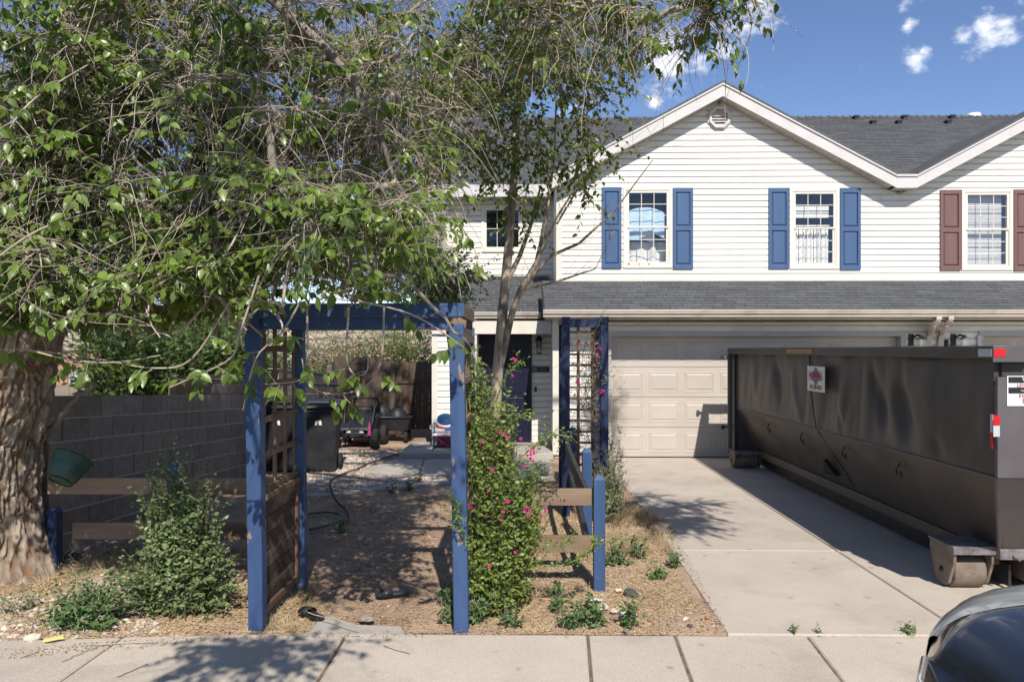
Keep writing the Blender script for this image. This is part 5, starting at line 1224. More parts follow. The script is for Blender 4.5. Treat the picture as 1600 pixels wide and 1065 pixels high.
    m.add(V, [(i * 4 + j, i * 4 + 4 + j, i * 4 + 5 + j, i * 4 + 1 + j) for i in range(3) for j in range(3)], True); m.build('roof', M['carpaint'], CAR)
    for sx in (1, -1):
        for x in (.95, 3.65):
            c = (nx + x, cy + sx * .82, .165); MB().lathe([(.18, -.1), (.3, -.1), (.32, -.07), (.32, .07), (.3, .1), (.18, .1)], c, axis='y', sides=32).build('tyre', M['rubber'], CAR)
            MB().lathe([(.0, -.09), (.18, -.1), (.19, 0), (.18, .1), (.0, .09)], c, axis='y', sides=24).build('wheel_rim', M['steelworn'], CAR)
        MB().lathe([(.0, -.04), (.07, -.03), (.08, .02), (.0, .05)], (nx + 1.55, cy + sx * .95, 1.0), axis='x', sides=14).build('wing_mirror', M['carpaint'], CAR)
        MB().tube([(nx + 1.25, cy + sx * .79, .93), (nx + 1.95, cy + sx * .60, 1.35), (nx + 3.7, cy + sx * .56, 1.29), (nx + 4.25, cy + sx * .72, .95)], .025, 6).build('pillar_trim', M['carpaint'], CAR)
build_car()
# ------------------------------------------------------------------ background beyond the wall
BB = thing('brick_building', (-26, 45, 0), 'distant red brick building with a grey roll-up door beyond the block wall', 'building')
p0, p1 = P(60, 550, 45), P(330, 620, 45)
bx('wall', p0.x - 14, p1.x, 45, 55, -3, p0.z, M['bricks'], BB); bx('parapet', p0.x - 14.1, p1.x + .1, 44.9, 55.1, p0.z, p0.z + .12, M['fencewood'], BB)
d0, d1 = P(108, 574, 44.9), P(139, 614, 44.9)
dr = bpy.data.objects.new('roll_up_door', None); C.objects.link(dr); dr.parent = BB; dr.location = Vector((d0.x, 44.9, d1.z)) - root_loc(BB)
for k in range(8): h = (d0.z - d1.z) / 8; bx('door_slat', d0.x, d1.x, 44.85, 44.95, d1.z + k * h, d1.z + (k + 1) * h - .02, M['garage_trim'], dr)
for t in (.18, .68): bx('window_slot', d0.x + (d1.x - d0.x) * t, d0.x + (d1.x - d0.x) * (t + .18), 44.83, 44.85, d1.z + (d0.z - d1.z) * .63, d1.z + (d0.z - d1.z) * .66, M['white'], dr)
p0 = P(90, 615, 40); bx('low_pale_wall', -60, -8, 40, 40.4, -3, p0.z, M['concrete2'], None).name = 'low_wall'
tag(bpy.data.objects['low_wall'], 'pale low retaining wall seen just over the block wall', 'wall')
tr_ = MB()

def bush(name, label, cat, c, r, nst, nleaf, size, mleaf, rng, small=True, group=None, base=None, twm='twig', up=0.5, parts=0, stemr=.006, extra=()):
    base = base if base is not None else (c[0], c[1], 0.0)
    T_ = thing(name, base, label, cat, group)
    A_ = np.concatenate([ell(c, r, nst, rng)] + [ell(a_, b_, n_, rng) for a_, b_, n_ in extra]); A_ = A_[A_[:, 2] > base[2] + .03]
    S = np.array(base) + rng.normal(size=(len(A_), 3)) * np.array((r[0] * .22, r[1] * .22, 0)); K = 7; t = np.linspace(0, 1, K)[None, :, None]
    mid = (S + A_) / 2 + np.array((0, 0, up)) * np.linalg.norm(A_ - S, axis=1, keepdims=True) * .3 + (S - A_) * np.array((.25, .25, 0)) + rng.normal(size=A_.shape) * np.array(r) * .28
    Pn = (1 - t) ** 2 * S[:, None] + 2 * t * (1 - t) * mid[:, None] + t * t * A_[:, None] + rng.normal(size=(len(A_), K, 3)) * .012
    Rd = np.linspace(1, .25, K)[None, :] * np.full((len(A_), 1), stemr)
    V, Fc = tubes_np(Pn, Rd, 3); link('stems', np_mesh('stems', V, Fc, True), M[twm], T_, kind='stuff')
    fr = frames_on_twigs(Pn, nleaf, size, rng, t0=.12, hang=.1, spread=.9)
    if parts: add_leaf_parts(fr, M[mleaf], T_, parts)
    else:
        V, Fc = leaves_np(fr, small); link('leaves', np_mesh('leaves', V, Fc, True), M[mleaf], T_, kind='stuff')
    return T_, Pn, A_

rg = np.random.default_rng(5)
# shrubs and small trees beyond the wall
for i, (px, py, Y, rx, rz, n, lab) in enumerate(((215, 545, 11, 1.1, .95, 420, 'dark leafy bush above the block wall, nearest the big trunk'), (310, 545, 12.5, 1.2, 1.05, 420, 'dense green bush behind the block wall, left of the arbor post'),
                                                  (430, 560, 14.0, 1.2, .9, 300, 'shaded bush seen through the arbor lattice'))):
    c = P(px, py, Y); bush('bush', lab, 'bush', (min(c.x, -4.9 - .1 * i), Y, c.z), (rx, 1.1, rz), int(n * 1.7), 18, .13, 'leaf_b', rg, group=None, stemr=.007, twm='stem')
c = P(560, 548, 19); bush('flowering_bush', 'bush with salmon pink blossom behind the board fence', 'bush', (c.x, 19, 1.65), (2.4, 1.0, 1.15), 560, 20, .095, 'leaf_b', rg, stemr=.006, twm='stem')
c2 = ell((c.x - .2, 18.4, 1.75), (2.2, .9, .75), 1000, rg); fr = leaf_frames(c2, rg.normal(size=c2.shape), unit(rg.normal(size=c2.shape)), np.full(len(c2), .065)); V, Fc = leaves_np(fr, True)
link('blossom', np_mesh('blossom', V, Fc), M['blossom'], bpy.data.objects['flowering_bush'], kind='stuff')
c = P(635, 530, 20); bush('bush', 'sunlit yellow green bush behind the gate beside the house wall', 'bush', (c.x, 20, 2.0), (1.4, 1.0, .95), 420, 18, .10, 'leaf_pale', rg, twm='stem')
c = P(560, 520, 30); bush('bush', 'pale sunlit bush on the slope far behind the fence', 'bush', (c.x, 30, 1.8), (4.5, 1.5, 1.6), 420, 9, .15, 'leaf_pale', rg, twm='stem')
# far pale tree behind the house corner
def small_tree(name, label, base, trunk, lobes, nanch, ntw, nlf, lsize, mleaf, rng, tw_len=.45, K=7, droop=.06, wood='limb', tip=.004, trunk_r=.1, dead=0, deadlen=.6, parts=0, group=None, small=True, dead_lobes=None):
    T_ = thing(name, base, label, 'tree', group)
    limbs = []
    for pts, rad in trunk:
        MB().tube(pts, rad, 12).build('trunk' if pts is trunk[0][0] else 'limb', M[wood], T_); limbs.append(([tuple(p) for p in pts], rad))
    A_ = np.concatenate([ell(c, r, int(nanch * w), rng) for c, r, w in lobes])
    Pn, Rd, A2 = grow(limbs, A_, rng, tip=tip); V, Fc = tubes_np(Pn, Rd, 4); link('branches', np_mesh('branches', V, Fc, True), M['twig'], T_, kind='stuff')
    rep = np.repeat(np.arange(len(A2)), ntw); S = Pn[rep, rng.integers(2, 6, len(rep))]
    cen = A_.mean(0); D = unit(S - cen) * .5 + rng.normal(size=S.shape) * .7
    Tw = twig_paths(S, D, tw_len * (.5 + rng.random(len(S))), K, droop, .14, rng)
    V, Fc = tubes_np(Tw, np.linspace(.0028, .0012, K)[None, :].repeat(len(Tw), 0), 3); link('twigs', np_mesh('twigs', V, Fc, True), M['twig'], T_, kind='stuff')
    fr = frames_on_twigs(Tw, nlf, lsize, rng, hang=.5)
    if parts: add_leaf_parts(fr, M[mleaf], T_, parts)
    else: V, Fc = leaves_np(fr, small); link('crown', np_mesh('crown', V, Fc, True), M[mleaf], T_, kind='stuff')
    return T_, A_
c = P(705, 130, 30)
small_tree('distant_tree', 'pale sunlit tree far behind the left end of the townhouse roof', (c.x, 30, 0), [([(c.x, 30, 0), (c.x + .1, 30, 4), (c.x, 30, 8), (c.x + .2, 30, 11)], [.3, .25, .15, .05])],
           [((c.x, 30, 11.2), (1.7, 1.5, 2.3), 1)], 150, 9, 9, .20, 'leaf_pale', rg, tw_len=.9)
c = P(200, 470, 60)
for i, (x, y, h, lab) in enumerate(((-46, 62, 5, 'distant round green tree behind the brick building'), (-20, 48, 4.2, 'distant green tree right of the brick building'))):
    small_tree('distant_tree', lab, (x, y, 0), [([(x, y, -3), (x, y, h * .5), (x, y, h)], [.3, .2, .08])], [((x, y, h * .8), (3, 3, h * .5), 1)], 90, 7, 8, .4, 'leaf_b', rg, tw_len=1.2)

# ------------------------------------------------------------------ the big tree
def trunk_surface(name, path, rads, nu, nv, parent, roots=False, amp=.04, seed=0, ws=1.0):
    path = [Vector(p) for p in path]; L_ = [0]
    for a, b in zip(path[:-1], path[1:]): L_.append(L_[-1] + (b - a).length)
    V = np.zeros((nv, nu, 3)); PL = np.zeros((nv, nu))
    for j in range(nv):
        s = L_[-1] * j / (nv - 1); i = max(k for k in range(len(L_) - 1) if L_[k] <= s + 1e-9); t = (s - L_[i]) / (L_[i + 1] - L_[i]); t2 = t
        p0 = path[max(i - 1, 0)]; p1 = path[i]; p2 = path[i + 1]; p3 = path[min(i + 2, len(path) - 1)]
        c = 0.5 * ((2 * p1) + (p2 - p0) * t + (2 * p0 - 5 * p1 + 4 * p2 - p3) * t * t + (3 * p1 - p0 - 3 * p2 + p3) * t ** 3)
        d = (p2 - p1).normalized(); r = rads[i] * (1 - t) + rads[i + 1] * t
        x = Vector((1, 0, 0)); x = (x - d * x.dot(d)).normalized(); y = d.cross(x)
        for k in range(nu):
            a = 2 * math.pi * k / nu; ca, sa = math.cos(a), math.sin(a); rr = r
            if roots:
                fl_ = math.exp(-c.z / .34); rr *= 1 + fl_ * (.24 + .26 * math.sin(a * 5 + 1.0) + .12 * math.sin(a * 9 + 2.2))
                rr *= 1 + .05 * math.sin(a * 3 + c.z * 1.1) + .04 * math.sin(a * 7 - c.z * .7)
            q = Vector((ca * 3.0 / ws, sa * 3.0 / ws, (s * 2.0) / ws + seed)); w = Vector((noise.noise(q * 1.3), noise.noise(q * 1.3 + Vector((9, 3, 1))), noise.noise(q * 1.1 + Vector((2, 8, 1))))) * .45
            qv = (q + w); d1_ = noise.voronoi(Vector((qv.x * 1.9, qv.y * 1.9, qv.z * 1.15)))[0]; d2_ = noise.voronoi(Vector((qv.x * 4.6, qv.y * 4.6, qv.z * 3.0 + 5)))[0]; n3 = noise.noise(q * 12)
            a1 = min(1, (d1_[1] - d1_[0]) * 3.2); a2 = min(1, (d2_[1] - d2_[0]) * 2.6)
            h = a1 * .5 + a2 * .30 + .2 * (n3 + .5)
            PL[j, k] = h; off = amp * (h - .6) * min(1, r / .3)
            p = c + (x * ca + y * sa) * (rr + off); V[j, k] = p
    i = np.arange(nu)[None]; j = np.arange(nv - 1)[:, None]; Fc = np.stack([j * nu + i, j * nu + (i + 1) % nu, (j + 1) * nu + (i + 1) % nu, (j + 1) * nu + i], -1).reshape(-1, 4)
    me = np_mesh(name, V, Fc, True); at = me.attributes.new('plate', 'FLOAT', 'POINT'); at.data.foreach_set('value', PL.ravel().astype(np.float32))
    return link(name, me, M['bark'], parent)
BT = thing('big_tree', (-4.15, 5.95, 0), 'huge old tree with furrowed tan trunk at the left edge and a twiggy leafy crown', 'tree')
T0 = [(-4.46, 5.98, -.15), (-4.43, 5.95, .6), (-4.36, 5.92, 1.2), (-4.18, 5.88, 1.9), (-3.95, 5.82, 2.6)]
trunk_surface('trunk', T0, [.53, .50, .50, .51, .48], 360, 420, BT, roots=True, amp=.045)
L1 = [(-3.95, 5.84, 2.3), (-3.66, 5.80, 3.1), (-3.28, 5.72, 4.2), (-3.0, 5.6, 5.6), (-2.9, 5.4, 7.5)]; R1 = [.40, .30, .23, .19, .10]
L2 = [(-4.3, 5.9, 1.9), (-4.95, 5.8, 2.8), (-5.7, 5.6, 4.2), (-6.2, 5.4, 7.0)]; R2 = [.40, .32, .24, .1]
trunk_surface('limb', L1, R1, 90, 160, BT, amp=.04, seed=5, ws=1.2); trunk_surface('limb', L2, R2, 70, 110, BT, amp=.04, seed=9, ws=1.2)
def pp(px, py, Y): return tuple(P(px, py, Y))
limbs = [(L1, R1), (L2, R2)]
def limb(pts, r0, r1):
    n = len(pts); rad = [r0 + (r1 - r0) * i / (n - 1) for i in range(n)]
    P_ = []
    for i in range(n - 1):
        a, b = Vector(pts[i]), Vector(pts[i + 1])
        for k in range(4): P_.append(a.lerp(b, k / 4) + Vector([R.uniform(-.02, .02) for _ in range(3)]))
    P_.append(Vector(pts[-1])); rd = list(np.interp(np.linspace(0, n - 1, len(P_)), range(n), rad))
    MB().tube(P_, rd, 9).build('limb', M['limb'], BT); limbs.append(([tuple(p) for p in P_], rd))
limb([L1[2], (-2.8, 5.4, 4.75), pp(400, -20, 5.0), pp(540, 105, 4.8), pp(600, 230, 4.8), pp(640, 330, 4.9)], .05, .010)
limb([L1[1], pp(250, 120, 5.3), pp(400, 150, 4.6), pp(440, 290, 4.2), pp(512, 405, 4.1), pp(625, 432, 4.0), pp(700, 500, 4.0), pp(742, 560, 3.95)], .034, .004)
limb([L1[3], (-2.2, 5.0, 6.3), (-1.0, 4.8, 6.2), (.2, 4.9, 5.6), (1.0, 5.1, 4.9), pp(1090, 10, 5.3)], .10, .012)
limb([L1[3], (-2.0, 5.8, 6.4), (-.7, 6.2, 6.3), (.2, 6.4, 5.8)], .09, .02)
limb([L1[2], (-2.9, 6.2, 4.6), pp(420, 200, 6.6), pp(560, 260, 6.8)], .07, .015)
limb([L1[2], (-3.0, 4.9, 4.6), (-2.4, 4.0, 4.6), (-1.6, 2.9, 4.3), (-1.1, 1.9, 4.0)], .08, .012)
limb([L2[1], (-4.4, 5.0, 3.6), pp(60, 230, 4.6), pp(40, 380, 4.5)], .05, .012)
limb([T0[4], (-3.3, 5.2, 2.95), pp(230, 330, 4.8), pp(330, 420, 4.5)], .045, .012)
limb([(-1.1, 1.9, 4.0), (-1.1, 1.5, 3.75), (-1.0, 1.15, 3.5)], .012, .005)
limb([(1.0, 5.1, 4.9), (1.6, 4.6, 4.9), (2.4, 4.1, 4.75), (2.7, 3.6, 4.75)], .03, .01)
limb([(-2.9, 5.4, 7.5), (-.5, 5.2, 8.6), (1.6, 5.2, 8.9), (2.8, 5.2, 8.8)], .1, .02)
limb([pp(60, 690, 6.2), pp(92, 655, 6.15), pp(120, 622, 6.1), pp(147, 600, 6.0)], .032, .022)
limb([L1[3], (-2.8, 6.6, 6.3), (-2.5, 7.8, 6.9), (-2.4, 9.6, 7.0)], .1, .02)  # out-of-view limb, added to carry the lobe that shades the fence corner
lob = [(P(220, 150, 5.8), (1.05, 1.5, 1.15), .95), (P(330, 90, 5.4), (1.3, 1.6, 1.3), 1.7), (P(520, 110, 5.6), (1.1, 1.6, 1.2), 1.3), (P(230, 300, 5.4), (1.3, 1.5, .75), 1.5),
       (P(430, 290, 5.4), (1.2, 1.5, .8), 1.5), (P(600, 260, 6.0), (.55, 1.4, .8), .6), (P(60, 420, 4.9), (.55, .9, .55), .9), (P(110, 250, 4.9), (.4, .7, .7), .5), (P(150, 120, 4.8), (.6, .7, .6), .7), (P(60, 500, 4.6), (.4, .5, .2), .25), (P(190, 430, 5.0), (.8, 1.1, .34), .9), (P(310, 430, 5.0), (.6, 1.0, .32), .7),
       (P(470, 370, 4.7), (.7, 1.0, .32), .65), (P(590, 350, 4.8), (.5, .9, .32), .4), (P(550, 468, 4.0), (.28, .35, .06), .05), (P(430, 480, 3.9), (.2, .3, .06), .05),
       (P(330, 520, 4.6), (.55, .5, .14), .25), (P(760, 40, 6.3), (1.0, 1.3, .8), 1.1), (P(900, 20, 6.0), (.7, 1.0, .42), .6), (P(970, 50, 5.5), (.26, .4, .24), .12), (P(1060, 40, 5.3), (.36, .3, .14), .13), (P(1130, 10, 5.3), (.25, .3, .10), .08),
       (Vector((-1.6, 4.2, 5.8)), (2.2, 1.6, .8), .35), (Vector((-2.2, 3.0, 4.9)), (1.2, 1.0, .5), .08), (Vector((-.5, 1.9, 4.2)), (.6, .5, .25), .14), (Vector((-1.0, 1.2, 3.45)), (.45, .25, .14), .26), (Vector((2.45, 4.0, 4.75)), (.7, 1.2, .22), .75), (Vector((1.9, 5.2, 5.9)), (.5, .7, .3), .3), (Vector((-1.0, 7.2, 6.1)), (1.5, 1.0, .5), .6), (Vector((-1.1, 3.0, 4.8)), (.8, 1.0, .35), .2), (Vector((-2.7, 9.6, 7.0)), (1.9, 1.7, .6), 1.9), (Vector((2.7, 5.2, 8.8)), (.6, .6, .6), .2), (Vector((-4.9, 5.5, 5.5)), (1.2, 1.5, 1.6), .8)]  # unseen lobes above the view, most added for the shade they cast
rt = np.random.default_rng(21)
nA = 62
A_ = np.concatenate([ell(c, r, max(5, int(nA * w)), rt) for c, r, w in lob])
A_ = A_[~((np.abs(A_[:, 0] + 3.35) < .55) & (A_[:, 1] > 5.2) & (rt.random(len(A_)) < .6))]
Pn, Rd, A2 = grow(limbs, A_, rt, tip=.0042, wander=.13, cap=.04)
V, Fc = tubes_np(Pn, Rd, 5); link('branches', np_mesh('branches', V, Fc, True), M['twig'], BT, kind='stuff')
# fine drooping bare twigs
def many(n_per, ln, droop, wig, K, rr, dirs):
    rep = np.repeat(np.arange(len(Pn)), n_per); S = Pn[rep, rt.integers(1, 6, len(rep))]
    D = rt.normal(size=S.shape) * np.array(dirs[0]) + np.array(dirs[1]); return twig_paths(S, D, ln * (.35 + 1.0 * rt.random(len(S))), K, droop, wig, rt), np.linspace(rr, rr * .4, K)
d1, r1 = many(5, .55, .12, .11, 9, .0032, ((1, 1, .7), (0, 0, -.2)))
d2, r2 = many(2, .75, .26, .15, 9, .0042, ((1, 1, .5), (0, 0, .2)))
d3, r3 = many(7, .30, .02, .16, 9, .0024, ((1, 1, .9), (0, 0, -.3)))
pxn = 820 + Pn[:, 3, 0] / Pn[:, 3, 1] * 1200; pyn = HY - 1200 * (Pn[:, 3, 2] - EYE) / Pn[:, 3, 1]; cur = (pxn > 130) & (pxn < 720) & (pyn > -40) & (pyn < 360)
rep = np.repeat(np.where(cur)[0], 9); S = Pn[rep, rt.integers(1, 6, len(rep))]; d4 = twig_paths(S, rt.normal(size=S.shape) * np.array((.55, .55, .3)) + np.array((0, -.15, -.5)), .32 * (.4 + 1.1 * rt.random(len(S))), 8, .05, .12, rt); r4 = np.linspace(.0030, .0013, 8)
V, Fc = tubes_np(d4, np.repeat(r4[None], len(d4), 0), 3); link('bare_twigs', np_mesh('bare_twigs', V, Fc, True), M['twig'], BT, kind='stuff')
Tw = np.concatenate([d1, d2, d3]); Rr = np.concatenate([np.repeat(r[None], len(d), 0) for d, r in ((d1, r1), (d2, r2), (d3, r3))])
floor_ = lambda T_: np.where(T_[:, -1, 0] < -2.2, 1.93, 2.10)
k_ = Tw[:, :, 2].min(1) > floor_(Tw); Tw, Rr = Tw[k_], Rr[k_]
V, Fc = tubes_np(Tw, Rr, 3); link('bare_twigs', np_mesh('bare_twigs', V, Fc, True), M['twig'], BT, kind='stuff')
# leafy shoots: more of them toward the outside and the low edge of the crown
rep = np.repeat(np.arange(len(Pn)), 5); S = Pn[rep, rt.integers(2, 6, len(rep))]
keep = rt.random(len(S)) < np.clip(.46 + .42 * (S[:, 1] < 4.7) + .3 * (S[:, 2] < 2.9), 0, 1); S = S[keep]
D = rt.normal(size=S.shape) * np.array((1, 1, .35)) + np.array((0, -.25, .05))
sh = twig_paths(S, D, .26 + .30 * rt.random(len(S)), 8, .09, .07, rt)
sh = sh[sh[:, :, 2].min(1) > floor_(sh) - .03]
V, Fc = tubes_np(sh, np.linspace(.0028, .0012, 8)[None].repeat(len(sh), 0), 3); link('leafy_shoots', np_mesh('leafy_shoots', V, Fc, True), M['twig'], BT, kind='stuff')
fr = frames_on_twigs(sh, 10, .085, rt, t0=.12, hang=.75, spread=.75)
add_leaf_parts(fr, M['leaf'], BT, 300, 'crown_leaves')
print('big tree leaves', len(fr[0]), 'twigs', len(Tw))
# long bare twig loops hanging low in front of the arbor
hang = []
for pts in ([(480, 480, 4.1), (480, 560, 4.1), (474, 590, 4.1), (445, 598, 4.15), (415, 600, 4.2)], [(600, 480, 4.3), (596, 560, 4.3), (575, 600, 4.3), (540, 614, 4.3), (500, 612, 4.2), (478, 590, 4.1), (472, 560, 4.1)],
            [(545, 480, 4.2), (542, 560, 4.2), (555, 585, 4.2), (573, 580, 4.2), (575, 555, 4.2)], [(405, 430, 4.0), (375, 520, 4.0), (360, 560, 4.1), (300, 590, 4.2), (265, 605, 4.2)], [(360, 470, 4.3), (300, 560, 4.4), (240, 575, 4.4), (150, 560, 4.5), (60, 548, 4.6), (0, 545, 4.6)],
            [(40, 545, 4.4), (110, 562, 4.4), (180, 566, 4.4), (250, 555, 4.3)], [(560, 470, 3.9), (640, 490, 3.9), (700, 525, 3.9), (730, 552, 3.9)], [(470, 470, 4.0), (440, 520, 4.0), (400, 560, 4.0), (380, 640, 4.2)],
            [(700, 300, 6), (720, 350, 6), (745, 400, 6), (738, 440, 6)], [(0, 400, 4), (60, 360, 4), (150, 330, 4.2), (260, 310, 4.5)], [(0, 240, 3.6), (15, 200, 3.6), (60, 150, 3.8), (140, 100, 4.2)], [(430, 300, 4.4), (400, 380, 4.3), (340, 410, 4.3), (260, 400, 4.4)], [(400, 300, 4.4), (350, 400, 4.2), (290, 420, 4.2), (240, 450, 4.2)]):
    q = [P(*k) for k in pts]; out = []
    for i in range(len(q) - 1):
        a, b, c_, d_ = q[max(i - 1, 0)], q[i], q[i + 1], q[min(i + 2, len(q) - 1)]
        for k in range(5): t = k / 5; out.append(.5 * ((2 * b) + (c_ - a) * t + (2 * a - 5 * b + 4 * c_ - d_) * t * t + (3 * b - a - 3 * c_ + d_) * t ** 3))
    out.append(q[-1]); MB().tube(out, [.0065 * (1 - .5 * i / len(out)) for i in range(len(out))], 6).build('hanging_branch', M['twig'], BT)
    hang.append(out)
for o_, n in zip(hang, (5, 3, 4, 6, 8, 3, 3, 3, 4, 6, 5, 5, 5)):
    idx = sorted(R.sample(range(3, len(o_)), min(n, len(o_) - 3))) if n else []
    S = np.array([o_[i] for i in idx]); D = rt.normal(size=S.shape) * np.array((.8, .8, .3)) + np.array((0, -.2, -.3)); t_ = twig_paths(S, D, np.full(len(S), .17), 6, .1, .06, rt)
    f_ = frames_on_twigs(t_, 6, .088, rt, t0=.2, hang=.7, spread=.8); add_leaf_parts(f_, M['leaf'], BT, 0, 'shoot_leaves')
    V, Fc = tubes_np(t_, np.linspace(.0028, .0012, 6)[None].repeat(len(t_), 0), 3); link('leafy_shoots', np_mesh('leafy_shoots', V, Fc, True), M['twig'], BT, kind='stuff')

# ------------------------------------------------------------------ slender tree between arbor and house
b0 = (-.34, 8.0, -.05)
t1 = [b0, pp(776, 600, 8.0), pp(786, 480, 8.0), pp(797, 360, 8.0), pp(805, 240, 7.9), pp(812, 110, 7.9), pp(822, -20, 7.9)]
t2 = [pp(782, 570, 8.0), pp(800, 490, 7.95), pp(812, 455, 7.9), pp(838, 410, 7.9), pp(852, 350, 7.9), pp(866, 250, 7.8), pp(870, 130, 7.8)]
t3 = [pp(792, 440, 8.0), pp(812, 400, 8.1), pp(830, 350, 8.1), pp(845, 290, 8.1)]
t4 = [pp(812, 455, 7.9), pp(860, 400, 7.8), pp(905, 380, 7.75), pp(960, 330, 7.7), pp(1020, 250, 7.6)]
t5 = [pp(838, 410, 7.9), pp(870, 340, 7.8), pp(920, 260, 7.7), pp(960, 200, 7.6)]
t6 = [pp(870, 350, 7.8), pp(900, 300, 7.8), pp(960, 240, 7.8), pp(1020, 228, 7.8)]
t7 = [pp(815, 452, 7.9), pp(870, 440, 7.9), pp(930, 420, 7.8), pp(960, 360, 7.8)]
t8 = [pp(860, 250, 7.8), pp(900, 190, 7.7), pp(950, 150, 7.7), pp(990, 118, 7.7)]
ST, stA = small_tree('slender_tree', 'slender pale trunked tree with bare side branches in front of the house entry', b0,
    [(t1, [.064, .058, .052, .044, .033, .023, .013]), (t2, [.038, .033, .028, .022, .017, .012, .007]), (t3, [.03, .024, .018, .01]), (t4, [.022, .018, .014, .009, .004]), (t5, [.018, .012, .008, .003]), (t6, [.012, .009, .006, .003]), (t7, [.016, .011, .007, .003]), (t8, [.012, .009, .006, .003])],
    [(P(790, 150, 8), (.75, .8, .9), 1.3), (P(740, 80, 7.8), (.6, .8, .6), .8), (P(860, 60, 7.6), (.55, .7, .6), .8), (P(900, 150, 7.7), (.26, .5, .5), .35), (P(740, 230, 8.0), (.35, .5, .2), .2), (P(905, 240, 7.7), (.18, .3, .30), .22), (P(820, 310, 7.9), (.24, .4, .26), .14), (P(960, 80, 7.4), (.28, .3, .26), .18)],
    46, 5, 8, .082, 'leaf', rt, tw_len=.42, wood='bark2', tip=.0035, droop=.12, small=False)
def dead_twigs(par, lines, n, ln, rng, rr=.0022, up=.4):
    S = []; D = []
    for pts in lines:
        q = [Vector(p) for p in pts]
        for _ in range(n):
            i = rng.integers(max(1, len(q) // 2 - 1), len(q)); t = rng.random(); a, b = q[i - 1], q[i]; S.append(a.lerp(b, t)); d = (b - a).normalized(); D.append(np.array(d) * 1.0 + rng.normal(size=3) * .45 + np.array((0, 0, up * .3)))
    Tn = twig_paths(np.array(S), np.array(D), ln * (.4 + rng.random(len(S))), 7, -.02, .07, rng)
    V, Fc = tubes_np(Tn, np.linspace(rr, rr * .45, 7)[None].repeat(len(Tn), 0), 3); link('bare_twigs', np_mesh('bare_twigs', V, Fc, True), M['limb'], par, kind='stuff')
dead_twigs(ST, [t4, t5, t6, t7, t8], 14, .42, rt); dead_twigs(ST, [t1, t2, t3], 10, .3, rt)

# leafy shrub beside the house's left corner (branches reaching to 740,470)
c = P(660, 440, 10)
small_tree('small_tree', 'small leafy tree between the arbor and the left corner of the house', (-.86, 10.0, 0), [([(-.86, 10.0, 0), (-.90, 10.0, 1.4), (-1.02, 10.0, 2.2), (-1.35, 10, 2.9)], [.04, .035, .025, .012])],
           [(P(690, 440, 10), (.42, .5, .28), 1), (P(640, 400, 10), (.4, .5, .4), .8), (P(620, 340, 10), (.35, .5, .4), .5)], 46, 8, 9, .07, 'leaf_b', rt, tw_len=.4, droop=.03)
# the far left thin bare tree against the sky
small_tree('bare_tree', 'leafless thin twigged tree against the sky at the top left edge', (-8.6, 12, 0), [([(-8.7, 12, 0), (-8.6, 12, 3), (-8.2, 12, 5.5)], [.1, .08, .03])], [(P(20, 120, 12), (.9, .8, 1.3), 1)], 110, 8, 1, .03, 'leaf_b', rt, tw_len=.7)

# ------------------------------------------------------------------ shrubs by the walk
gp_ = G(285, 950)
bush('shrub', 'big grey green shrub filling the gap left of the arbor', 'shrub', (P(285, 0, 5.35).x, 5.38, .50), (.38, .30, .56), 300, 24, .046, 'shrubleaf', rg, base=(P(285, 0, 5.4).x, 5.4, 0), up=.3, parts=300, twm='stem', stemr=.004, extra=(((P(255, 0, 5.4).x, 5.45, .95), (.34, .12, .30), 46), ((P(215, 0, 5.3).x, 5.28, .26), (.22, .2, .26), 70), ((P(340, 0, 5.3).x, 5.25, .30), (.2, .15, .3), 60)))
T_, Pn_, A__ = bush('shrub', 'upright thin shoots rising from the back of the grey green shrub', 'shrub', (P(275, 0, 5.5).x, 5.55, .75), (.36, .12, .45), 70, 26, .044, 'shrubleaf', rg, base=(P(285, 0, 5.5).x, 5.55, 0), up=.5)
bush('shrub', 'low green weedy shrub spilling to the walk below the big trunk', 'shrub', (P(135, 0, 5.05).x, 5.12, .12), (.36, .22, .26), 200, 18, .045, 'weedleaf', rg, base=(P(135, 0, 5.1).x, 5.12, 0), up=.2)
bush('shrub', 'small sprigs of weed left of the low shrub', 'shrub', (P(30, 0, 5.3).x, 5.3, .08), (.18, .16, .14), 24, 9, .03, 'weedleaf', rg, base=(P(30, 0, 5.3).x, 5.3, 0), up=.2)
# rose bush
rb = (P(775, 0, 5.55).x, 5.5, 0)
RB, RP, RA = bush('rose_bush', 'climbing rose with magenta flowers growing up the right arbor post', 'rose bush', (P(785, 0, 5.5).x, 5.52, .50), (.29, .30, .52), 430, 26, .050, 'roseleaf', rg, base=rb, up=.35, twm='stem', stemr=.0035, extra=(((P(765, 0, 5.6).x, 5.6, 1.12), (.19, .2, .42), 230), ((P(745, 0, 5.8).x, 5.8, 1.5), (.10, .14, .42), 90), ((P(812, 0, 5.4).x, 5.4, .80), (.17, .18, .26), 120), ((P(790, 0, 5.5).x, 5.5, 1.35), (.10, .12, .25), 60), ((P(832, 0, 5.4).x, 5.4, .95), (.09, .1, .13), 40), ((P(838, 0, 5.4).x, 5.4, .62), (.10, .1, .14), 45), ((P(748, 0, 5.3).x, 5.3, .25), (.12, .1, .2), 40)))
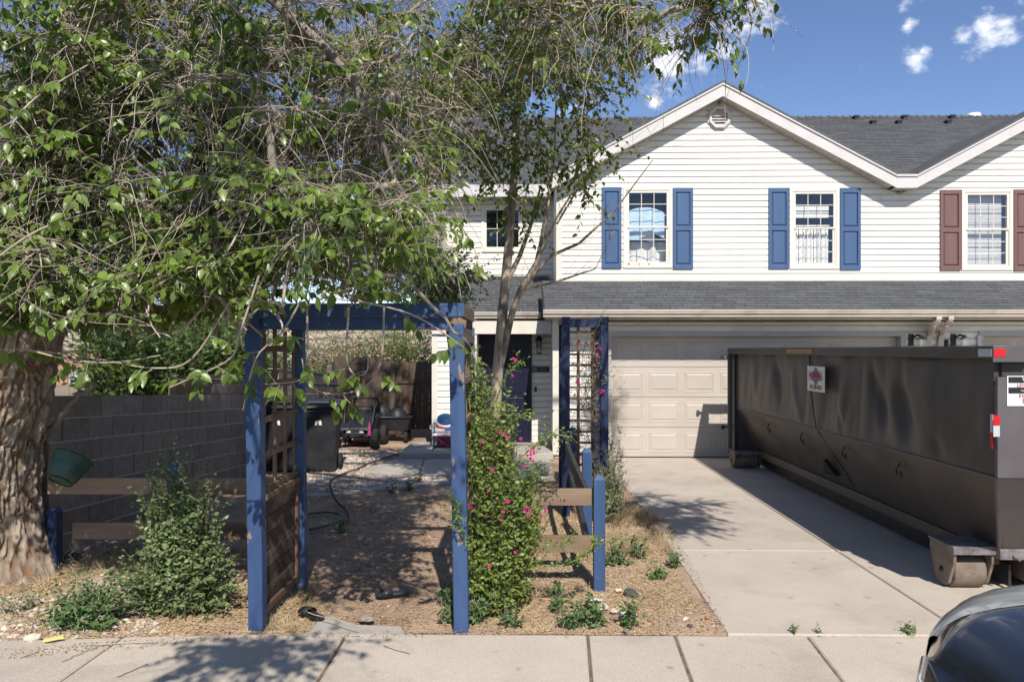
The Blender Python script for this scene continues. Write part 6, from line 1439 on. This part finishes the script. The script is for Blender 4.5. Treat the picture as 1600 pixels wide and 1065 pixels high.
def canes(par, lines, m, nl, size, rng, r=.005):
    for pts in lines:
        q = [P(*k) for k in pts]; out = []
        for i in range(len(q) - 1):
            a, b, c_, d_ = q[max(i - 1, 0)], q[i], q[i + 1], q[min(i + 2, len(q) - 1)]
            for k in range(6): t = k / 6; out.append(.5 * ((2 * b) + (c_ - a) * t + (2 * a - 5 * b + 4 * c_ - d_) * t * t + (3 * b - a - 3 * c_ + d_) * t ** 3))
        out.append(q[-1]); MB().tube(out, r, 5).build('cane', M[m], par)
        S = np.array(out)[1:]; S = np.repeat(S, 3, 0); D = rng.normal(size=S.shape) + np.array((0, 0, .2)); t_ = twig_paths(S, D, .04 + .06 * rng.random(len(S)), 5, .02, .1, rng)
        V, Fc = leaves_np(frames_on_twigs(t_, nl, size, rng, t0=.2, hang=.1), True); link('leaves', np_mesh('leaves', V, Fc, True), M['roseleaf'], par, kind='stuff')
canes(RB, [[(800, 730, 5.5), (830, 700, 5.5), (860, 680, 5.5), (890, 682, 5.5)], [(790, 690, 5.5), (812, 650, 5.5), (835, 655, 5.5)], [(770, 640, 5.6), (790, 590, 5.6), (815, 562, 5.6)], [(735, 640, 5.7), (730, 590, 5.8), (735, 530, 5.9)], [(745, 640, 5.8), (745, 580, 5.9), (738, 540, 5.9)],
           [(820, 880, 5.45), (880, 882, 5.45), (920, 860, 5.45), (932, 843, 5.5)], [(820, 850, 5.45), (870, 852, 5.45), (893, 838, 5.45)], [(745, 900, 5.3), (722, 830, 5.0), (714, 800, 4.98), (708, 780, 4.98)]], 'roseleaf', 4, .032, rg)
rs = np.array(RP)[:, 3:]
bush_c = ell((P(738, 0, 5.9).x, 5.85, 1.45), (.07, .12, .42), 60, rg); t_ = twig_paths(bush_c, rg.normal(size=bush_c.shape), np.full(len(bush_c), .14), 6, .05, .1, rg)
V, Fc = leaves_np(frames_on_twigs(t_, 9, .034, rg, t0=.1), True); link('leaves', np_mesh('leaves', V, Fc, True), M['roseleaf'], RB, kind='stuff')
fm = None
def flower_mesh():
    V = []; Fs = []
    for ring_, (n, r, tilt) in enumerate(((6, .024, .25), (5, .017, .8), (4, .010, 1.2))):
        for k in range(n):
            a = 2 * math.pi * k / n + ring_ * .5; d = Vector((math.cos(a), math.sin(a), 0)); s = Vector((-d.y, d.x, 0)); b = len(V)
            tip = d * r * math.cos(tilt) + Vector((0, 0, r * math.sin(tilt))); mid = tip * .6
            V += [Vector((0, 0, 0)), mid + s * r * .5, tip, mid - s * r * .5, tip * 1.02 + s * r * .35, tip * 1.02 - s * r * .35]; Fs += [(b, b + 1, b + 4, b + 2), (b, b + 2, b + 5, b + 3)]
    me = bpy.data.meshes.new('flower'); me.from_pydata([tuple(v) for v in V], [], Fs); me.materials.append(M['pink']); return me
fm = flower_mesh()
def flowers(par, spots, Y, s=1.0):
    for (px, py, n) in spots:
        for _ in range(n):
            p = P(px + R.uniform(-5, 5), py + R.uniform(-6, 6), Y + R.uniform(-.02, .02)); o = link('flower', fm, None, par, loc=p); o.rotation_euler = (math.radians(R.uniform(30, 100)), R.uniform(-.5, .5), R.uniform(-.6, .6)); k = s * R.uniform(.8, 1.2); o.scale = (k, k, k)
flowers(RB, [(801, 564, 2), (800, 586, 1), (781, 680, 1), (789, 681, 2), (811, 691, 1), (832, 705, 3), (825, 712, 2), (830, 722, 2), (754, 696, 1), (767, 737, 1), (741, 788, 3), (734, 790, 1), (790, 788, 3), (788, 797, 1), (822, 795, 2), (828, 802, 2), (778, 817, 1), (808, 862, 1), (765, 880, 1), (855, 797, 1), (848, 806, 1), (757, 806, 1), (820, 728, 1), (763, 764, 1)], 5.2, .46)
flowers(T, [(903, 532, 1), (941, 548, 1), (943, 614, 2), (935, 560, 1), (900, 600, 1)], 8.5, .8)
# rose on the trellis: sparse brown tangle, greener at the foot
tc_ = ell(((tx0 + tx1) / 2 + .1, 8.62, 1.3), (.2, .1, .85), 230, rg); t_ = twig_paths(tc_, rg.normal(size=tc_.shape) * np.array((1, .4, 1)), .15 + .3 * rg.random(len(tc_)), 7, .03, .14, rg)
V, Fc = tubes_np(t_, np.linspace(.003, .0015, 7)[None].repeat(len(t_), 0), 3); link('stems', np_mesh('stems', V, Fc, True), M['limb'], T, kind='stuff')
V, Fc = leaves_np(frames_on_twigs(t_[::2], 4, .042, rg, t0=.2), True); link('leaves', np_mesh('leaves', V, Fc, True), M['shrubleaf'], T, kind='stuff')
bush('shrub', 'leafy green shrub at the foot of the dark blue trellis', 'shrub', (P(945, 0, 8.4).x, 8.35, .38), (.30, .35, .42), 170, 15, .045, 'shrubleaf', rg, base=(P(945, 0, 8.4).x, 8.4, 0))
bush('shrub', 'loose shoots beside the garage door edge', 'shrub', (P(962, 0, 8.6).x, 8.7, .75), (.12, .2, .45), 30, 12, .04, 'shrubleaf', rg, base=(P(955, 0, 8.6).x, 8.6, 0))

# weeds, thistles near the walk
def weed(px, py, s, n, label, m='weedleaf'):
    p = G(px, py); c = (p.x, p.y, .05 * s); bush('weed', label, 'weed', (p.x, p.y, .09 * s), (.10 * s, .08 * s, .11 * s), n, 8, .045 * s ** .5, m, rg, base=(p.x, p.y, -.01), up=.6, stemr=.003)
for a in ((868, 928, .9, 9, 'small upright weed left of the blue fence post'), (874, 952, 1.0, 12, 'weed in the dirt left of the white stone'), (925, 975, 1.3, 24, 'broad weed patch at the walk edge below the white stones'), (890, 977, 1.1, 18, 'weed patch near the walk, left of the white stones'), (985, 975, 1.2, 20, 'weed clump at the walk edge right of the white stones'),
          (1028, 902, .9, 14, 'weed clump in straw right of the blue fence post'), (962, 880, 1.6, 26, 'dark green weed behind the blue fence post'), (1000, 870, 1.2, 18, 'pale weed where the driveway grass starts'), (1055, 885, 1.0, 16, 'weed on the driveway edge'), (800, 978, 1.0, 14, 'weed in front of the rose bush'),
          (706, 968, 1.3, 18, 'thistly weed at the foot of the right arbor post'), (700, 940, 1.2, 10, 'thin weed just inside the right arbor post'), (530, 832, .9, 16, 'small green tuft in the arbor path'), (565, 716, 1.0, 14, 'green tuft among the shaded gravel'), (640, 765, .9, 14, 'tuft on the mowing edge'),
          (612, 770, .9, 14, 'second tuft on the mowing edge, nearer the hose'), (850, 745, 1.3, 16, 'weeds at the foot of the porch step'), (655, 750, .8, 8, 'weed in the pebbles by the path slab'), (1420, 989, .5, 10, 'tuft in the joint nearest the parked car'), (1240, 989, .3, 7, 'tiny tuft in the joint mid driveway'), (1280, 990, .3, 7, 'tiny tuft at the joint crossing'),
          (110, 845, 1.0, 12, 'light green sprig by the roots below the plank rail'), (745, 970, 1.4, 22, 'leafy weed at the foot of the rose bush')): weed(*a)

# ------------------------------------------------------------------ ground cover
def poly_pts(poly, n, rng):
    poly = np.array(poly); lo, hi = poly.min(0), poly.max(0); out = []
    while sum(map(len, out)) < n:
        q = lo + rng.random((n * 2, 2)) * (hi - lo); ins = np.zeros(len(q), bool); j = len(poly) - 1
        for i in range(len(poly)):
            a, b = poly[i], poly[j]; c_ = ((a[1] > q[:, 1]) != (b[1] > q[:, 1])) & (q[:, 0] < (b[0] - a[0]) * (q[:, 1] - a[1]) / (b[1] - a[1] + 1e-12) + a[0]); ins ^= c_; j = i
        out.append(q[ins])
    return np.concatenate(out)[:n]
def zof(q): return np.array([yard_z(x, y) for x, y in q])
def gpoly(px): return [tuple(G(a, b).xy) for a, b in px]
def straw(name, poly, n, ln, upk, rng, m='straw', w=.0022):
    q = poly_pts(poly, n, rng); z = zof(q); k = np.array([noise.noise(Vector((x * 2.2, y * 2.2, 7))) for x, y in q]); keep = k + rng.random(n) * .35 > .06; q, z = q[keep], z[keep]; n = len(q)
    S = np.column_stack([q, z - .002]); D = rng.normal(size=(n, 3)); D[:, 2] = np.abs(D[:, 2]) * upk + .05 * upk
    Pn = twig_paths(S, D, ln * (.4 + rng.random(n)), 4, .12, .12, rng); Pn[:, 1:, 2] = np.maximum(Pn[:, 1:, 2], z[:, None] + .002)
    V, Fc = tubes_np(Pn, np.array([w, w, w * .8, w * .3])[None].repeat(n, 0), 3); o = link(name, np_mesh(name, V, Fc), M[m]); tag(o, kind='stuff'); return o
rgx = np.random.default_rng(77)
right = gpoly([(740, 985), (1125, 986), (1060, 900), (1010, 820), (965, 765), (930, 745), (850, 780), (800, 850)])
left = gpoly([(-60, 1000), (395, 985), (380, 860), (100, 850), (-60, 900)])
straw('dry_grass', right, 24000, .05, .25, rgx); straw('dry_grass', left, 18000, .055, .3, rgx)
straw('dry_grass', gpoly([(950, 870), (1050, 860), (1020, 800), (960, 790)]), 3500, .13, 1.1, rgx)
straw('dry_grass', gpoly([(410, 980), (480, 985), (500, 930), (480, 900), (420, 930)]), 2200, .07, .6, rgx)
straw('dry_grass', gpoly([(60, 935), (220, 900), (210, 860), (60, 880)]), 2600, .12, .8, rgx)
straw('dry_grass', gpoly([(480, 990), (720, 985), (705, 770), (480, 790)]), 5000, .045, .12, rgx, m='litter')
straw('dry_grass', gpoly([(480, 790), (600, 770), (580, 700), (480, 740)]), 3500, .06, .5, rgx)
straw('dry_grass', gpoly([(840, 760), (960, 830), (930, 740), (860, 720)]), 4000, .08, .6, rgx)
def flakes(name, poly, n, size, m, rng, small=True):
    q = poly_pts(poly, n, rng); z = zof(q) + .006; ax = rng.normal(size=(n, 3)); ax[:, 2] *= .2; nr = rng.normal(size=(n, 3)) * .4 + np.array((0, 0, 1))
    V, Fc = leaves_np(leaf_frames(np.column_stack([q, z]), ax, nr, size * (.5 + rng.random(n))), True); tag(link(name, np_mesh(name, V, Fc), M[m]), kind='stuff')
flakes('leaf_litter', right, 7000, .022, 'litter', rgx); flakes('leaf_litter', left, 6000, .025, 'litter', rgx); flakes('leaf_litter', gpoly([(480, 990), (720, 985), (705, 770), (480, 790)]), 5000, .02, 'litter', rgx)
flakes('leaf_litter', gpoly([(470, 992), (650, 992), (640, 960), (480, 950)]), 1400, .018, 'litter', rgx); flakes('straw_flakes', right, 5000, .018, 'straw', rgx); flakes('straw_flakes', left, 4000, .018, 'straw', rgx)
def pebbles(name, poly, n, s0, s1, rng, m='pebble', flat=.6):
    q = poly_pts(poly, n, rng); z = zof(q)
    T8 = np.array([(1, .1, 0), (.55, .8, .05), (-.5, .85, 0), (-1, 0, .05), (-.45, -.9, 0), (.6, -.8, 0), (.3, .25, .8), (-.35, -.1, .9), (.1, -.45, .75)])
    F8 = np.array([(0, 1, 6), (1, 2, 6), (2, 7, 6), (2, 3, 7), (3, 4, 7), (4, 8, 7), (4, 5, 8), (5, 0, 8), (0, 6, 8), (6, 7, 8)])
    s = s0 + (s1 - s0) * rng.random(n) ** 2.2; a = rng.random(n) * 6.28; ca, sa = np.cos(a), np.sin(a); J = 1 + rng.normal(size=(n, 9, 3)) * .16
    B = T8[None] * J * s[:, None, None]; V = np.stack([B[..., 0] * ca[:, None] - B[..., 1] * sa[:, None] + q[:, 0, None], B[..., 0] * sa[:, None] + B[..., 1] * ca[:, None] + q[:, 1, None], B[..., 2] * flat + (z + s * .02)[:, None]], -1)
    Fc = (np.arange(n) * 9)[:, None, None] + F8[None]; tag(link(name, np_mesh(name, V, Fc.reshape(-1, 3)), M[m]), kind='stuff')
pebbles('gravel', gpoly([(470, 770), (560, 765), (705, 752), (760, 752), (760, 742), (655, 744), (560, 738), (620, 705), (530, 705), (470, 735)]), 6500, .010, .034, rgx)
pebbles('gravel', gpoly([(100, 850), (230, 850), (300, 870), (250, 935), (160, 930), (110, 900)]), 2200, .010, .03, rgx)
pebbles('gravel', gpoly([(-40, 1005), (250, 985), (230, 930), (-40, 940)]), 1600, .006, .026, rgx)
pebbles('dirt_clods', right, 2200, .004, .013, rgx, 'dirt'); pebbles('dirt_clods', gpoly([(480, 990), (720, 985), (705, 770), (480, 790)]), 2500, .003, .012, rgx, 'dirt')
def spill(poly, n, size, m): 
    q = poly_pts(poly, n, rgx); ax = rgx.normal(size=(n, 3)); ax[:, 2] *= .1; V, Fc = leaves_np(leaf_frames(np.column_stack([q, np.full(n, .006)]), ax, rgx.normal(size=(n, 3)) * .3 + np.array((0, 0, 1)), size * (.4 + rgx.random(n))), True); tag(link('litter_spill', np_mesh('litter_spill', V, Fc), M[m]), kind='stuff')
spill(gpoly([(-40, 1016), (140, 1004), (400, 988), (740, 984), (1130, 986), (1130, 991), (740, 992), (400, 1000), (140, 1018), (-40, 1036)]), 1300, .015, 'litter')
spill(gpoly([(1125, 985), (1062, 868), (1008, 812), (964, 745), (975, 745), (1022, 812), (1075, 868), (1135, 985)]), 1200, .018, 'litter')
spill(gpoly([(1000, 800), (1020, 830), (1060, 850), (1045, 815)]), 500, .03, 'litter')
pebbles('grit', [(-3.5, 3.65), (7, 3.65), (7, 13), (1.4, 13), (1.4, 5), (-3.5, 5)], 2200, .0015, .006, rgx, 'pebble')
# joint dirt lines between slabs are left open to the earth bed
M['jointdirt'] = mat('joint_dirt', (.13, .09, .06), (.24, .18, .12), 14, .95)
bx('joint_earth', -60, 60, 3.585, 4.75, -.15, -.012, M['jointdirt'], kind='structure'); bx('joint_earth', 1.30, 60, 4.79, 13.1, -.151, -.014, M['jointdirt'], kind='structure'); bx('earth_under_walk', -1.1, 1.3, 4.75, 5.05, -.15, -.014, M['jointdirt'], kind='structure')

def stone(px, py, s, label, m='rock', flat=.5, seed=1, z=0):
    p = G(px, py); me = rock_mesh('stone', seed, flat); me.materials.append(M[m]); o = bpy.data.objects.new('stone', me); C.objects.link(o); o.location = (p.x, p.y, s * flat * .45 + z); o.scale = (s, s * .7, s); o.rotation_euler = (0, 0, seed); tag(o, label, 'stone')
M['darkrock'] = mat('dark_stone', (0.10, 0.095, 0.095), (0.06, 0.055, 0.055), 9, .9); M['paleplast'] = mat('pale_stone', (.62, .52, .42), (.5, .42, .34), 9, .9)
stone(986, 928, .075, 'flat dark grey stone in the straw right of the blue fence post', 'darkrock', .35, 2); stone(966, 923, .03, 'small pale stone touching the dark grey stone', 'paleplast', .5, 3)
stone(941, 950, .055, 'larger pale tan stone of the pair in the weeds', 'paleplast', .4, 4); stone(960, 955, .04, 'smaller tan stone right of the larger pale one', 'paleplast', .4, 5)
stone(572, 970, .06, 'flat grey stone at the arbor threshold', 'rock', .3, 6, z=.01); stone(1071, 967, .03, 'small pale stone near the driveway corner', 'paleplast', .4, 7); stone(978, 986, .024, 'small grey stone at the walk edge', 'rock', .6, 8)
stone(75, 880, .32, 'broad dark flat stone leaning against the tree roots', 'darkrock', .22, 9); stone(52, 1000, .05, 'rounded tan stone at the left walk edge', 'paleplast', .7, 10); stone(1078, 978, .02, 'tiny dark stone by the driveway corner', 'darkrock', .6, 12)
def scrap(name, px, py, label, cat, w_, m):
    p = G(px, py, .02); t = thing(name, p, label, cat); V = []; n = 6
    for i in range(n):
        for j in range(n): V.append((p.x + (i / 5 - .5) * w_, p.y + (j / 5 - .5) * w_ * .5, .015 + .03 * abs(noise.noise(Vector((i * .8 + px, j * .8, 0))))))
    MB().add(V, [(i * n + j, i * n + n + j, i * n + n + j + 1, i * n + j + 1) for i in range(n - 1) for j in range(n - 1)]).build('crumpled_sheet', M[m], t); return t
t = scrap('litter_wrapper', 982, 958, 'crumpled white wrapper with a red corner beside the pale stones', 'wrapper', .11, 'white')
p = G(996, 956); MB().lathe([(.0, .02), (.008, .015), (.009, .005), (0, 0)], (p.x, p.y, .01), sides=8).build('red_cap', M['red'], t)
scrap('litter_wrapper', 931, 936, 'crumpled pale blue-grey scrap beside the fence post', 'wrapper', .09, 'silver')
p = G(1105, 967); o = MB().lathe([(.0, .012), (.012, .008), (.013, 0), (0, 0)], (p.x, p.y, .006), sides=10).build('bottle_cap', M['orange']); tag(o, 'tiny orange bottle cap in the dirt by the driveway', 'cap')
# yellow stick
a, b = G(68, 1005), G(100, 1001); o = MB().beam((a.x, a.y, .02), (b.x, b.y, .03), .03, .016).build('broken_stick', M['yellowwood']); tag(o, 'pale yellow broken slat lying at the walk edge', 'stick')
# fallen twigs on the ground
tw = []
for i, (x0, y0_, x1, y1_) in enumerate(((97, 1035, 150, 1012), (30, 1030, 60, 1020), (180, 1060, 230, 1040), (480, 965, 560, 990), (600, 1010, 640, 1022), (500, 900, 560, 905), (20, 870, 110, 845), (60, 960, 40, 1000), (140, 1010, 240, 1005))):
    a, b = G(x0, y0_), G(x1, y1_); pts = [a.lerp(b, t) + Vector((R.uniform(-.01, .01), R.uniform(-.01, .01), .012 + (.03 if y0_ < 1000 else 0))) for t in [k / 6 for k in range(7)]]
    o = MB().tube(pts, .0035, 5).build('fallen_twig', M['twig']); tag(o, None, 'twig', 'fallen twigs on the walk and dirt'); tw.append(o)
for o, l in zip(tw, ('dark thin twig on the left end of the sidewalk', 'short twig at the lower left corner of the sidewalk', 'curved twig on the sidewalk by the left joint', 'long twig across the arbor threshold', 'thin twig on the sidewalk in front of the arbor', 'pale twig on the shaded dirt path', 'long pale twig leaning on the roots of the big trunk', 'twig on the gravel at the left edge', 'twig along the edge of the sidewalk under the low shrub')): o['label'] = l
# sandals
def sandal(px, py, rz, label):
    p = G(px, py); S_ = thing('sandal', (p.x, p.y, .0), label, 'sandal'); S_.rotation_euler = (0, 0, rz)
    prof = [(-.13, .0), (-.12, .033), (-.07, .04), (0, .036), (.06, .05), (.11, .045), (.135, .015), (.135, -.012), (.11, -.04), (.05, -.047), (-.02, -.036), (-.08, -.036), (-.12, -.03)]
    m = MB(); m.prism([(x, y, .0) for x, y in prof], (0, 0, .018)); o = m.build('sole', M['blackplastic'], None, bevel=.006); o.parent = S_
    V = []
    for i in range(9):
        a = math.pi * i / 8
        for dx in (-.015, .075): V.append((.02 + dx, (.046 if dx < 0 else .050) * math.cos(a), .014 + (.040 if dx < 0 else .026) * math.sin(a)))
    m = MB().add(V, [(2 * i, 2 * i + 1, 2 * i + 3, 2 * i + 2) for i in range(8)], True); o = m.build('strap', M['black'], None); o.parent = S_; so_ = o.modifiers.new('thick', 'SOLIDIFY'); so_.thickness = .003
sandal(487, 961, 2.4, 'black slide sandal near the foot of the left arbor post'); sandal(614, 928, 3.4, 'black slide sandal in the middle of the shaded path')
# hoses
def hose(px, r, m, label, z=.03):
    q = [G(a, b) for a, b in px]; out = []
    for i in range(len(q) - 1):
        a, b, c_, d_ = q[max(i - 1, 0)], q[i], q[i + 1], q[min(i + 2, len(q) - 1)]
        for k in range(8): t = k / 8; v = .5 * ((2 * b) + (c_ - a) * t + (2 * a - 5 * b + 4 * c_ - d_) * t * t + (3 * b - a - 3 * c_ + d_) * t ** 3); v.z = yard_z(v.x, v.y) + r + (.025 if z > .02 else 0); out.append(v)
    o = MB().tube(out, r, 8).build('garden_hose', M[m]); tag(o, label, 'hose')
hose([(482, 806), (510, 803), (530, 806), (533, 813), (520, 822), (500, 828), (482, 832)], .011, 'hose', 'pale green garden hose loop at the left of the path')
hose([(535, 822), (545, 812), (540, 800), (525, 785), (516, 765), (522, 752), (560, 735), (600, 718), (640, 704), (650, 698)], .012, 'darkhose', 'dark hose snaking over the gravel toward the gate')

# lettering becomes real mesh
bpy.context.view_layer.update()
dg = bpy.context.evaluated_depsgraph_get()
for o in [o for o in bpy.data.objects if o.type == 'FONT']:
    me = bpy.data.meshes.new_from_object(o.evaluated_get(dg)); n = bpy.data.objects.new('lettering', me); C.objects.link(n); n.parent = o.parent; n.location = o.location; n.rotation_euler = o.rotation_euler; n.scale = o.scale
    bpy.data.objects.remove(o)
